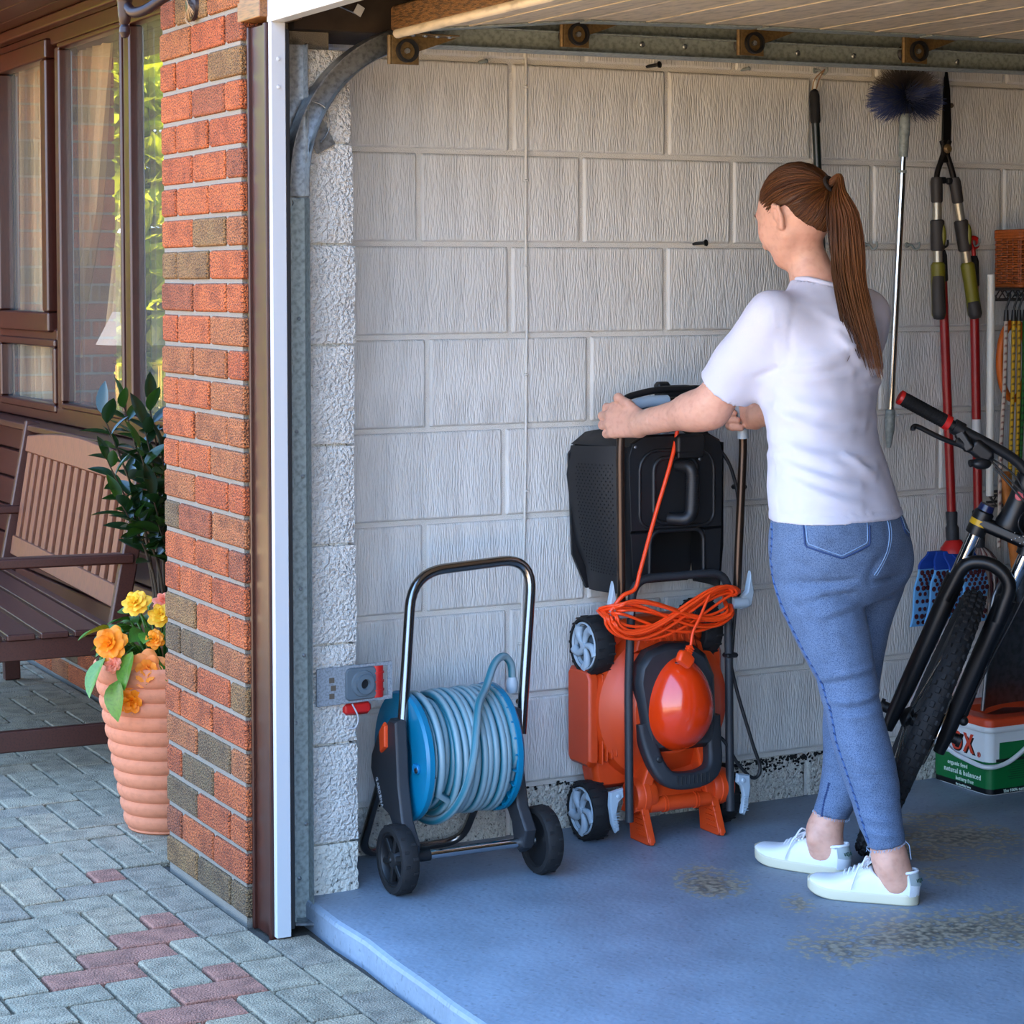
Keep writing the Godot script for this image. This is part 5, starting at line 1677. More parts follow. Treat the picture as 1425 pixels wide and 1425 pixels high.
	b2.extr([Vector2(2.098, 1.70), Vector2(2.124, 1.70), Vector2(2.131, 1.80), Vector2(2.125, 1.89), Vector2(2.113, 1.945), Vector2(2.107, 1.93), Vector2(2.104, 1.80)], Transform3D(Basis(), Vector3(0, 0, z - 0.007)), 0.006, 0.0015)
	part(s, "blade", b2, bl)
	var tg := MB.new()
	tg.tube(spline([Vector3(2.12, 1.76, z), Vector3(2.105, 1.725, z), Vector3(2.083, 1.68, z + 0.002), Vector3(2.075, 1.645, z + 0.004)], 5), [0.010, 0.010, 0.010, 0.010, 0.010, 0.0095, 0.009, 0.0085, 0.008, 0.008, 0.008, 0.008, 0.008, 0.008, 0.008, 0.008], 10)
	tg.tube(spline([Vector3(2.098, 1.76, z), Vector3(2.113, 1.725, z), Vector3(2.13, 1.68, z + 0.002), Vector3(2.139, 1.645, z + 0.004)], 5), 0.0085, 10)
	part(s, "tang", tg, bl)
	var pv := MB.new()
	screw(pv, Vector3(2.109, 1.738, z + 0.008), Vector3(0, 0, 1), 0.013)
	part(s, "pivot", pv, M.brass_plate)
	var bf := MB.new()
	bf.bx(Vector3(2.093, 1.652, z + 0.004), Vector3(0.032, 0.018, 0.016), 0.005)
	bf.bx(Vector3(2.125, 1.650, z + 0.004), Vector3(0.030, 0.018, 0.016), 0.005)
	part(s, "bumper", bf, M.black)
	var olive := mk(Color(0.43, 0.41, 0.07), 0.5)
	var grey := mk(Color(0.19, 0.175, 0.165), 0.6)
	var alu := mk(Color(0.66, 0.64, 0.58), 0.35, {"metal": 0.7})
	for q in 2:
		var p0: Vector3 = Vector3(2.076, 1.66, z + 0.004) if q == 0 else Vector3(2.137, 1.66, z + 0.004)
		var p1: Vector3 = Vector3(2.081, 1.275, z + 0.012) if q == 0 else Vector3(2.208, 1.275, z + 0.012)
		var at := func(t: float) -> Vector3: return p0.lerp(p1, t)
		part(s, "handle_tube", MB.new().tube([at.call(0.02), at.call(0.75)], 0.0125, 14), alu, "pale aluminium handle tube")
		part(s, "ferrule", MB.new().tube([at.call(0.0), at.call(0.03), at.call(0.17), at.call(0.18)], [0.013, 0.0165, 0.0155, 0.013], 14), grey)
		var ck := part(s, "length_lock", MB.new().tube([at.call(0.30), at.call(0.31), at.call(0.51), at.call(0.52)], [0.015, 0.0195, 0.019, 0.015], 16), grey)
		var bu := MB.new().ball(at.call(0.41) + Vector3(0.008, 0, 0.013), Vector3(0.008, 0.032, 0.010))
		part(ck, "button", bu, olive)
		var gp := part(s, "grip", MB.new().tube([at.call(0.60), at.call(0.62), at.call(0.78), at.call(0.97), at.call(0.995), at.call(1.0)], [0.014, 0.0195, 0.0185, 0.0195, 0.015, 0.006], 16), olive, "olive grip")
		var pd := MB.new()
		var ts := [0.68, 0.70, 0.82, 0.96, 1.0, 1.005] if q == 0 else [0.86, 0.88, 0.92, 0.97, 0.998, 1.002]
		var pts := []
		for t in ts: pts.append(at.call(t) + Vector3(-0.003, 0, 0.004))
		pd.tube(pts, [0.004, 0.0165, 0.0178, 0.0185, 0.0145, 0.005], 16)
		part(gp, "grip_pad", pd, grey)
	# two red mop poles
	for q in 2:
		var tp: Vector3 = Vector3(2.108, 1.455, 0.028) if q == 0 else Vector3(2.217, 1.44, 0.03)
		var bt: Vector3 = Vector3(2.140, 0.70, 0.040) if q == 0 else Vector3(2.232, 0.70, 0.040)
		var o := thing("mop", "red-handled strip mop with pale blue spotted cloth head hung on the wall" if q == 0 else "red-handled string mop with curled red hook hung beside the wire shelf", "mop", Vector3(bt.x, 0.45, 0.04))
		var at := func(t: float) -> Vector3: return tp.lerp(bt, t)
		part(o, "pole", MB.new().tube([at.call(0.08), at.call(0.95)], 0.0125, 14), M.red_dark, "red pole")
		part(o, "top_grip", MB.new().tube([at.call(-0.01), at.call(0.01), at.call(0.10), at.call(0.105)], [0.010, 0.0145, 0.0145, 0.012], 14), M.black_rubber)
		if q == 1:
			part(o, "hook", MB.new().tube(spline([at.call(0.02), Vector3(2.217, 1.462, 0.03), Vector3(2.207, 1.482, 0.03), Vector3(2.213, 1.497, 0.03), Vector3(2.229, 1.492, 0.03), Vector3(2.231, 1.476, 0.03), Vector3(2.221, 1.47, 0.03)], 5), 0.006, 10), M.red)
			part(o, "pole_band", MB.new().tube([at.call(0.60), at.call(0.70)], 0.0128, 14), mk(Color(0.78, 0.77, 0.76), 0.5), "scuffed white band")
		else:
			part(o, "hang_loop", MB.new().tube(spline([at.call(0.0), Vector3(2.102, 1.475, 0.03), Vector3(2.108, 1.488, 0.032), Vector3(2.114, 1.475, 0.03), at.call(0.0)], 4), 0.004, 8), M.black)
		part(o, "ferrule", MB.new().tube([at.call(0.94), at.call(0.945), at.call(0.99), at.call(1.0), at.call(1.03), at.call(1.08)], [0.0135, 0.0165, 0.0145, 0.0185, 0.0185, 0.0165], 14), M.char)
		if q == 0:
			part(o, "head_socket", MB.new().lathe([Vector2(0, 0), Vector2(0.038, 0), Vector2(0.036, 0.012), Vector2(0.02, 0.035), Vector2(0, 0.04)], Transform3D(Basis(), Vector3(2.145, 0.632, 0.042)), 18), M.red)
			mop_strips(o)
		else:
			var sm := MB.new()
			sm.colored = true
			var rg2 := RandomNumberGenerator.new()
			rg2.seed = 9
			for k in 90:
				var aa := rg2.randf() * TAU
				var w := Vector3(cos(aa) * 0.05, 0, sin(aa) * 0.03)
				sm.col = [Color(0.30, 0.25, 0.22), Color(0.20, 0.16, 0.15), Color(0.40, 0.33, 0.29), Color(0.16, 0.05, 0.05)][k % 4]
				sm.tube(spline([Vector3(2.234, 0.64, 0.045) + w * 0.2, Vector3(2.236, 0.61, 0.052) + w * 0.8, Vector3(2.238, 0.54, 0.055) + w * (1.0 + rg2.randf() * 0.3), Vector3(2.24 + rg2.randfn() * 0.012, 0.44 + rg2.randf() * 0.05, 0.055) + w * 1.15], 3), 0.0042, 5)
			var sp := part(o, "mop_strings", sm, mk(Color(1, 1, 1), 0.95, {"vc": true}))
			sp.set_meta("kind", "stuff")

func mop_strips(o: Node3D) -> void:
	# nine cloth strips folded over the head: plain blue at the top, pale with dark red spots below
	var top := mk(Color(0.05, 0.25, 0.62), 0.8)
	var pale := mk(Color(0.40, 0.66, 0.86), 0.85)
	var spot := mk(Color(0.27, 0.035, 0.075), 0.8)
	var fan := [[2.055, 2.028, 0.020], [2.085, 2.058, 0.050], [2.115, 2.098, 0.075], [2.150, 2.150, 0.085], [2.185, 2.198, 0.075], [2.212, 2.232, 0.055], [2.235, 2.262, 0.030]]
	for k in fan.size():
		var e: Array = fan[k]
		var c0 := Vector3(lerpf(e[0], 2.145, 0.35), 0.638, 0.035 + e[2] * 0.25)
		var c1 := Vector3(e[0], 0.60, 0.025 + e[2] * 0.9)
		var c2 := Vector3(lerpf(e[0], e[1], 0.6), 0.54, 0.025 + e[2] * 1.0)
		var c3 := Vector3(e[1], 0.435 + 0.012 * (k % 3), 0.022 + e[2] * 0.9)
		var path := spline([c0, c1, c2, c3], 6)
		var half := 0.026
		for seg in 2:
			var g := []
			var lo: int = 0 if seg == 0 else 7
			var hi: int = 7 if seg == 0 else path.size() - 1
			for i in range(lo, hi + 1):
				var ring := PackedVector3Array()
				var wv := 0.004 * sin(i * 0.9 + k)
				for p in rrect(-half, -0.0035, half, 0.0035, 0.003, 2): ring.append(path[i] + Vector3(p.x, 0, p.y + wv + 0.006 * pow(p.x / half, 2.0) * -1.0))
				g.append(ring)
			var sp := part(o, "strip", MB.new().loft(g), top if seg == 0 else pale)
			if seg == 1:
				var dm := MB.new()
				for i in range(lo + 1, hi):
					for c in 3:
						var off := (c - 1) * 0.017 + (0.008 if i % 2 else 0.0)
						if absf(off) > half - 0.006: continue
						var p: Vector3 = path[i] + Vector3(off, 0.0, 0.004 * sin(i * 0.9 + k) + 0.0038 - 0.006 * pow(off / half, 2.0))
						dm.lathe([Vector2(0, 0), Vector2(0.0058 if i % 4 else 0.0072, 0), Vector2(0.005, 0.0008), Vector2(0, 0.0012)], Transform3D(Basis(Vector3.RIGHT, PI / 2), p), 10)
				part(sp, "spot", dm, spot).set_meta("kind", "stuff")

func build_shelf() -> void:
	# wire shelf rack against the wall, its front left post in view
	var o := thing("wire_shelf", "white wire shelf rack with a front post at the right of the picture", "shelf rack", Vector3(2.55, 0.0, 0.13))
	var w := mk(Color(0.78, 0.77, 0.73), 0.35)
	var x0 := 2.150
	for q in [[x0, 0.185], [x0 + 0.9, 0.185], [x0 + 0.9, 0.10]]:
		var pm := MB.new().tube([Vector3(q[0], 0.80 if q[0] < 2.3 else 0.0, q[1]), Vector3(q[0], 1.395, q[1])], 0.0105, 14)
		for k in 14: pm.tube([Vector3(q[0], 0.84 + k * 0.04, q[1]), Vector3(q[0], 0.842 + k * 0.04, q[1])], 0.0112, 14)
		part(o, "post", pm, w)
	for y in [1.355, 0.80]:
		var sh := MB.new()
		for z in [0.10, 0.185]:
			var xs0: float = x0 + (0.06 if z < 0.15 else 0.0)
			sh.tube([Vector3(xs0, y, z), Vector3(x0 + 0.9, y, z)], 0.004, 6)
			sh.tube([Vector3(xs0, y - 0.028, z), Vector3(x0 + 0.9, y - 0.028, z)], 0.004, 6)
			var zz := []
			for k in 40: zz.append(Vector3(lerpf(xs0, x0 + 0.9, k / 39.0), y - (0.028 if k % 2 else 0.0), z))
			sh.tube(zz, 0.0025, 5)
		for x in [x0, x0 + 0.9]:
			sh.tube([Vector3(x + (0.06 if x < 2.5 else 0.0), y, 0.10), Vector3(x, y, 0.185)], 0.004, 6)
		for k in range(3, 36): sh.tube([Vector3(x0 + 0.025 * k, y + 0.003, 0.10), Vector3(x0 + 0.025 * k, y + 0.003, 0.185)], 0.0018, 5)
		part(o, "wire_deck", sh, mk(Color(0.22, 0.20, 0.19), 0.5))
	# wicker basket on it
	var b := thing("wicker_basket", "honey-brown woven wicker basket on top of the wire shelf", "basket", Vector3(2.33, 1.36, 0.11))
	var wk := mk(Color(0.62, 0.31, 0.10), 0.6, {"at": M.blotch, "scale": 20.0})
	var wk2 := mk(Color(0.45, 0.21, 0.07), 0.6)
	var bx0 := 2.248
	var bx1 := 2.53
	var bz0 := 0.09
	var bz1 := 0.19
	var y := 1.366
	var row := 0
	var wv := MB.new()
	while y < 1.49:
		var path := []
		for s in 4:
			var A: Vector3 = [Vector3(bx0, y, bz0), Vector3(bx0, y, bz1), Vector3(bx1, y, bz1), Vector3(bx1, y, bz0)][s]
			var B: Vector3 = [Vector3(bx0, y, bz1), Vector3(bx1, y, bz1), Vector3(bx1, y, bz0), Vector3(bx0, y, bz0)][s]
			var out: Vector3 = [Vector3(-1, 0, 0), Vector3(0, 0, 1), Vector3(1, 0, 0), Vector3(0, 0, -1)][s]
			var m := int(A.distance_to(B) / 0.011)
			for i in m: path.append(A.lerp(B, float(i) / m) + out * (0.003 if (i / 2 + row) % 2 else -0.003))
		wv.tube(path, 0.0030, 5, false, true)
		y += 0.0065
		row += 1
	part(b, "weave", wv, wk).set_meta("kind", "stuff")
	var stk := MB.new()
	for i in 16: stk.tube([Vector3(bx0 + 0.0225 * i, 1.362, bz1), Vector3(bx0 + 0.0225 * i, 1.50, bz1)], 0.0032, 6)
	for i in 5: stk.tube([Vector3(bx0, 1.362, bz0 + 0.0225 * i), Vector3(bx0, 1.50, bz0 + 0.0225 * i)], 0.0032, 6)
	part(b, "stake", stk, wk2).set_meta("kind", "stuff")
	var rim := MB.new()
	for yy in [1.497, 1.505, 1.512, 1.365]:
		var path := []
		for p in rrect(bx0 - 0.004, bz0 - 0.004, bx1 + 0.004, bz1 + 0.004, 0.01, 3): path.append(Vector3(p.x, yy, p.y))
		rim.tube(path, 0.0055, 8, false, true)
	part(b, "rim", rim, wk)
	part(b, "hand_hole", MB.new().bx(Vector3(2.345, 1.47, bz1 + 0.002), Vector3(0.06, 0.03, 0.006), 0.003), M.black)
	part(b, "base", MB.new().bx(Vector3((bx0 + bx1) * 0.5, 1.366, (bz0 + bz1) * 0.5), Vector3(bx1 - bx0, 0.006, bz1 - bz0), 0.001), wk2)
	solo("bottle", MB.new().lathe([Vector2(0, 0), Vector2(0.03, 0), Vector2(0.032, 0.01), Vector2(0.032, 0.14), Vector2(0.012, 0.17), Vector2(0.012, 0.20), Vector2(0, 0.20)], Transform3D(Basis(), Vector3(2.345, 1.372, 0.14)), 16), mk(Color(0.10, 0.07, 0.16), 0.4), "dark purple bottle top standing in the wicker basket", "bottle", Vector3(2.345, 1.372, 0.14))
	# bungee cords on the front rail, each with black hooks; an orange ring of hose behind
	var lab := ["white cord with red flecks on the shelf rail, nearest the post", "yellow cord with black flecks, left of the yellow pair", "yellow cord with black flecks, right of the yellow pair", "green cord with dark flecks beside the yellow pair", "purple-blue cord at the right edge of the picture"]
	var cols := [[Color(0.66, 0.60, 0.54), Color(0.35, 0.06, 0.05)], [Color(0.72, 0.56, 0.06), Color(0.05, 0.04, 0.02)], [Color(0.70, 0.54, 0.05), Color(0.05, 0.04, 0.02)], [Color(0.06, 0.33, 0.07), Color(0.01, 0.05, 0.02)], [Color(0.12, 0.08, 0.30), Color(0.02, 0.02, 0.05)]]
	var xs := [[2.196, 2.176], [2.222, 2.212], [2.240, 2.236], [2.260, 2.246], [2.284, 2.268]]
	for k in 5:
		var c := thing("bungee_cord", lab[k], "bungee cord", Vector3(xs[k][0], 0.72, 0.19), "bungee cords hung on the wire shelf")
		var bot: float = [0.66, 0.84, 0.84, 0.88, 0.80][k]
		var path := spline([Vector3(xs[k][0], 1.285, 0.192), Vector3(lerpf(xs[k][0], xs[k][1], 0.3), 1.1, 0.194), Vector3(lerpf(xs[k][0], xs[k][1], 0.8), 0.92, 0.193), Vector3(xs[k][1], bot, 0.192)], 40)
		var mb := MB.new()
		mb.colored = true
		mb.tube(path, 0.0056, 8)
		for i in mb.v.size():
			var r := i / 8
			mb.c[i] = cols[k][1].srgb_to_linear() if (r + (i % 8) / 2) % 4 == 0 and r % 2 == 0 else cols[k][0].srgb_to_linear()
		part(c, "cord", mb, mk(Color(1, 1, 1), 0.75, {"vc": true}))
		var hk := MB.new()
		hk.tube(spline([Vector3(xs[k][0], 1.28, 0.192), Vector3(xs[k][0], 1.305, 0.194), Vector3(xs[k][0] + 0.005, 1.335, 0.202), Vector3(xs[k][0] + 0.008, 1.345, 0.196), Vector3(xs[k][0] + 0.008, 1.338, 0.186)], 4), 0.003, 6)
		hk.tube([Vector3(xs[k][0], 1.27, 0.192), Vector3(xs[k][0], 1.30, 0.193)], [0.0075, 0.0055], 8)
		part(c, "hook", hk, M.black)
	var og := thing("hose_coil", "orange ring of hose hanging behind the coloured cords", "hose", Vector3(2.26, 1.06, 0.14))
	var cp := []
	for i in 70: cp.append(Vector3(2.265 + cos(TAU * i / 35.0) * (0.048 + 0.004 * (i / 35)), 1.16 + sin(TAU * i / 35.0) * 0.105, 0.14 + 0.008 * (i / 35)))
	part(og, "coil", MB.new().tube(cp, 0.009, 8), mk(Color(0.80, 0.38, 0.05), 0.5))

func build_bike() -> void:
	# a mountain bike seen from the front, leaning to the right; only its front end is in the picture
	var o := thing("bicycle", "black mountain bike with knobbly front tyre, front suspension fork and red-ended grip", "bicycle", Vector3(1.448, 0.0, 0.564))
	var R := Vector3(0.8861, 0, 0.4636)          # to the right as the camera looks
	var F := Vector3(0.4636, 0, -0.8861)         # away from the camera
	var lean := 0.395
	var up := (R * lean + Vector3.UP * sqrt(1.0 - lean * lean)).normalized()
	var fw := (F + R * 0.225).normalized()
	fw = (fw - up * fw.dot(up)).normalized()
	var ax := fw.cross(up).normalized()          # wheel axle, to the right
	var c0 := Vector3(1.448, 0.0, 0.564)
	var rad := 0.345
	var c := c0 + up * (rad + 0.004)
	var P := func(f: float, u: float, a: float) -> Vector3: return c + fw * f + up * u + ax * a
	wheel_bike(o, c, fw, up, ax, rad, true)
	# fork: stanchions slide in black lowers joined by an arch in front of the tyre
	for s in [-1.0, 1.0]:
		var lw := MB.new()
		var pts := [P.call(-0.012, -0.045, 0.066 * s), P.call(-0.02, 0.0, 0.066 * s), P.call(-0.035, 0.06, 0.064 * s), P.call(-0.060, 0.22, 0.063 * s), P.call(-0.075, 0.335, 0.063 * s), P.call(-0.078, 0.36, 0.063 * s)]
		lw.tube(pts, [0.014, 0.0175, 0.0205, 0.0225, 0.0235, 0.0235], 18)
		part(o, "fork_lower", lw, M.black_gloss)
		part(o, "stanchion", MB.new().tube([P.call(-0.070, 0.33, 0.063 * s), P.call(-0.092, 0.495, 0.063 * s)], 0.0165, 18), M.chrome, "chrome fork stanchion")
		var cr := MB.new()
		cr.tube([P.call(-0.088, 0.470, 0.063 * s), P.call(-0.096, 0.525, 0.063 * s), P.call(-0.097, 0.53, 0.063 * s)], [0.0235, 0.0235, 0.018], 18)
		part(o, "crown_end", cr, M.black_gloss)
		var dk := MB.new()
		dk.tube([P.call(-0.0, -0.0, 0.055 * s), P.call(-0.0, -0.0, 0.098 * s)], 0.013, 14)
		dk.tube([P.call(-0.0, -0.0, 0.095 * s), P.call(-0.0, -0.0, 0.104 * s)], 0.017, 14)
		part(o, "axle_nut", dk, M.black)
	part(o, "crown_cap", MB.new().tube([P.call(-0.097, 0.53, -0.063), P.call(-0.099, 0.545, -0.063)], [0.019, 0.017], 16), mk(Color(0.06, 0.09, 0.25), 0.3), "blue suspension knob")
	part(o, "crown_sticker", MB.new().tube([P.call(-0.0925, 0.492, -0.063), P.call(-0.094, 0.506, -0.063)], 0.0240, 16), mk(Color(0.80, 0.62, 0.08), 0.4), "small yellow sticker")
	var arch := rounded([P.call(-0.082, 0.30, -0.066), P.call(-0.098, 0.40, -0.060), P.call(-0.100, 0.425, 0.0), P.call(-0.098, 0.40, 0.060), P.call(-0.082, 0.30, 0.066)], 0.05, 6)
	part(o, "fork_arch", MB.new().tube(arch, 0.0165, 12), M.black_gloss)
	var cw := MB.new()
	cw.bar(P.call(-0.092, 0.500, -0.075), P.call(-0.092, 0.500, 0.075), 0.05, 0.034, 0.012, up)
	part(o, "fork_crown", cw, M.black_gloss)
	# printed mark on the crown: a small grid of white dots
	var mk2 := MB.new()
	for i in 6:
		for j in 4:
			if (i * 2 + j) % 3 != 0: continue
			mk2.ball(P.call(-0.120, 0.492 + j * 0.006, 0.018 + i * 0.007), Vector3.ONE * 0.0017, Basis(), 6, 4)
	part(o, "crown_print", mk2, M.white_paint).set_meta("kind", "stuff")
	# head tube, stem, frame away to the right
	var st0: Vector3 = P.call(-0.095, 0.515, 0.0)
	var st1: Vector3 = P.call(-0.118, 0.665, 0.0)
	var sd := (st1 - st0).normalized()
	part(o, "head_tube", MB.new().lathe([Vector2(0, 0), Vector2(0.033, 0), Vector2(0.034, 0.01), Vector2(0.029, 0.03), Vector2(0.027, 0.07), Vector2(0.029, 0.11), Vector2(0.031, 0.13), Vector2(0, 0.13)], along(st0, sd), 24), M.black_gloss)
	var hb := MB.new()
	hb.lathe([Vector2(0, 0), Vector2(0.011, 0), Vector2(0.0105, 0.001), Vector2(0, 0.0015)], along(st0.lerp(st1, 0.52) - fw * 0.0275 - ax * 0.006, -fw - ax * 0.25), 16)
	part(o, "head_badge", hb, M.red)
	var bk := (Vector3(1, 0, 0.02)).normalized()
	var bb := st0 + bk * 0.68 + Vector3(0.0, -0.43, 0.0)
	var sc := st0 + bk * 0.60 + Vector3(0.02, 0.10, 0)
	part(o, "down_tube", MB.new().tube([st0.lerp(st1, 0.25), bb], 0.026, 16), M.black_gloss)
	part(o, "top_tube", MB.new().tube([st0.lerp(st1, 0.75), sc], 0.019, 16), M.black_gloss)
	part(o, "seat_tube", MB.new().tube([bb, sc + Vector3(-0.02, 0.08, 0)], 0.017, 14), M.black_gloss)
	part(o, "saddle", MB.new().ball(sc + Vector3(-0.02, 0.12, 0), Vector3(0.13, 0.03, 0.06)), M.black)
	var rc := Vector3(c0.x + 1.24, rad + 0.002, c0.z + 0.10)
	for s in [-1.0, 1.0]:
		part(o, "stay", MB.new().tube([bb, rc + Vector3(0, 0, 0.06 * s)], 0.010, 10), M.black_gloss)
		part(o, "stay", MB.new().tube([sc, rc + Vector3(0, 0, 0.06 * s)], 0.008, 10), M.black_gloss)
	wheel_bike(o, rc, Vector3(1, 0, 0), Vector3.UP, Vector3(0, 0, 1), rad, false)
	# handlebar: clamp, rising bar, grip with red ends, brake lever and shifter
	var g0 := Vector3(1.452, 1.108, 0.70)
	var g1 := Vector3(1.545, 1.052, 0.745)
	var gd := (g1 - g0).normalized()
	var b0 := g0.lerp(g1, 0.5)
	var b2 := g0 + gd * 0.30
	var cl := g0 + gd * 0.365 + Vector3(0, -0.035, 0.0)
	var bar := spline([g0 + gd * 0.01, b0, g1, b2, cl, cl + Vector3(0.10, -0.05, 0.03), cl + Vector3(0.25, -0.10, 0.10), cl + Vector3(0.42, -0.19, 0.17)], 6)
	part(o, "handlebar", MB.new().tube(bar, 0.0125, 14), M.black, "black handlebar")
	part(o, "stem", MB.new().tube([st1 - sd * 0.02, st1 + sd * 0.02, cl + Vector3(0.035, -0.03, 0.015)], [0.022, 0.024, 0.021], 14), M.black)
	part(o, "clamp_cap", MB.new().lathe([Vector2(0, 0), Vector2(0.018, 0), Vector2(0.017, 0.006), Vector2(0, 0.008)], along(cl + Vector3(0.035, -0.02, 0.035), Vector3(-0.4, 0.1, 0.9)), 16), M.chrome)
	var gp := part(o, "grip", MB.new().tube([g0, g1], 0.0165, 18), M.black_rubber)
	var gr := MB.new()
	for k in 16:
		for a in 3: gr.tube([g0.lerp(g1, 0.1 + k * 0.055), g0.lerp(g1, 0.13 + k * 0.055)], 0.0172, 16)
	part(gp, "grip_rib", gr, M.black_rubber).set_meta("kind", "stuff")
	var re := MB.new()
	re.tube([g0 - gd * 0.006, g0 - gd * 0.004, g0 + gd * 0.004], [0.013, 0.0175, 0.0175], 18)
	re.tube([g1 - gd * 0.002, g1 + gd * 0.012], 0.0185, 18)
	part(gp, "grip_ring", re, M.red, "red ring")
	var l0 := g1 + gd * 0.035
	var dn := (Vector3(-0.1, -1.0, 0.35)).normalized()
	var cm := MB.new()
	cm.tube([l0 - gd * 0.012, l0 + gd * 0.012], 0.0185, 16)
	cm.bar(l0 + dn * 0.005, l0 + dn * 0.040 + gd * 0.03, 0.030, 0.028, 0.008)
	cm.tube([l0 + dn * 0.034 - gd * 0.01, l0 + dn * 0.040 + gd * 0.085], [0.011, 0.008], 12)
	part(o, "brake_body", cm, M.black)
	var lv := spline([l0 + dn * 0.038 + gd * 0.012, l0 + dn * 0.046 - gd * 0.03, l0 + dn * 0.050 - gd * 0.07, l0 + dn * 0.052 - gd * 0.115, l0 + dn * 0.060 - gd * 0.128, l0 + dn * 0.068 - gd * 0.130], 5)
	part(o, "brake_lever", MB.new().tube(lv, 0.0062, 10), M.black_gloss)
	var sh := MB.new()
	sh.bar(l0 + gd * 0.03 + dn * 0.02, l0 + gd * 0.085 + dn * 0.035, 0.034, 0.040, 0.012)
	sh.ball(l0 + gd * 0.055 + dn * 0.058, Vector3(0.026, 0.014, 0.018))
	sh.tube([l0 + gd * 0.06 + dn * 0.05, l0 + gd * 0.02 + dn * 0.075], [0.007, 0.009], 8)
	part(o, "shifter", sh, M.black)
	# cables sweep round in front of the head tube
	var cb := MB.new()
	cb.tube(spline([l0 + dn * 0.040 + gd * 0.085, cl + Vector3(-0.02, -0.05, 0.04), cl + Vector3(0.06, -0.10, 0.06), cl + Vector3(0.2, -0.14, 0.1)], 8), 0.0026, 6)
	cb.tube(spline([l0 + dn * 0.050 + gd * 0.09, cl + Vector3(-0.03, -0.07, 0.05), cl + Vector3(0.06, -0.12, 0.07), cl + Vector3(0.22, -0.17, 0.1)], 8), 0.0026, 6)
	cb.tube(spline([l0 + dn * 0.03 + gd * 0.08, l0 + gd * 0.16 + dn * 0.06, cl + Vector3(-0.055, -0.16, 0.05), cl + Vector3(-0.03, -0.225, 0.055), cl + Vector3(0.06, -0.235, 0.06), cl + Vector3(0.16, -0.20, 0.06)], 8), 0.0026, 6)
	cb.tube(spline([cl + Vector3(0.02, -0.02, 0.03), cl + Vector3(-0.09, -0.06, 0.05), cl + Vector3(-0.085, -0.10, 0.05), cl + Vector3(-0.02, -0.13, 0.05), cl + Vector3(0.02, -0.05, 0.04)], 8), 0.0024, 6)
	cb.tube(spline([P.call(-0.08, 0.54, 0.02), P.call(-0.14, 0.50, 0.09), P.call(-0.12, 0.36, 0.095), P.call(-0.07, 0.20, 0.088), P.call(-0.03, 0.06, 0.085)], 8), 0.0026, 6)
	part(o, "brake_cable", cb, M.black)
	var cal := MB.new()
	cal.bar(P.call(-0.02, 0.055, 0.078), P.call(0.02, 0.125, 0.078), 0.030, 0.030, 0.008)
	cal.ball(P.call(-0.035, 0.05, 0.088), Vector3.ONE * 0.012)
	part(o, "brake_caliper", cal, M.black)

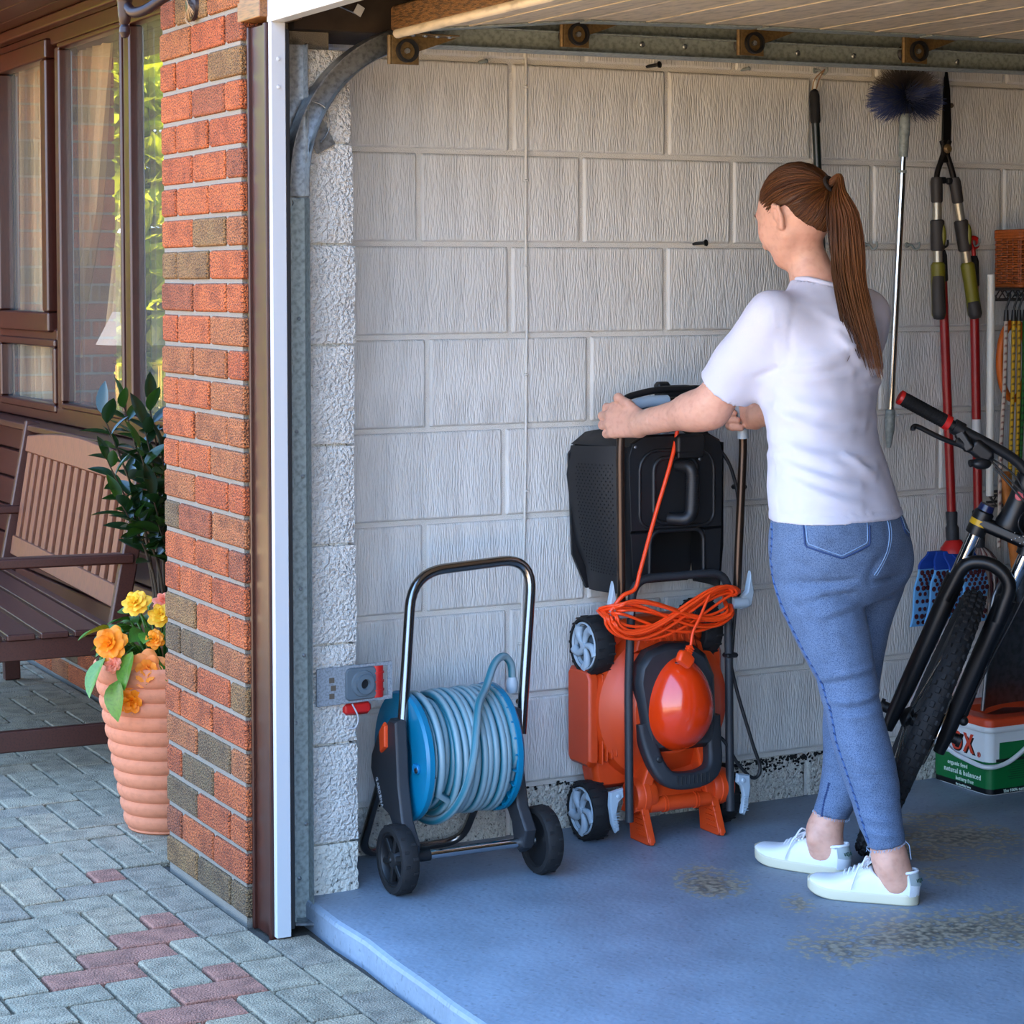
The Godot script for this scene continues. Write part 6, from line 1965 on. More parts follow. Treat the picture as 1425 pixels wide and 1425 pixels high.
func wheel_bike(o: Node3D, c: Vector3, fw: Vector3, up: Vector3, ax: Vector3, R: float, disc: bool) -> void:
	var x := Transform3D(Basis(up, ax, up.cross(ax)), c)
	var tw := 0.0265
	var prof := []
	for i in 13:
		var a := deg_to_rad(lerpf(-150, 150, i / 12.0))
		prof.append(Vector2(R - tw + cos(a) * (tw - 0.003), sin(a) * tw))
	var wp := part(o, "tyre", MB.new().lathe(prof, x, 72, 80.0), M.black_rubber, "knobbly black tyre")
	# knobs: rows of blocks round the crown and shoulders
	var kb := MB.new()
	for i in 62:
		var a := TAU * i / 62.0
		for r in 4:
			var off: float = [-0.75, -0.25, 0.25, 0.75][r]
			var aa := a + (TAU / 124.0 if r in [0, 2] else 0.0)
			var ph := off * 1.15
			var rr := R - tw + cos(ph) * (tw - 0.0015)
			var d := x.basis * Vector3(cos(aa), 0, sin(aa))
			var t := x.basis * Vector3(-sin(aa), 0, cos(aa))
			var n := (d * cos(ph) + ax * sin(ph)).normalized()
			kb.bx(c + d * rr + ax * sin(ph) * tw, Vector3(0.0115, 0.0075, 0.0145 if r in [1, 2] else 0.012), 0.0014, Basis(n.cross(t), n, t).orthonormalized())
	part(wp, "tread", kb, M.black_rubber).set_meta("kind", "stuff")
	part(o, "wheel_rim", MB.new().lathe([Vector2(R - 0.075, -0.008), Vector2(R - 0.055, -0.0135), Vector2(R - 0.042, -0.0135), Vector2(R - 0.042, 0.0135), Vector2(R - 0.055, 0.0135), Vector2(R - 0.075, 0.008), Vector2(R - 0.075, -0.008)], x, 72, 50.0), M.black)
	var hb := MB.new()
	hb.lathe([Vector2(0, -0.05), Vector2(0.012, -0.05), Vector2(0.028, -0.035), Vector2(0.028, -0.03), Vector2(0.016, -0.022), Vector2(0.016, 0.022), Vector2(0.030, 0.03), Vector2(0.030, 0.036), Vector2(0.012, 0.05), Vector2(0, 0.05)], x, 24)
	part(o, "hub", hb, M.black)
	var sp := MB.new()
	for i in 32:
		var a := TAU * i / 32.0
		var s := 1.0 if i % 2 else -1.0
		sp.tube([x * Vector3(cos(a + 0.5 * (1 if i % 4 < 2 else -1)) * 0.026, 0.032 * s, sin(a + 0.5 * (1 if i % 4 < 2 else -1)) * 0.026), x * Vector3(cos(a) * (R - 0.07), 0.0, sin(a) * (R - 0.07))], 0.0011, 5)
	part(o, "spoke", sp, M.steel).set_meta("kind", "stuff")
	if disc:
		var dm := MB.new()
		dm.lathe([Vector2(0.062, 0.043), Vector2(0.09, 0.043), Vector2(0.09, 0.045), Vector2(0.062, 0.045), Vector2(0.062, 0.043)], x, 40)
		for i in 6: dm.bar(x * Vector3(cos(i * TAU / 6) * 0.02, 0.044, sin(i * TAU / 6) * 0.02), x * Vector3(cos(i * TAU / 6 + 0.3) * 0.066, 0.044, sin(i * TAU / 6 + 0.3) * 0.066), 0.008, 0.002)
		part(o, "brake_disc", dm, M.steel)

func build_bench() -> void:
	# a slatted garden bench with its back to the window wall; u runs along it away from us, w towards its front
	var ang := deg_to_rad(2.75)
	var U := Vector3(sin(ang), 0, -cos(ang))
	var W := Vector3(-cos(ang), 0, -sin(ang))
	var B := Vector3(0.224, -0.05, -1.417)
	var o := thing("garden_bench", "slatted wooden garden bench under the window behind the brick pier", "bench", B + U * 0.8 + W * 0.2)
	var P := func(u: float, w: float, y: float) -> Vector3: return B + U * u + W * w + Vector3(0, y, 0)
	var L := 1.60
	var rake := -0.085     # how far the top of the back leans to the wall
	for u in [0.03, L - 0.03]:
		var st := MB.new()
		st.bar(P.call(u, -0.02, 0.0), P.call(u, -0.005, 0.42), 0.058, 0.034, 0.004, U)
		st.bar(P.call(u, -0.005, 0.40), P.call(u, -0.02 + rake, 0.93), 0.052, 0.034, 0.006, U)
		part(o, "rear_leg", st, M.bench_dark if u > 1.0 else M.bench_dark)
		part(o, "front_leg", MB.new().bar(P.call(u, 0.50, 0.0), P.call(u, 0.50, 0.60), 0.052, 0.034, 0.004, U), M.bench_dark)
		part(o, "arm_rest", MB.new().bar(P.call(u, -0.055, 0.615), P.call(u, 0.56, 0.622), 0.058, 0.030, 0.006), M.bench_dark)
		part(o, "side_rail", MB.new().bar(P.call(u, 0.0, 0.365), P.call(u, 0.50, 0.365), 0.026, 0.062, 0.004), M.bench_dark)
		part(o, "stretcher", MB.new().bar(P.call(u, 0.0, 0.10), P.call(u, 0.50, 0.10), 0.026, 0.062, 0.004), M.bench_dark)
		var bo := MB.new()
		screw(bo, P.call(u - (0.018 if u < 1.0 else -0.018), -0.01, 0.615), -U, 0.008)
		part(o, "bolt", bo, M.galv)
	# seat slats
	for k in 5:
		part(o, "seat_slat", MB.new().bar(P.call(0.0, 0.085 + k * 0.098, 0.405), P.call(L, 0.085 + k * 0.098, 0.405), 0.084, 0.020, 0.005), M.bench_dark)
	part(o, "seat_slat", MB.new().bar(P.call(0.06, 0.02, 0.408), P.call(L - 0.06, 0.02, 0.408), 0.03, 0.020, 0.004), M.bench_dark)
	part(o, "front_rail", MB.new().bar(P.call(0.0, 0.515, 0.365), P.call(L, 0.515, 0.365), 0.024, 0.062, 0.004), M.bench_dark)
	# back: bowed top rail, straight lower rail, upright slats
	var tr := MB.new()
	var bx := Transform3D(Basis(U, (Vector3.UP * 0.53 + W * rake).normalized(), U.cross((Vector3.UP * 0.53 + W * rake).normalized())), P.call(0.0, -0.018, 0.40))
	var ol := [Vector2(0.05, 0.425), Vector2(L - 0.05, 0.425)]
	for i in 13:
		var q := i / 12.0
		ol.append(Vector2(lerpf(L - 0.05, 0.05, q), 0.485 + 0.040 * sin(q * PI)))
	tr.extr(ol, bx.translated_local(Vector3(0, 0, -0.014)), 0.026, 0.005, 20.0)
	part(o, "top_rail", tr, M.bench_wood)
	var lr := MB.new()
	lr.extr(rrect(0.05, 0.055, L - 0.05, 0.125, 0.003, 1), bx.translated_local(Vector3(0, 0, -0.014)), 0.026, 0.004)
	part(o, "lower_rail", lr, M.bench_wood)
	for k in 15:
		var u := 0.10 + k * (L - 0.20) / 14.0
		var sl := MB.new()
		sl.extr(rrect(u - 0.027, 0.115, u + 0.027, 0.435, 0.002, 1), bx.translated_local(Vector3(0, 0, -0.009)), 0.014, 0.003)
		part(o, "back_slat", sl, M.bench_wood)

func leaf_mesh(len: float, wid: float, fold: float, curl: float, k := 7) -> MB:
	# a leaf along +z, its midrib sunk a little
	var g := []
	for i in k + 1:
		var q := float(i) / k
		var w := wid * pow(sin(PI * clampf(pow(q, 0.85), 0.0, 1.0)), 0.8) + 0.0006
		var y := -curl * q * q
		g.append(PackedVector3Array([Vector3(-w, y + fold * w, q * len), Vector3(-w * 0.5, y + fold * w * 0.35, q * len), Vector3(0, y, q * len), Vector3(w * 0.5, y + fold * w * 0.35, q * len), Vector3(w, y + fold * w, q * len)]))
	return MB.new().sheet(g)

func aim(p: Vector3, d: Vector3, roll := 0.0) -> Transform3D:
	var z := d.normalized()
	var x := Vector3.UP.cross(z)
	if x.length() < 0.05: x = Vector3.RIGHT
	x = x.normalized()
	return Transform3D(Basis(x, z.cross(x), z) * Basis(Vector3.BACK, roll), p)

func build_pots() -> void:
	# ribbed terracotta planter
	var c := Vector3(0.128, -0.05, -0.69)
	var o := thing("flower_pot", "tall ribbed terracotta pot standing beside the brick pier", "plant pot", c)
	var prof := [Vector2(0, 0), Vector2(0.098, 0.0), Vector2(0.102, 0.004)]
	var n := 11
	for i in n * 6 + 1:
		var q := float(i) / (n * 6)
		var r := lerpf(0.104, 0.186, pow(q, 0.92))
		var ph := fmod(q * n, 1.0)
		r += 0.008 * (pow(sin(ph * PI), 0.6) - 0.5) if q < 0.97 else 0.002
		prof.append(Vector2(r, 0.008 + q * 0.425))
	prof += [Vector2(0.186, 0.440), Vector2(0.180, 0.446), Vector2(0.172, 0.440), Vector2(0.165, 0.39), Vector2(0.0, 0.39)]
	part(o, "body", MB.new().lathe(prof, Transform3D(Basis(), c), 64, 60.0), M.terracotta)
	part(o, "soil", MB.new().lathe([Vector2(0.168, 0.393), Vector2(0.10, 0.405), Vector2(0.0, 0.41)], Transform3D(Basis(), c), 30), mk(Color(0.12, 0.08, 0.05), 1.0))
	# tuberous begonia: leaves and stems one plant, its blooms parts of it
	var b := thing("begonia", "begonia with yellow and orange double flowers growing in the terracotta pot", "flowering plant", c + Vector3(0, 0.40, 0))
	var lm := mk(Color(0.20, 0.38, 0.10), 0.42, {"two": true, "back": Color(0.25, 0.42, 0.08), "at": ntex(0.03, [[0.0, 0.7], [1.0, 1.25]], 0, 3, 256, 61), "scale": 12.0})
	var lm2 := mk(Color(0.32, 0.48, 0.13), 0.42, {"two": true, "back": Color(0.35, 0.5, 0.1), "at": ntex(0.03, [[0.0, 0.7], [1.0, 1.25]], 0, 3, 256, 61), "scale": 12.0})
	var rg := RandomNumberGenerator.new()
	rg.seed = 17
	var st := MB.new()
	var crown := c + Vector3(0, 0.40, 0)
	var fl := [[0.022, 0.562, -0.62, 0.040, 0], [-0.052, 0.462, -0.60, 0.050, 1], [0.055, 0.472, -0.56, 0.027, 1], [0.030, 0.392, -0.55, 0.056, 2], [-0.008, 0.312, -0.565, 0.040, 3], [0.085, 0.53, -0.60, 0.035, 0], [0.11, 0.56, -0.64, 0.032, 4], [-0.055, 0.41, -0.58, 0.024, 4]]
	for i in 60:
		var a := rg.randf() * TAU
		var d := Vector3(cos(a), rg.randf_range(-0.15, 0.9), sin(a) * 0.9 + 0.1).normalized()
		var p := crown + Vector3(d.x * 0.125, 0.035 + 0.15 * maxf(d.y, 0.0) + rg.randf() * 0.03, d.z * 0.11)
		var L := rg.randf_range(0.055, 0.085)
		var lf := leaf_mesh(L, L * 0.42, 0.25, L * 0.35)
		lf.xform(aim(p, Vector3(d.x, d.y * 0.5 - 0.15, d.z), rg.randf_range(-0.5, 0.5)))
		part(b, "leaf", lf, lm if i % 3 else lm2)
		st.tube([crown + Vector3(d.x * 0.02, -0.01, d.z * 0.02), p], 0.003, 5)
	# the two big hanging leaves at the left
	for e in [[Vector3(-0.062, 0.425, -0.60), Vector3(-0.6, -0.75, 0.25), 0.11], [Vector3(-0.035, 0.37, -0.575), Vector3(-0.25, -1.0, 0.2), 0.105], [Vector3(0.0, 0.44, -0.57), Vector3(-0.5, -0.9, 0.3), 0.10], [Vector3(-0.05, 0.50, -0.60), Vector3(-0.95, -0.05, 0.1), 0.09], [Vector3(0.10, 0.42, -0.54), Vector3(0.3, -1.0, 0.3), 0.08]]:
		var lf := leaf_mesh(e[2], e[2] * 0.36, 0.3, 0.02)
		lf.xform(aim(e[0], e[1], 0.3))
		part(b, "leaf", lf, lm2)
	var pal := [Color(0.93, 0.72, 0.14), Color(0.96, 0.58, 0.05), Color(0.97, 0.58, 0.18), Color(0.97, 0.55, 0.03), Color(0.95, 0.56, 0.42)]
	for e in fl:
		var p := Vector3(e[0], e[1], e[2])
		var dir := (p - crown + Vector3(-0.03, 0.0, 0.10)).normalized()
		st.tube([crown, (crown + p) * 0.5 + Vector3(0, 0.02, 0), p - dir * 0.01], 0.0028, 5)
		var x := aim(p - dir * 0.012, dir)
		var R: float = e[3]
		var outer := MB.new()
		var inner := MB.new()
		for ring in 4:
			var m: int = [6, 6, 5, 4][ring]
			for k in m:
				var a := TAU * (k + 0.5 * (ring % 2)) / m + rg.randf_range(-0.12, 0.12)
				var el := deg_to_rad([8.0, 28.0, 50.0, 72.0][ring] + rg.randf_range(-7, 7))
				var L: float = R * [1.0, 0.86, 0.66, 0.45][ring] * rg.randf_range(0.9, 1.1)
				var g := []
				for i in 6:
					var q := i / 5.0
					var w := L * 0.46 * sqrt(maxf(0.0, sin(PI * (0.08 + 0.84 * pow(q, 0.8)))))
					var row := PackedVector3Array()
					for j in 5:
						var t := j / 2.0 - 1.0
						row.append(Vector3(t * w, 0.16 * L * (q * q * 1.1 + t * t * 0.55) + 0.03 * L * sin(t * 5.0 + q * 4.0), q * L * (1.0 - 0.10 * t * t)))
					g.append(row)
				var pt := MB.new().sheet(g)
				pt.xform(x * Transform3D(Basis(Vector3.BACK, a) * Basis(Vector3.RIGHT, PI / 2 - PI / 2 + (el - PI / 2)) , Vector3(0, 0, R * 0.05 * ring)))
				(outer if ring < 2 else inner).add(pt)
		var col: Color = pal[e[4]]
		var fp := part(b, "bloom", outer, mk(col.lerp(Color(0.95, 0.55, 0.42), 0.4 if e[4] in [2, 4] else 0.05), 0.6, {"two": true, "back": col * 0.9}))
		part(fp, "inner_petals", inner, mk(col, 0.6, {"two": true, "back": col * 0.9}))
	part(b, "stem", st, lm)
	# bay shrub behind, in a pot the pier hides
	var base := Vector3(0.245, -0.05, -1.05)
	var bp := thing("bay_pot", "dark planter mostly hidden between terracotta pot and bench", "plant pot", base)
	part(bp, "body", MB.new().lathe([Vector2(0, 0), Vector2(0.10, 0), Vector2(0.13, 0.30), Vector2(0.135, 0.30), Vector2(0.135, 0.33), Vector2(0.12, 0.33), Vector2(0.115, 0.28), Vector2(0, 0.28)], Transform3D(Basis(), base), 32), mk(Color(0.17, 0.12, 0.10), 0.6))
	var s := thing("bay_shrub", "dark green glossy-leaved shrub half hidden behind the brick pier", "shrub", base + Vector3(0, 0.28, 0))
	var bm := mk(Color(0.055, 0.125, 0.055), 0.28, {"two": true, "back": Color(0.08, 0.16, 0.03)})
	var bm2 := mk(Color(0.10, 0.19, 0.06), 0.3, {"two": true, "back": Color(0.14, 0.25, 0.04)})
	var tw := MB.new()
	var tips := [[Vector3(0.055, 1.02, -0.98), 11], [Vector3(0.12, 1.06, -1.02), 10], [Vector3(0.19, 1.05, -1.0), 11], [Vector3(0.05, 0.90, -0.93), 9], [Vector3(0.13, 0.93, -0.90), 11], [Vector3(0.20, 0.93, -0.93), 11], [Vector3(0.075, 0.79, -0.90), 9], [Vector3(0.16, 0.80, -0.88), 10], [Vector3(0.12, 0.76, -0.90), 8], [Vector3(0.22, 0.82, -0.92), 10], [Vector3(0.27, 1.0, -1.0), 10], [Vector3(0.25, 0.9, -1.05), 10], [Vector3(0.16, 0.99, -0.95), 10], [Vector3(0.18, 0.73, -0.9), 7]]
	for e in tips:
		var tip: Vector3 = e[0]
		var root := base + Vector3(0.0, 0.30, 0)
		var path := spline([root, root.lerp(tip, 0.5) + Vector3(0.03, 0.06, 0), tip], 8)
		tw.tube(path, [0.007, 0.0065, 0.006, 0.006, 0.0055, 0.005, 0.005, 0.0045, 0.004, 0.004, 0.0035, 0.003, 0.003, 0.0025, 0.0022, 0.002, 0.0016], 6)
		for k: int in e[1] + 4:
			var q := 1.0 - 0.032 * k
			var i := clampi(int(q * 16), 1, 16)
			var p: Vector3 = path[i]
			var ax: Vector3 = (path[i] - path[i - 1]).normalized()
			var a := k * 2.4 + rg.randf()
			var side := (ax.cross(Vector3(cos(a), 0.3, sin(a)))).normalized()
			var L := rg.randf_range(0.068, 0.102)
			var lf := leaf_mesh(L, L * 0.20, 0.35, L * 0.12, 6)
			lf.xform(aim(p, side + ax * (0.55 if k > 1 else 1.4) + Vector3(0, 0.15, 0.12), rg.randf_range(-0.8, 0.8)))
			part(s, "leaf", lf, bm if rg.randf() < 0.68 else bm2)
	part(s, "branch", tw, mk(Color(0.20, 0.15, 0.08), 0.8))

func build_window_things() -> void:
	# curtains just inside the glass, a lamp on the inner sill
	var cm := mk(Color(0.66, 0.58, 0.42), 0.9, {"two": true, "back": Color(0.5, 0.45, 0.33)})
	var curtain := func(x: float, y0: float, y1: float, f: Callable, label: String) -> void:
		var g := []
		for i in 26:
			var q := i / 25.0
			var e: Array = f.call(q)
			var row := PackedVector3Array()
			for j in 60:
				var t := j / 59.0
				row.append(Vector3(x + (0.014 + 0.01 * q) * sin(t * 34.0 + 0.7 * sin(q * 3.0)) + 0.006 * sin(t * 81.0), lerpf(y1, y0, q), lerpf(e[0], e[1], t)))
			g.append(row)
		var o := thing("curtain", label, "curtain", Vector3(x, y0, (f.call(0.5)[0] + f.call(0.5)[1]) * 0.5), "curtains inside the house window")
		part(o, "cloth", MB.new().sheet(g), cm)
	curtain.call(0.60, 0.93, 2.22, func(q: float) -> Array: return [-3.82, -3.44], "cream curtain hanging straight behind the small left casement")
	curtain.call(0.60, 1.10, 2.215, func(q: float) -> Array: return [-3.11, -2.64 - 0.16 * q / 0.53 if q < 0.53 else maxf(-3.10, -2.80 - 0.28 * (q - 0.53) / 0.37)], "cream curtain drawn to a point behind the middle pane")
	curtain.call(0.64, 1.22, 2.0, func(q: float) -> Array: return [lerpf(-2.52, -2.80, q), lerpf(-2.46, -2.50, q)], "narrow fall of cream curtain beside the table lamp")
	sshape("trim_inner_sill", MB.new().bx(Vector3(0.70, 0.885, -2.3), Vector3(0.28, 0.03, 3.9), 0.004), M.brown_h)
	var o := thing("table_lamp", "table lamp with pale shade and brass cage base inside the house window", "lamp", Vector3(0.70, 0.90, -2.66))
	part(o, "lamp_shade", MB.new().lathe([Vector2(0.15, 0.0), Vector2(0.09, 0.115), Vector2(0.087, 0.115), Vector2(0.147, 0.0), Vector2(0.15, 0.0)], Transform3D(Basis(), Vector3(0.70, 1.16, -2.66)), 32), mk(Color(0.75, 0.68, 0.58), 0.8, {"back": Color(0.4, 0.35, 0.3)}))
	var cg := MB.new()
	for k in 8:
		var a := TAU * k / 8.0
		cg.tube([Vector3(0.70 + cos(a) * 0.075, 0.90, -2.66 + sin(a) * 0.13), Vector3(0.70 + cos(a) * 0.075, 1.095, -2.66 + sin(a) * 0.13)], 0.006, 8)
	for y in [0.905, 1.095]:
		var rp := []
		for k in 24: rp.append(Vector3(0.70 + cos(TAU * k / 24.0) * 0.078, y, -2.66 + sin(TAU * k / 24.0) * 0.135))
		cg.tube(rp, 0.008, 8, false, true)
	part(o, "cage", cg, mk(Color(0.75, 0.60, 0.32), 0.25, {"metal": 1.0}))
	part(o, "stem", MB.new().tube([Vector3(0.70, 0.90, -2.66), Vector3(0.70, 1.22, -2.66)], 0.010, 10), mk(Color(0.75, 0.60, 0.32), 0.25, {"metal": 1.0}))
	# cast-iron hanging bracket on the pier, its turned finial in front of the window
	var h := thing("iron_bracket", "dark iron bracket with turned hanging finial on the brick pier's top", "bracket", Vector3(0.0, 2.0, -0.08))
	var im := mk(Color(0.15, 0.10, 0.105), 0.4, {"metal": 0.3})
	var fz := -0.205
	part(h, "finial", MB.new().lathe([Vector2(0, -0.092), Vector2(0.007, -0.090), Vector2(0.0135, -0.078), Vector2(0.0125, -0.066), Vector2(0.008, -0.060), Vector2(0.013, -0.054), Vector2(0.0155, -0.040), Vector2(0.017, -0.010), Vector2(0.019, -0.002), Vector2(0.026, 0.006), Vector2(0.029, 0.022), Vector2(0.022, 0.030), Vector2(0.012, 0.045), Vector2(0.012, 0.12), Vector2(0, 0.12)], Transform3D(Basis(), Vector3(-0.12, 2.045, fz)), 24), im)
	part(h, "arm", MB.new().tube(spline([Vector3(-0.118, 2.035, fz), Vector3(-0.11, 2.012, fz + 0.03), Vector3(-0.09, 2.015, fz + 0.07), Vector3(-0.05, 2.045, fz + 0.11), Vector3(-0.01, 2.05, fz + 0.135), Vector3(0.0, 2.03, fz + 0.15)], 6), 0.0125, 12), im)
	var pl := MB.new()
	pl.lathe([Vector2(0, 0), Vector2(0.036, 0), Vector2(0.034, 0.008), Vector2(0.02, 0.014), Vector2(0.0, 0.016)], Transform3D(Basis(Vector3(0, 1, 0), Vector3(-1, 0, 0), Vector3(0, 0, 1)), Vector3(0.0, 2.02, -0.062)), 22)
	part(h, "wall_plate", pl, im)
	var wb := MB.new()
	for k in 9:
		var a := k * 0.7
		wb.tube(spline([Vector3(-0.012, 2.045 - 0.008 * k, -0.07), Vector3(-0.022, 2.03 - 0.006 * k, -0.05 + 0.012 * sin(a)), Vector3(-0.014, 2.0 - 0.004 * k, -0.045 + 0.02 * cos(a))], 4), 0.0012, 4)
	part(h, "cobweb", wb, mk(Color(0.62, 0.50, 0.36), 0.9)).set_meta("kind", "stuff")

# ---- a body as a field of joined shapes, meshed as surface nets
class Prim:
	var k := 0.02
	func d(_p: Vector3) -> float: return 9.0

class Cap extends Prim:
	var a: Vector3
	var b: Vector3
	var ra: float
	var rb: float
	var cut := false
	func _init(a_: Vector3, b_: Vector3, ra_: float, rb_: float, k_ := 0.02, cut_ := false) -> void:
		a = a_; b = b_; ra = ra_; rb = rb_; k = k_; cut = cut_
	func d(p: Vector3) -> float:
		var ab := b - a
		var t := (p - a).dot(ab) / ab.length_squared()
		var tc := clampf(t, 0.0, 1.0)
		var e := (p - a - ab * tc).length() - lerpf(ra, rb, tc)
		if cut and t > 1.0 - rb: e = maxf(e, (t - 1.0) * ab.length())
		return e

class Ell extends Prim:
	var c: Vector3
	var r: Vector3
	var bi: Basis
	func _init(c_: Vector3, r_: Vector3, b_ := Basis(), k_ := 0.02) -> void:
		c = c_; r = r_; bi = b_.inverse(); k = k_
	func d(p: Vector3) -> float:
		var q := bi * (p - c)
		var k0 := (q / r).length()
		var k1 := (q / (r * r)).length()
		if k1 < 1e-5: return -minf(r.x, minf(r.y, r.z))
		return k0 * (k0 - 1.0) / k1

class Stack extends Prim:
	# level ellipses: y, centre x, centre z, half width across, half depth; turned by ang
	var rows: Array
	var ca: float
	var sa: float
	var cap := 0.0
	func _init(rows_: Array, ang: float, k_ := 0.02) -> void:
		rows = rows_; ca = cos(ang); sa = sin(ang); k = k_
	func d(p: Vector3) -> float:
		var m := rows.size()
		var y := clampf(p.y, rows[0][0], rows[m - 1][0])
		var i := 0
		while i < m - 2 and y > rows[i + 1][0]: i += 1
		var A: Array = rows[i]
		var B: Array = rows[i + 1]
		var t: float = (y - A[0]) / (B[0] - A[0])
		var x: float = p.x - lerpf(A[1], B[1], t)
		var z: float = p.z - lerpf(A[2], B[2], t)
		var rx := lerpf(A[3], B[3], t)
		var rz := lerpf(A[4], B[4], t)
		var u := x * ca + z * sa
		var w := -x * sa + z * ca
		var k0 := sqrt(u * u / (rx * rx) + w * w / (rz * rz))
		var k1 := sqrt(u * u / pow(rx, 4) + w * w / pow(rz, 4))
		var e := -minf(rx, rz) if k1 < 1e-5 else k0 * (k0 - 1.0) / k1
		var over := absf(p.y - y)
		if over > 0.0: return Vector2(maxf(e, 0.0), over).length() if e > 0.0 else maxf(over, e)
		return e

class Field:
	var prims: Array = []
	var cuts: Array = []       # [point, outward normal]
	var holes: Array = []      # prims taken away
	func d(p: Vector3) -> float:
		var e := 9.0
		for q in prims:
			var f: float = q.d(p)
			var k: float = q.k
			var h := maxf(k - absf(e - f), 0.0) / k
			e = minf(e, f) - h * h * k * 0.25
		for c in cuts: e = maxf(e, (p - c[0]).dot(c[1]))
		for q in holes: e = maxf(e, -q.d(p))
		return e
	func net(mb: MB, lo: Vector3, hi: Vector3, s: float, disp = null) -> void:
		var nx := int((hi.x - lo.x) / s) + 2
		var ny := int((hi.y - lo.y) / s) + 2
		var nz := int((hi.z - lo.z) / s) + 2
		var val := PackedFloat32Array()
		val.resize(nx * ny * nz)
		var B := 6
		var live := []
		for bx in range(0, nx, B): for by in range(0, ny, B): for bz in range(0, nz, B):
			var cen := lo + Vector3(bx + B * 0.5, by + B * 0.5, bz + B * 0.5) * s
			var dc := d(cen)
			var far := absf(dc) > s * B * 1.6
			if not far: live.append(Vector3i(bx, by, bz))
			for i in range(bx, mini(bx + B, nx)): for j in range(by, mini(by + B, ny)): for k in range(bz, mini(bz + B, nz)):
				val[(i * ny + j) * nz + k] = dc if far else d(lo + Vector3(i, j, k) * s)
		var id := {}
		var k0 := mb.v.size()
		var cell := func(i: int, j: int, k: int) -> int:
			var key := (i * ny + j) * nz + k
			if id.has(key): return id[key]
			var acc := Vector3.ZERO
			var cnt := 0
			for e in [[0, 0, 0, 1, 0, 0], [0, 1, 0, 1, 1, 0], [0, 0, 1, 1, 0, 1], [0, 1, 1, 1, 1, 1], [0, 0, 0, 0, 1, 0], [1, 0, 0, 1, 1, 0], [0, 0, 1, 0, 1, 1], [1, 0, 1, 1, 1, 1], [0, 0, 0, 0, 0, 1], [1, 0, 0, 1, 0, 1], [0, 1, 0, 0, 1, 1], [1, 1, 0, 1, 1, 1]]:
				var va := val[((i + e[0]) * ny + j + e[1]) * nz + k + e[2]]
				var vb := val[((i + e[3]) * ny + j + e[4]) * nz + k + e[5]]
				if (va < 0.0) != (vb < 0.0):
					var t := va / (va - vb)
					acc += Vector3(e[0], e[1], e[2]).lerp(Vector3(e[3], e[4], e[5]), t)
					cnt += 1
			var p := lo + (Vector3(i, j, k) + acc / maxf(cnt, 1)) * s
			id[key] = mb.vert(p, Vector3.ZERO)
			return id[key]
		for b in live:
			for i in range(maxi(b.x, 1), mini(b.x + B, nx - 1)): for j in range(maxi(b.y, 1), mini(b.y + B, ny - 1)): for k in range(maxi(b.z, 1), mini(b.z + B, nz - 1)):
				var o := (i * ny + j) * nz + k
				var v0 := val[o] < 0.0
				for ax in 3:
					var o2: int = o + [ny * nz, nz, 1][ax]
					if (val[o2] < 0.0) == v0: continue
					var q: Array
					if ax == 0: q = [cell.call(i, j - 1, k - 1), cell.call(i, j, k - 1), cell.call(i, j, k), cell.call(i, j - 1, k)]
					elif ax == 1: q = [cell.call(i - 1, j, k - 1), cell.call(i - 1, j, k), cell.call(i, j, k), cell.call(i, j, k - 1)]
					else: q = [cell.call(i - 1, j - 1, k), cell.call(i, j - 1, k), cell.call(i, j, k), cell.call(i - 1, j, k)]
					if v0: q.reverse()
					mb.ix.append_array(PackedInt32Array([q[0], q[1], q[2], q[0], q[2], q[3]]))
		var renorm := func() -> void:
			for i in range(k0, mb.v.size()): mb.n[i] = Vector3.ZERO
			for i in range(0, mb.ix.size(), 3):
				var a := mb.ix[i]
				if a < k0: continue
				var g := (mb.v[mb.ix[i + 2]] - mb.v[a]).cross(mb.v[mb.ix[i + 1]] - mb.v[a])
				for w in 3: mb.n[mb.ix[i + w]] += g
			for i in range(k0, mb.v.size()): mb.n[i] = mb.n[i].normalized()
		renorm.call()
		if disp != null:
			var nv := mb.v.duplicate()
			for i in range(k0, mb.v.size()): nv[i] = mb.v[i] + mb.n[i] * float(disp.call(mb.v[i], mb.n[i]))
			mb.v = nv
			renorm.call()
	func front(x: float, y: float, from := 0.45) -> Vector3:
		# the surface point met when coming along -z
		var z := from
		for i in 60:
			var e := d(Vector3(x, y, z))
			if e < 0.0004: break
			z -= maxf(e * 0.8, 0.0008)
			if z < -0.5: break
		return Vector3(x, y, z)

func fold_disp(folds: Array, p: Vector3, nn: Vector3) -> float:
	# folds drawn on the side that looks back: [x0, y0, x1, y1, width, height]
	if nn.z < -0.2: return 0.0
	var o := 0.0
	var q := Vector2(p.x, p.y)
	for f in folds:
		var a := Vector2(f[0], f[1])
		var ab := Vector2(f[2], f[3]) - a
		var t := clampf((q - a).dot(ab) / ab.length_squared(), 0.0, 1.0)
		var bow: float = f[6] if f.size() > 6 else 0.0
		var c := a + ab * t + ab.orthogonal() * bow * 4.0 * t * (1.0 - t)
		var e: float = (q - c).length() / f[4]
		if e < 3.0: o += f[5] * exp(-e * e) * (0.35 + 0.65 * sin(PI * clampf(t, 0.08, 0.92)))
	return o

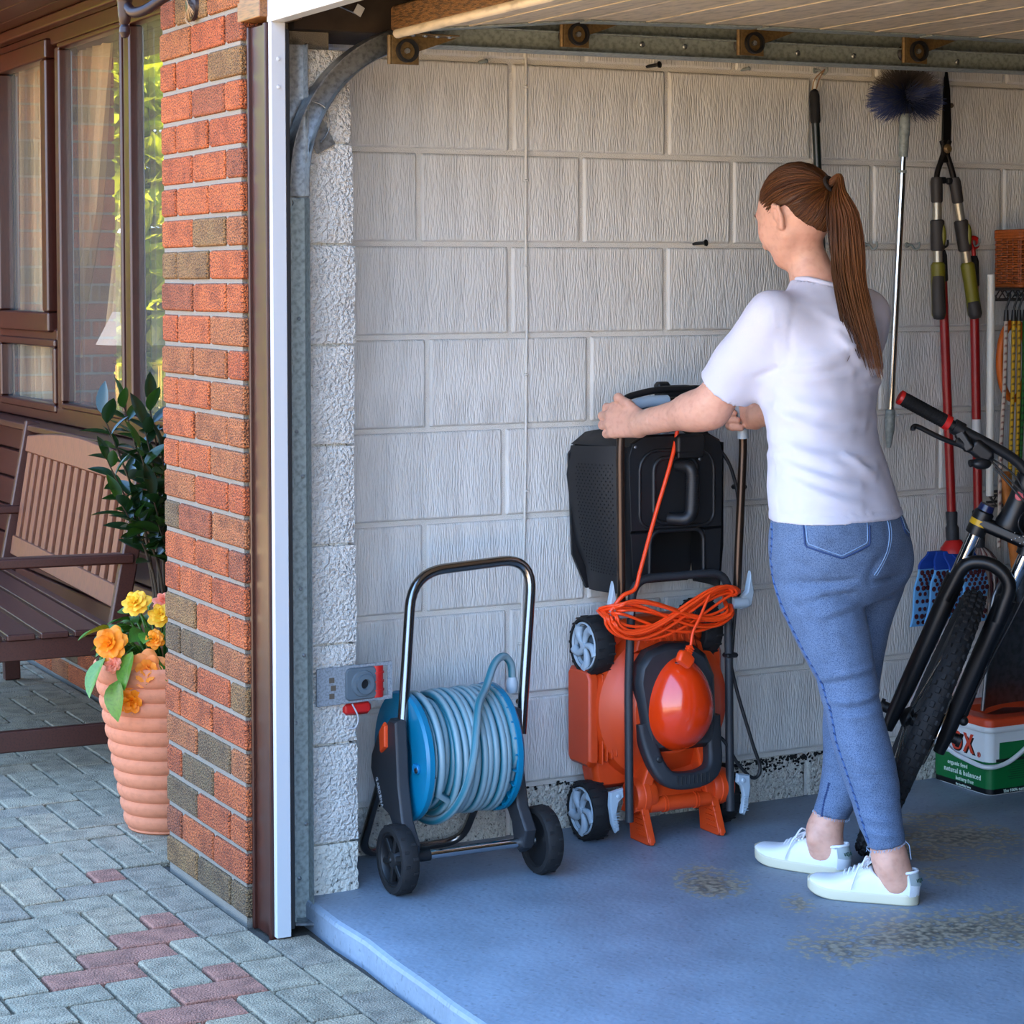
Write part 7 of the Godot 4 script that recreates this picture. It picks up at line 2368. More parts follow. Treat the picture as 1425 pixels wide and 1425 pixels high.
func build_person() -> void:
	var o := Node3D.new()
	put_child(o, "person", self)
	o.position = Vector3(1.22, 0, 0.72)
	o.rotation.y = -0.482017
	bases[o] = Vector3.ZERO
	tag(o, "woman with auburn ponytail in white t-shirt and cropped blue jeans gripping the mower handle", "person")
	var skin := mk(Color(0.83, 0.635, 0.545), 0.5, {"sss": 0.08, "at": ntex(0.02, [[0.0, Color(0.92, 0.86, 0.84)], [0.5, Color(0.99, 0.98, 0.97)], [1.0, Color(1.05, 0.98, 0.95)]], 0, 4, 256, 71), "scale": 9.0})
	var FA := atan2(0.81, 0.58)   # the torso is turned: its width runs along (-0.58, 0.81)
	var turn := -atan2(0.81, 0.58)
	# joints
	var shL := Vector3(-0.122, 1.300, 0.030)
	var elL := Vector3(-0.252, 1.088, -0.085)
	var wrL := Vector3(-0.402, 1.040, -0.262)
	var shR := Vector3(0.122, 1.300, -0.200)
	var elR := Vector3(0.088, 1.090, -0.300)
	var wrR := Vector3(-0.098, 1.046, -0.462)
	var neck0 := Vector3(0.004, 1.335, -0.070)
	var neck1 := Vector3(-0.036, 1.445, -0.085)
	var hc := Vector3(-0.060, 1.535, -0.090)
	var FH := Vector3(-0.655, -0.34, -0.675).normalized()
	var LH := Vector3(-0.70, 0.0, 0.71)
	LH = (LH - FH * LH.dot(FH)).normalized()
	var UH := FH.cross(LH).normalized()
	if UH.y < 0.0: UH = -UH
	var HB := Basis(LH, UH, FH)     # head axes: left, up, forward
	var torso := [[0.70, 0.030, 0.0, 0.185, 0.140], [0.80, 0.032, 0.0, 0.195, 0.146], [0.842, 0.030, -0.002, 0.192, 0.142], [0.891, 0.021, -0.008, 0.185, 0.134], [0.957, 0.010, -0.018, 0.170, 0.124], [1.006, 0.004, -0.027, 0.160, 0.116], [1.044, 0.000, -0.036, 0.157, 0.113], [1.088, -0.002, -0.047, 0.160, 0.116], [1.129, 0.000, -0.056, 0.166, 0.120], [1.18, 0.004, -0.066, 0.172, 0.122], [1.235, 0.009, -0.076, 0.174, 0.118], [1.285, 0.010, -0.083, 0.168, 0.106], [1.325, 0.008, -0.085, 0.145, 0.090], [1.355, 0.004, -0.082, 0.105, 0.074], [1.385, -0.004, -0.080, 0.070, 0.060]]
	var legL := [[0.10, 0.130, 0.146, 0.040, 0.043], [0.127, 0.120, 0.143, 0.0425, 0.046], [0.176, 0.107, 0.138, 0.0495, 0.052], [0.217, 0.099, 0.134, 0.0535, 0.057], [0.266, 0.089, 0.130, 0.0610, 0.064], [0.315, 0.077, 0.127, 0.0650, 0.068], [0.364, 0.064, 0.122, 0.0665, 0.069], [0.413, 0.053, 0.116, 0.0640, 0.066], [0.454, 0.044, 0.110, 0.0655, 0.067], [0.494, 0.036, 0.105, 0.0690, 0.071], [0.543, 0.018, 0.097, 0.0785, 0.080], [0.592, 0.003, 0.090, 0.0875, 0.087], [0.641, -0.014, 0.082, 0.094, 0.093], [0.689, -0.024, 0.074, 0.098, 0.096], [0.74, -0.026, 0.060, 0.100, 0.096]]
	var legR := [[0.095, 0.015, -0.100, 0.040, 0.043], [0.137, 0.034, -0.100, 0.044, 0.047], [0.18, 0.052, -0.098, 0.050, 0.053], [0.23, 0.067, -0.096, 0.056, 0.059], [0.28, 0.076, -0.094, 0.062, 0.064], [0.35, 0.078, -0.090, 0.066, 0.068], [0.42, 0.077, -0.086, 0.063, 0.066], [0.465, 0.078, -0.082, 0.066, 0.068], [0.515, 0.081, -0.078, 0.070, 0.073], [0.566, 0.084, -0.074, 0.077, 0.080], [0.616, 0.088, -0.070, 0.086, 0.088], [0.666, 0.096, -0.064, 0.096, 0.095], [0.72, 0.100, -0.058, 0.100, 0.098]]
	var inset := func(rows: Array, e: float) -> Array:
		var q := []
		for r in rows: q.append([r[0], r[1], r[2], r[3] - e, r[4] - e])
		return q
	# ---- the body, one skin
	var body := MB.new()
	var F := Field.new()
	F.prims = [Stack.new(inset.call(torso, 0.020), turn, 0.03), Stack.new(inset.call(legL, 0.018), 0.0, 0.03), Stack.new(inset.call(legR, 0.018), 0.0, 0.03),
		Cap.new(shL, elL, 0.050, 0.0445, 0.03), Cap.new(elL, wrL, 0.0445, 0.0285, 0.03), Ell.new(elL.lerp(wrL, 0.22) + Vector3(0, 0.0, 0.004), Vector3(0.05, 0.042, 0.05), Basis(), 0.03),
		Cap.new(shR, elR, 0.050, 0.0445, 0.03), Cap.new(elR, wrR, 0.044, 0.0285, 0.03),
		Cap.new(neck0, neck1, 0.056, 0.047, 0.04)]
	F.cuts = [[Vector3(0, 0.085, 0), Vector3(0, -1, 0)]]
	var A := Field.new()
	A.prims = F.prims
	A.cuts = F.cuts + [[neck0.lerp(neck1, 0.55), (neck1 - neck0).normalized()], [wrL + (elL - wrL).normalized() * 0.03, (wrL - elL).normalized()], ]
	# arms, trunk and legs on a coarse grid up to the cuts; head and hands follow on fine ones
	var T := Field.new()
	T.prims = F.prims
	T.cuts = F.cuts
	T.net(body, Vector3(-0.47, 0.05, -0.52), Vector3(0.30, 1.45, 0.27), 0.011)
	# head
	var H := Field.new()
	var hp := func(l: float, u: float, f: float) -> Vector3: return hc + HB * Vector3(l, u, f)
	H.prims = [Ell.new(hp.call(0, 0.012, -0.018), Vector3(0.074, 0.094, 0.092), HB, 0.02), Ell.new(hp.call(0, -0.010, 0.012), Vector3(0.065, 0.086, 0.070), HB, 0.03),
		Ell.new(hp.call(0, -0.074, 0.030), Vector3(0.047, 0.038, 0.044), HB, 0.03), Ell.new(hp.call(0, -0.097, 0.054), Vector3(0.020, 0.015, 0.018), HB, 0.025),
		Cap.new(hp.call(0.052, -0.054, -0.004), hp.call(0.018, -0.091, 0.050), 0.0145, 0.013, 0.022), Cap.new(hp.call(-0.052, -0.054, -0.004), hp.call(-0.018, -0.091, 0.050), 0.0145, 0.013, 0.022),
		Ell.new(hp.call(0.034, -0.032, 0.054), Vector3(0.024, 0.024, 0.022), HB, 0.03), Ell.new(hp.call(-0.034, -0.032, 0.054), Vector3(0.024, 0.024, 0.022), HB, 0.03),
		Cap.new(hp.call(0, 0.002, 0.080), hp.call(0, -0.040, 0.097), 0.008, 0.0105, 0.012), Ell.new(hp.call(0, -0.043, 0.092), Vector3(0.016, 0.010, 0.012), HB, 0.010),
		Cap.new(hp.call(0.045, 0.020, 0.062), hp.call(0.012, 0.016, 0.079), 0.007, 0.007, 0.012), Cap.new(hp.call(-0.045, 0.020, 0.062), hp.call(-0.012, 0.016, 0.079), 0.007, 0.007, 0.012),
		Cap.new(hp.call(-0.016, -0.067, 0.073), hp.call(0.016, -0.067, 0.073), 0.005, 0.005, 0.008), Cap.new(hp.call(-0.014, -0.075, 0.072), hp.call(0.014, -0.075, 0.072), 0.006, 0.006, 0.008),
		Ell.new(hp.call(0.030, 0.000, 0.067), Vector3(0.014, 0.0105, 0.010), HB, 0.006), Ell.new(hp.call(-0.030, 0.000, 0.067), Vector3(0.014, 0.0105, 0.010), HB, 0.006),
		Cap.new(neck0.lerp(neck1, 0.3), neck1, 0.052, 0.047, 0.016)]
	for s in [1.0, -1.0]:
		# an ear: rim, lobe and hollow
		var e0 := [hp.call(0.070 * s, -0.014, -0.004), hp.call(0.077 * s, 0.006, -0.003), hp.call(0.083 * s, 0.014, -0.014), hp.call(0.087 * s, 0.004, -0.028), hp.call(0.084 * s, -0.020, -0.027), hp.call(0.077 * s, -0.039, -0.015), hp.call(0.071 * s, -0.036, -0.006)]
		for i in 6: H.prims.append(Cap.new(e0[i], e0[i + 1], 0.0046, 0.0046 if i < 4 else 0.0062, 0.006))
		H.prims.append(Ell.new(hp.call(0.0775 * s, -0.012, -0.015), Vector3(0.0065, 0.024, 0.0125), HB, 0.004))
		H.prims.append(Cap.new(hp.call(0.073 * s, -0.008, -0.012), hp.call(0.075 * s, -0.024, -0.017), 0.008, 0.008, 0.006))
	H.cuts = [[neck0.lerp(neck1, 0.35), (neck0 - neck1).normalized()]]
	H.net(body, hc - Vector3.ONE * 0.16, hc + Vector3.ONE * 0.16, 0.0042)
	# left hand, closed on the handle's left corner; right hand on the right grip
	hand_left(body, wrL, elL)
	hand_right(body, wrR, elR)
	# ankles run down into the shoes
	var K := Field.new()
	K.prims = [Cap.new(Vector3(0.120, 0.135, 0.143), Vector3(0.136, 0.045, 0.146), 0.036, 0.034, 0.02), Ell.new(Vector3(0.118, 0.082, 0.172), Vector3(0.014, 0.016, 0.012), Basis(), 0.02), Cap.new(Vector3(0.032, 0.140, -0.100), Vector3(0.008, 0.045, -0.100), 0.037, 0.034, 0.02), Ell.new(Vector3(-0.012, 0.084, -0.072), Vector3(0.014, 0.016, 0.012), Basis(), 0.02), Cap.new(Vector3(0.128, 0.10, 0.146), Vector3(0.153, 0.045, 0.154), 0.032, 0.028, 0.03), Cap.new(Vector3(0.012, 0.10, -0.10), Vector3(0.036, 0.045, -0.077), 0.032, 0.028, 0.03)]
	K.net(body, Vector3(-0.13, 0.0, -0.23), Vector3(0.20, 0.17, 0.21), 0.007)
	part(o, "body", body, skin)
	face_details(o, hp, HB)
	make_shirt(o, torso, turn, shL, elL, shR, elR, neck0)
	make_jeans(o, torso, turn, legL, legR)
	make_hair(o, hc, HB, hp)
	make_shoe(o, Vector3(0.183, 0, 0.167), Vector3(0.011, 0, 0.092))
	make_shoe(o, Vector3(0.062, 0, -0.055), Vector3(-0.129, 0, -0.214))

func finger(f: Field, pts: Array, r0: float, r1: float) -> void:
	for i in pts.size() - 1:
		var t0 := float(i) / (pts.size() - 1)
		var t1 := float(i + 1) / (pts.size() - 1)
		f.prims.append(Cap.new(pts[i], pts[i + 1], lerpf(r0, r1, t0), lerpf(r0, r1, t1), 0.004))
		if i > 0: f.prims.append(Ell.new(pts[i], Vector3.ONE * lerpf(r0, r1, t0) * 1.07, Basis(), 0.004))

func hand_left(mb: MB, wr: Vector3, el: Vector3) -> void:
	# back of the hand towards us, knuckles to the left, thumb over the top of the bar
	var f := Field.new()
	var ad := (wr - el).normalized()
	var kn := [Vector3(-0.462, 1.076, -0.340), Vector3(-0.472, 1.056, -0.336), Vector3(-0.473, 1.034, -0.330), Vector3(-0.466, 1.013, -0.322)]
	f.prims = [Cap.new(wr - ad * 0.05, wr, 0.033, 0.0285, 0.02)]
	for i in 4:
		f.prims.append(Cap.new(wr + Vector3(-0.004, 0.016 - 0.011 * i, -0.01), kn[i], 0.0165, 0.0125, 0.016))
	for i in 4:
		var k: Vector3 = kn[i]
		var L: float = [1.0, 1.06, 1.0, 0.82][i]
		finger(f, [k, k + Vector3(-0.016, -0.004, -0.032) * L, k + Vector3(0.010, -0.008, -0.052) * L, k + Vector3(0.030, -0.008, -0.040) * L], 0.0112, 0.0085)
	finger(f, [wr + Vector3(-0.006, 0.022, -0.012), Vector3(-0.430, 1.082, -0.300), Vector3(-0.452, 1.098, -0.326), Vector3(-0.448, 1.099, -0.352)], 0.0150, 0.0095)
	f.net(mb, Vector3(-0.53, 0.97, -0.42), Vector3(-0.33, 1.13, -0.20), 0.0036)

func hand_right(mb: MB, wr: Vector3, el: Vector3) -> void:
	# palm behind the grey grip, the four fingers come round its left side towards us
	var f := Field.new()
	var ad := (wr - el).normalized()
	f.prims = [Cap.new(wr - ad * 0.05, wr, 0.034, 0.0285, 0.02)]
	var kn := []
	for i in 4: kn.append(Vector3(-0.163 + 0.009 * i, 1.074 - 0.0185 * i, -0.530 - 0.002 * i))
	for i in 4: f.prims.append(Cap.new(wr + Vector3(-0.006, 0.020 - 0.013 * i, -0.012), kn[i], 0.0165, 0.0120, 0.014))
	for i in 4:
		var k: Vector3 = kn[i]
		finger(f, [k, k + Vector3(-0.026, -0.002, 0.012), k + Vector3(-0.022, -0.003, 0.036), k + Vector3(-0.002, -0.005, 0.044)], 0.0108, 0.0088)
	finger(f, [wr + Vector3(-0.012, 0.024, -0.004), Vector3(-0.118, 1.082, -0.480), Vector3(-0.142, 1.096, -0.492), Vector3(-0.162, 1.094, -0.500)], 0.0150, 0.0095)
	f.net(mb, Vector3(-0.22, 0.96, -0.58), Vector3(-0.02, 1.13, -0.40), 0.0036)

func face_details(o: Node3D, hp: Callable, HB: Basis) -> void:
	var ls := MB.new()
	var lp := MB.new()
	for s in [1.0, -1.0]:
		var ey := MB.new()
		var br := MB.new()
		# lowered lids with lashes, brows
		for k in 9:
			var l: float = (0.020 + 0.0028 * k) * s
			var a: Vector3 = hp.call(l, -0.005 - 0.00012 * pow(k - 4, 2) * -1.0, 0.0755 - 0.00018 * pow(k, 2))
			ls.tube([a, a + HB * Vector3(0.002 * s, -0.003, 0.007), a + HB * Vector3(0.003 * s, -0.002, 0.010)], [0.0007, 0.0005, 0.0002], 4)
		var bp := []
		for k in 6: bp.append(hp.call((0.014 + 0.007 * k) * s, 0.022 + 0.004 * sin(k * 0.6), 0.0865 - 0.0010 * k * k * 0.7))
		br.tube(bp, [0.001, 0.0025, 0.003, 0.0028, 0.002, 0.001], 6)
		ey.ball(hp.call(0.030 * s, -0.003, 0.0695), Vector3(0.010, 0.006, 0.008), HB, 12, 8)
		part(o, "eyebrow", br, mk(Color(0.35, 0.20, 0.12), 0.8))
		part(o, "eye", ey, mk(Color(0.85, 0.83, 0.80), 0.2))
	lp.ball(hp.call(0, -0.0675, 0.0775), Vector3(0.019, 0.0042, 0.0045), HB, 14, 8)
	lp.ball(hp.call(0, -0.0750, 0.0770), Vector3(0.016, 0.0050, 0.0050), HB, 14, 8)
	part(o, "eyelash", ls, mk(Color(0.12, 0.07, 0.05), 0.7)).set_meta("kind", "stuff")
	part(o, "lips", lp, mk(Color(0.74, 0.42, 0.38), 0.4))

func make_shirt(o: Node3D, torso: Array, turn: float, shL: Vector3, elL: Vector3, shR: Vector3, elR: Vector3, neck0: Vector3) -> void:
	var S := Field.new()
	var dL := (elL - shL).normalized()
	var dR := (elR - shR).normalized()
	S.prims = [Stack.new(torso, turn, 0.03),
		Cap.new(shL, shL + dL * 0.215, 0.0600, 0.0640, 0.07, true), Cap.new(shR, shR + dR * 0.21, 0.0625, 0.066, 0.06, true),
		Ell.new(Vector3(0.055, 1.235, -0.005), Vector3(0.075, 0.075, 0.045), Basis(Vector3.UP, 0.9), 0.04)]
	S.cuts = [[Vector3(0, 0.842, 0), Vector3(0.012, -1, 0.0)]]
	S.holes = [Cap.new(neck0 + Vector3(-0.004, 0.052, 0.004), neck0 + Vector3(-0.05, 0.30, -0.05), 0.060, 0.085), ]
	var n := FastNoiseLite.new()
	n.seed = 5; n.frequency = 9.0; n.fractal_octaves = 2
	var folds := [[-0.075, 1.205, 0.055, 1.235, 0.012, 0.006, 0.05], [-0.095, 1.185, 0.03, 1.205, 0.011, 0.006, 0.05], [-0.10, 1.165, 0.05, 1.170, 0.013, 0.005, 0.04],
		[-0.11, 1.125, 0.10, 1.105, 0.015, 0.005, 0.10], [-0.12, 1.095, 0.08, 1.050, 0.014, 0.006, 0.12], [-0.12, 1.065, 0.12, 1.062, 0.014, 0.0035, -0.06],
		[-0.115, 1.02, 0.10, 0.955, 0.014, 0.006, 0.06], [-0.12, 0.985, 0.06, 0.925, 0.012, 0.0055, 0.05], [-0.08, 1.01, 0.125, 0.985, 0.012, 0.004, 0.05], [-0.10, 0.945, 0.06, 0.885, 0.013, 0.005, 0.05], [0.03, 0.99, 0.10, 0.94, 0.010, 0.005], [0.02, 1.26, 0.075, 1.20, 0.011, 0.004], [-0.02, 1.31, 0.05, 1.27, 0.010, 0.002],
		[-0.085, 1.29, -0.075, 1.20, 0.006, -0.0012, 0.1], [-0.075, 1.345, -0.085, 1.29, 0.006, -0.0008], [0.10, 1.17, 0.15, 1.19, 0.010, 0.006], [0.09, 1.14, 0.14, 1.15, 0.010, 0.005], [-0.10, 1.19, -0.155, 1.165, 0.008, -0.004]]
	var disp := func(p: Vector3, nn: Vector3) -> float:
		var e := 1.7 * fold_disp(folds, p, nn) + 0.003 * n.get_noise_3dv(p * 1.0)
		var t := (p - shL).dot(dL)
		if p.x < -0.12: e += 0.0018 * sin(t * 60.0 + p.x * 30.0)
		if p.y < 0.853 and p.y > 0.845: e += 0.0
		if absf(p.y - 0.866) < 0.002: e -= 0.0016
		return e
	var mb := MB.new()
	S.net(mb, Vector3(-0.33, 0.83, -0.34), Vector3(0.27, 1.43, 0.17), 0.0062, disp)
	var m := mk(Color(0.785, 0.775, 0.82), 0.85, {"rim": 0.25, "scale": 90.0, "h": M.fine, "hs": 0.02})
	var sp := part(o, "t_shirt", mb, m, "white t-shirt")
	# neckband, sleeve hems and the shoulder seam
	var nb := MB.new()
	var ring := []
	var full := Field.new()
	full.prims = S.prims
	for i in 40:
		var a := TAU * i / 40.0
		var u := Vector3(cos(a) * -0.58 * 0.084 + sin(a) * 0.81 * 0.068, 0, cos(a) * 0.81 * 0.084 + sin(a) * 0.58 * 0.068)
		# climb the neck hole's wall to where the cloth ends
		var h0: Vector3 = S.holes[0].a
		var h1: Vector3 = S.holes[0].b
		var dir := u.normalized()
		var lo := -0.08
		var hi := 0.25
		for k in 24:
			var md := (lo + hi) * 0.5
			var p := h0.lerp(h1, maxf(md, 0.0)) + dir * sqrt(maxf(pow(lerpf(0.060, 0.085, maxf(md, 0.0)), 2) - pow(minf(md, 0.0) * 0.25, 2), 0.0004)) + Vector3(0, minf(md, 0.0) * 0.25, 0)
			if full.d(p) < 0.0: lo = md
			else: hi = md
		ring.append(h0.lerp(h1, maxf(lo, 0.0)) + dir * sqrt(maxf(pow(lerpf(0.060, 0.085, maxf(lo, 0.0)), 2) - pow(minf(lo, 0.0) * 0.25, 2), 0.0004)) + Vector3(0, minf(lo, 0.0) * 0.25, 0))
	nb.tube(ring, 0.0058, 8, false, true)
	part(sp, "neckband", nb, m)

func make_jeans(o: Node3D, torso: Array, turn: float, legL: Array, legR: Array) -> void:
	var J := Field.new()
	var hips := [[0.66, 0.034, 0.0, 0.150, 0.120], [0.70, 0.034, 0.0, 0.178, 0.135], [0.744, 0.034, 0.0, 0.192, 0.145], [0.776, 0.035, 0.0, 0.197, 0.148], [0.809, 0.035, 0.0, 0.196, 0.147], [0.836, 0.032, -0.001, 0.188, 0.140], [0.88, 0.022, -0.008, 0.172, 0.122]]
	J.prims = [Stack.new(hips, turn, 0.025), Stack.new(legL, 0.0, 0.012), Stack.new(legR, 0.0, 0.009),
		Ell.new(Vector3(0.034, 0.745, 0.078), Vector3(0.088, 0.082, 0.080), Basis(), 0.03), Ell.new(Vector3(0.123, 0.745, -0.018), Vector3(0.084, 0.082, 0.080), Basis(), 0.022)]
	J.cuts = [[Vector3(0, 0.880, 0), Vector3(0, 1, 0)]]
	var hemL := [Vector3(0.12, 0.127, 0.143), Vector3(0.22, -1.0, 0.0).normalized()]
	var hemR := [Vector3(0.034, 0.134, -0.10), Vector3(-0.2, -1.0, 0.0).normalized()]
	var n := FastNoiseLite.new()
	n.seed = 8; n.frequency = 7.0; n.fractal_octaves = 2
	var folds := [[-0.09, 0.714, 0.045, 0.722, 0.007, -0.006, 0.02], [0.085, 0.712, 0.175, 0.715, 0.007, -0.006], [-0.075, 0.665, 0.04, 0.690, 0.008, -0.005, -0.06], [-0.07, 0.672, 0.04, 0.702, 0.010, 0.004, -0.06], [-0.03, 0.628, 0.055, 0.652, 0.009, -0.005, -0.05], [-0.03, 0.640, 0.05, 0.664, 0.010, 0.004],
		[-0.02, 0.487, 0.09, 0.512, 0.009, -0.006, -0.05], [-0.015, 0.500, 0.085, 0.523, 0.010, 0.005], [0.0, 0.450, 0.10, 0.468, 0.010, 0.005, 0.05], [0.0, 0.438, 0.10, 0.455, 0.009, -0.005, 0.05], [0.01, 0.42, 0.10, 0.425, 0.010, 0.004], [0.10, 0.655, 0.165, 0.670, 0.008, -0.004], [0.03, 0.33, 0.13, 0.30, 0.012, 0.003], [0.06, 0.20, 0.14, 0.185, 0.010, 0.003], [0.07, 0.165, 0.15, 0.155, 0.009, 0.003],
		[0.125, 0.845, 0.125, 0.785, 0.008, -0.002, -0.05], [0.118, 0.775, 0.078, 0.722, 0.011, -0.0045, 0.06]]
	var disp := func(p: Vector3, nn: Vector3) -> float:
		return 1.6 * fold_disp(folds, p, nn) + 0.0016 * n.get_noise_3dv(p)
	var mb := MB.new()
	# hems: cut each leg by its own plane
	var JL := Field.new()
	JL.prims = J.prims
	JL.cuts = J.cuts + [[Vector3(0, 0.29, 0), Vector3(0, -1, 0)]]
	JL.net(mb, Vector3(-0.20, 0.27, -0.24), Vector3(0.27, 0.90, 0.25), 0.0065, disp)
	for s in 2:
		var Q := Field.new()
		Q.prims = [Stack.new(legL if s == 0 else legR, 0.0, 0.02)]
		Q.cuts = [[Vector3(0, 0.300, 0), Vector3(0, 1, 0)], hemL if s == 0 else hemR]
		Q.net(mb, Vector3(-0.03, 0.09, 0.04) if s == 0 else Vector3(-0.06, 0.09, -0.19), Vector3(0.20, 0.32, 0.23) if s == 0 else Vector3(0.18, 0.32, 0.0), 0.0065, disp)
	var dn := ntex(0.2, [[0.0, Color(0.42, 0.52, 0.66)], [0.36, Color(0.62, 0.70, 0.80)], [0.5, Color(0.98, 0.99, 1.0)], [0.64, Color(1.35, 1.28, 1.2)], [1.0, Color(1.7, 1.6, 1.45)]], 0, 2, 512, 81)
	var dm := mk(Color(0.40, 0.475, 0.58), 0.85, {"at": dn, "scale": Vector3(3.4, 2.6, 3.4), "world": false, "h": M.fine, "hs": 0.03, "dt": ntex(0.02, [[0.0, 0.86], [0.5, 0.98], [1.0, 1.12]], 0, 3, 256, 82), "dscale": 4.0, "rim": 0.2})
	var jp := part(o, "jeans", mb, dm, "faded blue cropped jeans")
	var seam := mk(Color(0.30, 0.42, 0.60), 0.85, {"at": dn, "scale": 12.0, "world": false})
	var thread := mk(Color(0.50, 0.62, 0.76), 0.8)
	var dark := mk(Color(0.16, 0.25, 0.42), 0.85)
	var on := func(pts: Array, off: float) -> Array:
		var q := []
		var sp := spline(pts, 8)
		for e in sp: q.append(J.front(e.x, e.y) + Vector3(0, 0, off))
		return q
	# back pockets, outlined by double stitching
	var P3 := func(a: Array) -> Array:
		var q := []
		for e in a: q.append(Vector3(e[0], e[1], 0))
		return q
	for e in [[[-0.068, 0.845], [-0.066, 0.802], [-0.062, 0.796], [0.012, 0.772], [0.016, 0.772], [0.076, 0.797], [0.079, 0.803], [0.081, 0.845]], [[0.168, 0.848], [0.176, 0.815], [0.190, 0.800]]]:
		var pk := MB.new()
		var st := MB.new()
		var line := []
		for i in e.size() - 1:
			for t in 8: line.append(Vector3(lerpf(e[i][0], e[i + 1][0], t / 8.0), lerpf(e[i][1], e[i + 1][1], t / 8.0), 0))
		var sp := []
		for q in line: sp.append(J.front(q.x, q.y) + Vector3(0, 0, 0.0008))
		pk.tube(sp, 0.0022, 6)
		var s2 := []
		for q in line: s2.append(J.front(lerpf(q.x, 0.007, 0.07) if q.x < 0.15 else q.x + 0.004, q.y + 0.006) + Vector3(0, 0, 0.0006))
		st.tube(s2, 0.0011, 5)
		part(jp, "pocket_edge", pk, dark)
		part(jp, "pocket_stitch", st, thread)
	# side seam of the left leg, inner seam of the right, centre back seam
	var ss := MB.new()
	var sl := []
	for r in [[-0.126, 0.835], [-0.128, 0.79], [-0.128, 0.75], [-0.122, 0.70], [-0.104, 0.645], [-0.079, 0.592], [-0.054, 0.543], [-0.027, 0.494], [-0.012, 0.450], [-0.002, 0.413], [0.006, 0.364], [0.022, 0.315], [0.038, 0.266], [0.054, 0.217], [0.066, 0.176], [0.078, 0.136]]: sl.append(Vector3(r[0], r[1], 0))
	ss.tube(on.call(sl, 0.0), 0.0026, 6)
	part(jp, "side_seam", ss, seam)
	var sh := MB.new()
	var sp2: Array = on.call(sl, 0.0016)
	for i in range(3, sp2.size() - 2, 3): sh.tube([sp2[i] + Vector3(-0.004, 0.004, 0.0), sp2[i] + Vector3(0.004, -0.004, 0.0)], 0.0017, 5)
	part(jp, "seam_pucker", sh, dark).set_meta("kind", "stuff")
	var rs := MB.new()
	rs.tube(on.call(P3.call([[0.022, 0.218], [0.017, 0.195], [0.012, 0.175], [0.006, 0.140]]), 0.0), 0.0022, 6)
	var rq: Array = on.call(P3.call([[0.022, 0.218], [0.017, 0.195], [0.012, 0.175], [0.006, 0.140]]), 0.0018)
	for i in range(0, rq.size(), 2): rs.tube([rq[i] + Vector3(-0.003, 0.001, 0), rq[i] + Vector3(0.003, -0.001, 0)], 0.0012, 4)
	part(jp, "inner_seam", rs, dark)
	var cs := MB.new()
	cs.tube(on.call(P3.call([[0.128, 0.848], [0.130, 0.82], [0.124, 0.785], [0.108, 0.755], [0.090, 0.730]]), 0.0005), 0.0013, 5)
	cs.tube(on.call(P3.call([[0.134, 0.848], [0.136, 0.82], [0.130, 0.785], [0.114, 0.755], [0.096, 0.728]]), 0.0005), 0.0010, 5)
	part(jp, "back_seam", cs, thread)
	# frayed hems
	var fr := MB.new()
	var rg := RandomNumberGenerator.new()
	rg.seed = 3
	for s in 2:
		var c: Vector3 = Vector3(0.12, 0.127, 0.143) if s == 0 else Vector3(0.034, 0.134, -0.10)
		for k in 70:
			var a := TAU * k / 70.0 + rg.randf() * 0.1
			var x := cos(a) * 0.0425
			var p := c + Vector3(x, x * (0.22 if s == 0 else -0.2) + 0.001, sin(a) * 0.046)
			fr.tube([p, p + Vector3(rg.randfn() * 0.002, -0.003 - rg.randf() * 0.004, rg.randfn() * 0.002)], 0.0006, 4)
	fr.tube(spline([Vector3(0.160, 0.138, 0.155), Vector3(0.168, 0.130, 0.160), Vector3(0.170, 0.115, 0.162), Vector3(0.173, 0.098, 0.160)], 5), 0.0010, 5)
	part(jp, "frayed_hem", fr, mk(Color(0.62, 0.70, 0.80), 0.9)).set_meta("kind", "stuff")

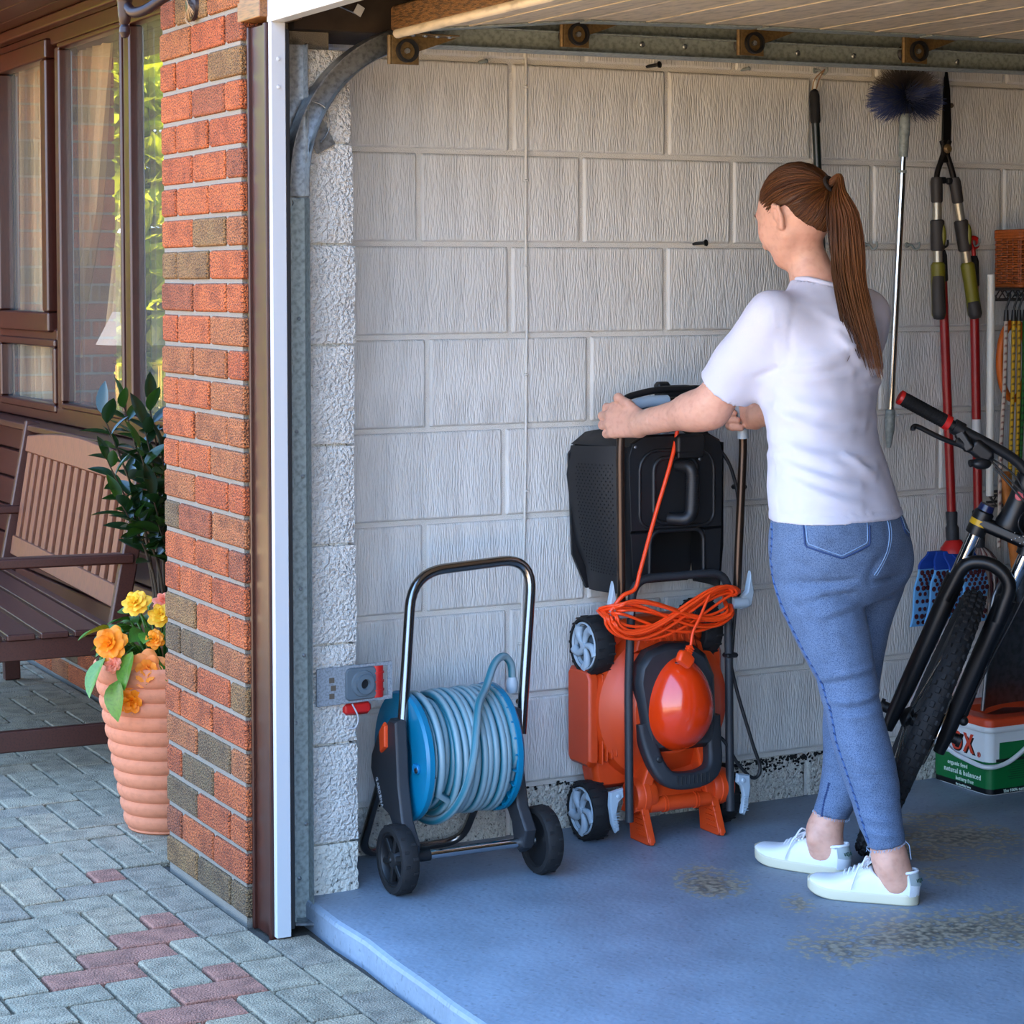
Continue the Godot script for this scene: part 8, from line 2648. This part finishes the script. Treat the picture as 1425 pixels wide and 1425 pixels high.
func make_hair(o: Node3D, hc: Vector3, HB: Basis, hp: Callable) -> void:
	var m := mk(Color(1, 1, 1), 0.46, {"vc": true, "two": true})
	m.metallic_specular = 0.32
	# the cap: swept back from the hairline to the tie, in ridges
	var C: Vector3 = hp.call(0, 0.012, -0.018)
	var R := Vector3(0.0795, 0.0995, 0.0985)
	var T := Vector3(0.0, 0.13, -0.99).normalized()       # towards the tie, in head axes
	var e1 := Vector3.RIGHT
	var e2 := T.cross(e1).normalized()
	var inside := func(u: Vector3) -> bool:
		# u on the unit sphere in head axes (left, up, forward)
		var az := absf(rad_to_deg(atan2(u.x, u.z)))
		var lim := 0.0
		var tab := [[0.0, 0.50], [30.0, 0.47], [50.0, 0.36], [62.0, 0.14], [70.0, -0.16], [78.0, -0.18], [88.0, -0.08], [98.0, -0.02], [106.0, -0.10], [113.0, -0.40], [125.0, -0.62], [150.0, -0.80], [180.0, -0.86]]
		for i in tab.size() - 1:
			if az >= tab[i][0]: lim = lerpf(tab[i][1], tab[i + 1][1], clampf((az - tab[i][0]) / (tab[i + 1][0] - tab[i][0]), 0, 1))
		return u.y > lim
	var rg := RandomNumberGenerator.new()
	rg.seed = 21
	var nz := FastNoiseLite.new()
	nz.seed = 4; nz.frequency = 2.2; nz.fractal_octaves = 3
	var cap := MB.new()
	cap.colored = true
	var NP := 150
	var NT := 26
	var tone := func(s: float) -> Color:
		return Color(0.034, 0.0125, 0.005).lerp(Color(0.125, 0.046, 0.0155), clampf(s, 0.0, 1.0))
	var tmax := []
	for i in NP:
		var a := TAU * i / NP
		var t := 0.2
		while t < 2.9:
			var u := T * cos(t) + (e1 * cos(a) + e2 * sin(a)) * sin(t)
			if not inside.call(u): break
			t += 0.02
		tmax.append(t)
	var g := []
	for i in NP + 1:
		var a := TAU * (i % NP) / NP
		var row := PackedVector3Array()
		for j in NT + 1:
			var t := lerpf(0.05, (tmax[(i + NP - 1) % NP] + tmax[i % NP] * 2.0 + tmax[(i + 1) % NP]) * 0.25, float(j) / NT)
			var u := T * cos(t) + (e1 * cos(a) + e2 * sin(a)) * sin(t)
			var lift := 1.0 + 0.016 * sin(i * 2.3) * sin(t) + 0.02 * nz.get_noise_1d(i * 0.6) - 0.03 * pow(float(j) / NT, 6.0)
			row.append(C + HB * (u * R * lift))
		g.append(row)
	cap.loft(g, false, false, false)
	for k in cap.n.size():
		if cap.n[k].dot(cap.v[k] - C) < 0.0: cap.n[k] = -cap.n[k]
	var fixed := MB.new()
	fixed.colored = true
	fixed.v = cap.v; fixed.n = cap.n; fixed.t = cap.t; fixed.c = cap.c
	for i in range(0, cap.ix.size(), 3): fixed.tri(cap.ix[i], cap.ix[i + 1], cap.ix[i + 2])
	for k in fixed.v.size():
		fixed.c[k] = tone.call(0.35 + 0.5 * nz.get_noise_1d(float(k / (NT + 1)) * 3.1) + 0.15 * sin(k / (NT + 1) * 1.9))
	var hair := part(o, "hair", fixed, m, "auburn hair drawn back")
	# single strands over the cap
	var stn := MB.new()
	stn.colored = true
	for i in 420:
		var fa := rg.randf() * NP
		var a := TAU * fa / NP
		var tm: float = tmax[int(fa) % NP]
		var pts := []
		var w := rg.randf_range(-0.12, 0.12)
		for j in 11:
			var q := j / 10.0
			var t := lerpf(0.06, tm * rg.randf_range(0.985, 1.0), q)
			var aa := a + w * sin(q * PI)
			var u := T * cos(t) + (e1 * cos(aa) + e2 * sin(aa)) * sin(t)
			pts.append(C + HB * (u * R * (1.006 + 0.016 * sin(q * PI) * rg.randf() - 0.02 * pow(q, 6.0))))
		stn.col = tone.call(rg.randf() * 1.1)
		stn.tube(pts, [0.0012, 0.0014, 0.0014, 0.0014, 0.0014, 0.0014, 0.0013, 0.0012, 0.0011, 0.0009, 0.0004], 4, false)
	part(hair, "strands", stn, m).set_meta("kind", "stuff")
	# ponytail
	var tie: Vector3 = C + HB * (T * R * 1.06)
	part(o, "hair_tie", MB.new().tube(arc(tie, HB * e1, HB * e2, 0.0165, 0, 345, 20), 0.0045, 8, false, true), mk(Color(0.07, 0.03, 0.02), 0.8))
	var pt := MB.new()
	pt.colored = true
	var mid := [tie, tie + HB * (T * 0.020) + Vector3(0.005, 0.003, 0.0), Vector3(0.024, 1.572, 0.046), Vector3(0.034, 1.522, 0.060), Vector3(0.038, 1.450, 0.066), Vector3(0.046, 1.385, 0.062), Vector3(0.066, 1.300, 0.060), Vector3(0.085, 1.225, 0.072), Vector3(0.102, 1.155, 0.086)]
	var wid := [0.009, 0.013, 0.022, 0.031, 0.035, 0.032, 0.029, 0.023, 0.011]
	var dep := [0.009, 0.012, 0.017, 0.020, 0.021, 0.018, 0.015, 0.012, 0.008]
	for i in 430:
		var r := sqrt(rg.randf())
		var a := rg.randf() * TAU
		var u := cos(a) * r
		var w := sin(a) * r
		var endq := 1.0 - 0.34 * pow(rg.randf(), 1.6) - 0.10 * maxf(0.0, -u) - 0.04 * rg.randf()
		var ctl := []
		var wob := sin(floorf(a * 3.0 + r * 2.0) * 12.9898) * 0.8 + rg.randf_range(-0.35, 0.35)
		for j in 9:
			var sp := 1.0 + 0.12 * wob * sin(j * 1.3 + wob * 4.0)
			ctl.append(mid[j] + Vector3(u * wid[j] * sp * [0.1, 0.2, 0.75, 1.0, 1.0, 1.0, 1.0, 1.0, 1.0][j] + 0.011 * wob * pow(j / 8.0, 1.5) + 0.003 * sin(j * 1.1 + wob * 9.0), (rg.randf_range(-0.006, 0.006) if j > 1 else 0.0) + u * wid[j] * [1.0, 0.7, 0.4, 0.15, 0.0, 0.0, 0.0, 0.0, 0.0][j], w * dep[j] + 0.003 * wob))
		var sp2 := spline(ctl, 4)
		var m2 := int(sp2.size() * endq)
		sp2 = sp2.slice(0, m2)
		var rad := []
		for j in m2: rad.append(0.0017 * (1.0 - 0.75 * pow(float(j) / (m2 - 1), 3.0)))
		pt.col = tone.call(0.45 + 0.42 * wob + 0.25 * rg.randf())
		pt.tube(sp2, rad, 4, false)
	# loose wisps at the nape, over the neck and the shoulder
	for e in [[[1.40, 0.07, 0.05], [1.375, 0.085, 0.05], [1.36, 0.092, 0.04], [1.33, 0.10, 0.04]], [[1.35, 0.075, 0.055], [1.325, 0.092, 0.055], [1.315, 0.098, 0.05]], [[1.46, 0.066, 0.066], [1.42, 0.073, 0.06], [1.39, 0.078, 0.06], [1.37, 0.074, 0.06]], [[1.22, 0.05, 0.068], [1.20, 0.04, 0.07], [1.19, 0.030, 0.07]]]:
		var q := []
		for w in e: q.append(Vector3(w[1], w[0], w[2]))
		pt.col = tone.call(1.1)
		pt.tube(spline(q, 6), 0.0006, 4, false)
	part(o, "ponytail", pt, m, "long loose auburn ponytail").set_meta("kind", "stuff")

func make_shoe(o: Node3D, heel: Vector3, toe: Vector3) -> void:
	var z := (toe - heel).normalized()
	var L := 0.252
	var x := Vector3.UP.cross(z).normalized()       # to the wearer's left when z is forward
	var X := Transform3D(Basis(x, Vector3.UP, z), heel - z * 0.006)
	var white := mk(Color(0.87, 0.88, 0.89), 0.5, {"scale": 30.0, "h": M.grain, "hs": 0.03})
	var cream := mk(Color(0.80, 0.77, 0.66), 0.6)
	# outline half widths along the length
	var hw := func(q: float) -> float:
		return lerpf(0.030, 0.046, smoothstep(0.05, 0.68, q)) * sqrt(clampf(1.0 - pow(maxf(0.0, (q - 0.70) / 0.305), 2.3), 0.0, 1.0)) * sqrt(clampf(1.0 - pow(maxf(0.0, (0.13 - q) / 0.135), 2.2), 0.0, 1.0))
	var sole := MB.new()
	var rings := []
	for e in [[0.003, 0.86], [0.0, 0.93], [0.004, 1.0], [0.020, 1.03], [0.0245, 1.0], [0.026, 0.9]]:
		var ring := PackedVector3Array()
		for s in [1.0, -1.0]:
			for i in 22:
				var q: float = (i if s > 0 else 21 - i) / 21.0
				q = clampf(q, 0.004, 0.996)
				var up := 0.014 * pow(maxf(0.0, (q - 0.72) / 0.28), 2.0)
				ring.append(X * Vector3(hw.call(q) * e[1] * s, e[0] + up, lerpf(0.5, q, lerpf(0.97, 1.0, e[1] - 0.0)) * L))
		rings.append(ring)
	sole.loft(rings)
	var root := part(o, "shoe", sole, cream, "cream rubber sole of a white trainer")
	# upper: arches over the foot, open at the ankle
	var up := MB.new()
	var prof := [[0.012, 0.058], [0.06, 0.066], [0.14, 0.070], [0.24, 0.062], [0.34, 0.060], [0.42, 0.078], [0.50, 0.075], [0.60, 0.062], [0.70, 0.052], [0.80, 0.045], [0.88, 0.041], [0.945, 0.036], [0.985, 0.027]]
	var g := []
	for e in prof:
		var q: float = e[0]
		var w: float = hw.call(q) * 1.0
		var lift := 0.012 * pow(maxf(0.0, (q - 0.72) / 0.28), 2.0)
		var row := PackedVector3Array()
		for j in 15:
			var t := j / 14.0
			var a := PI * t
			var open := clampf(1.0 - absf(q - 0.22) / 0.22, 0.0, 1.0)
			var xx := cos(a) * w * lerpf(1.0, 0.95, sin(a))
			var yy: float = 0.022 + lift + (e[1] - 0.022) * pow(sin(a), 0.62 if q > 0.42 else 0.5)
			if q < 0.42:
				# side walls rise to the collar, turn over and drop inside
				var jj := mini(j, 14 - j)
				var sg := 1.0 if j < 7 else -1.0
				var hi: float = [0.0, 0.34, 0.68, 0.92, 1.0, 0.9, 0.1, 0.05][jj]
				xx = sg * w * [1.0, 0.98, 0.90, 0.82, 0.78, 0.73, 0.70, 0.0][jj]
				yy = 0.022 + (e[1] - 0.022) * hi
			row.append(X * Vector3(xx, yy, q * L))
		g.append(row)
	up.loft(g, false, false, false)
	# heel counter closes the back
	var hb := []
	for k in 9:
		var a := lerpf(-1.0, 1.0, k / 8.0)
		hb.append(PackedVector3Array([X * Vector3(a * 0.028, 0.02, 0.016 * a * a - 0.001), X * Vector3(a * 0.029, 0.042, 0.016 * a * a - 0.004), X * Vector3(a * 0.026, 0.062, 0.015 * a * a + 0.002), X * Vector3(a * 0.024, 0.071 - 0.004 * a * a, 0.016 * a * a + 0.004)]))
	up.loft(hb, false, false, false)
	var wm: StandardMaterial3D = white.duplicate()
	wm.cull_mode = BaseMaterial3D.CULL_DISABLED
	var upn := part(o, "shoe_upper", up, wm, "white leather trainer upper")
	# collar roll and toe-cap seam
	var cr := MB.new()
	var cp := []
	for e in [[0.022, 0.058, 0.40], [0.0245, 0.060, 0.30], [0.0235, 0.064, 0.20], [0.022, 0.070, 0.12], [0.018, 0.073, 0.05], [0.0, 0.074, 0.014]]: cp.append(X * Vector3(e[0], e[1], e[2] * L))
	for e in [[-0.018, 0.073, 0.05], [-0.022, 0.070, 0.12], [-0.0235, 0.064, 0.20], [-0.0245, 0.060, 0.30], [-0.022, 0.058, 0.40]]: cp.append(X * Vector3(e[0], e[1], e[2] * L))
	cr.tube(spline(cp, 4), 0.0036, 8)
	part(upn, "collar", cr, white)
	var tab := MB.new()
	var tg := []
	for k in 9:
		var a := lerpf(-1.0, 1.0, k / 8.0)
		tg.append(PackedVector3Array([X * Vector3(a * 0.0275, 0.043 + 0.004 * a * a, 0.0175 * a * a - 0.0062), X * Vector3(a * 0.0262, 0.060, 0.0165 * a * a - 0.0022), X * Vector3(a * 0.0245, 0.0735 - 0.002 * a * a, 0.0165 * a * a + 0.0012)]))
	tab.loft(tg, false, false, false)
	var gm := mk(Color(0.62, 0.66, 0.66), 0.6, {"two": true})
	var tb := part(upn, "heel_tab", tab, gm, "pale grey heel tab")
	var tx := text_mesh("VEJA", 0.0105)
	var nn := (X.basis * Vector3(0.35, 0.12, -0.93)).normalized()
	inst(upn, "lettering", tx, mk(Color(0.16, 0.30, 0.24), 0.6), Transform3D(Basis(Vector3.UP.cross(nn).normalized(), nn.cross(Vector3.UP.cross(nn).normalized()), nn), X * Vector3(0.008, 0.056, -0.0035)))
	# tongue and laces
	var tn := MB.new()
	var tr := []
	for e in [[0.66, 0.056], [0.56, 0.068], [0.47, 0.080], [0.41, 0.092], [0.385, 0.100]]:
		tr.append(PackedVector3Array([X * Vector3(-0.019, e[1] - 0.006, e[0] * L), X * Vector3(0, e[1], e[0] * L), X * Vector3(0.019, e[1] - 0.006, e[0] * L)]))
	tn.loft(tr, false, false, false)
	part(upn, "tongue", tn, wm)
	var lc := MB.new()
	for k in 6:
		var q := 0.44 + k * 0.042
		var y := lerpf(0.086, 0.060, k / 5.0)
		lc.tube(spline([X * Vector3(-0.022, y - 0.010, q * L), X * Vector3(0, y, (q + 0.01) * L), X * Vector3(0.022, y - 0.010, (q + 0.002) * L)], 4), 0.0028, 6)
	for s in [1.0, -1.0]:
		lc.tube(spline([X * Vector3(0, 0.090, 0.44 * L), X * Vector3(0.022 * s, 0.100, 0.45 * L), X * Vector3(0.040 * s, 0.082, 0.47 * L), X * Vector3(0.018 * s, 0.082, 0.46 * L), X * Vector3(0, 0.088, 0.445 * L)], 5), 0.0022, 6)
		lc.tube(spline([X * Vector3(0, 0.089, 0.445 * L), X * Vector3(0.030 * s, 0.080, 0.50 * L), X * Vector3(0.046 * s, 0.050, 0.54 * L), X * Vector3(0.052 * s, 0.030, 0.56 * L)], 5), 0.0022, 6)
	part(upn, "lace", lc, white)
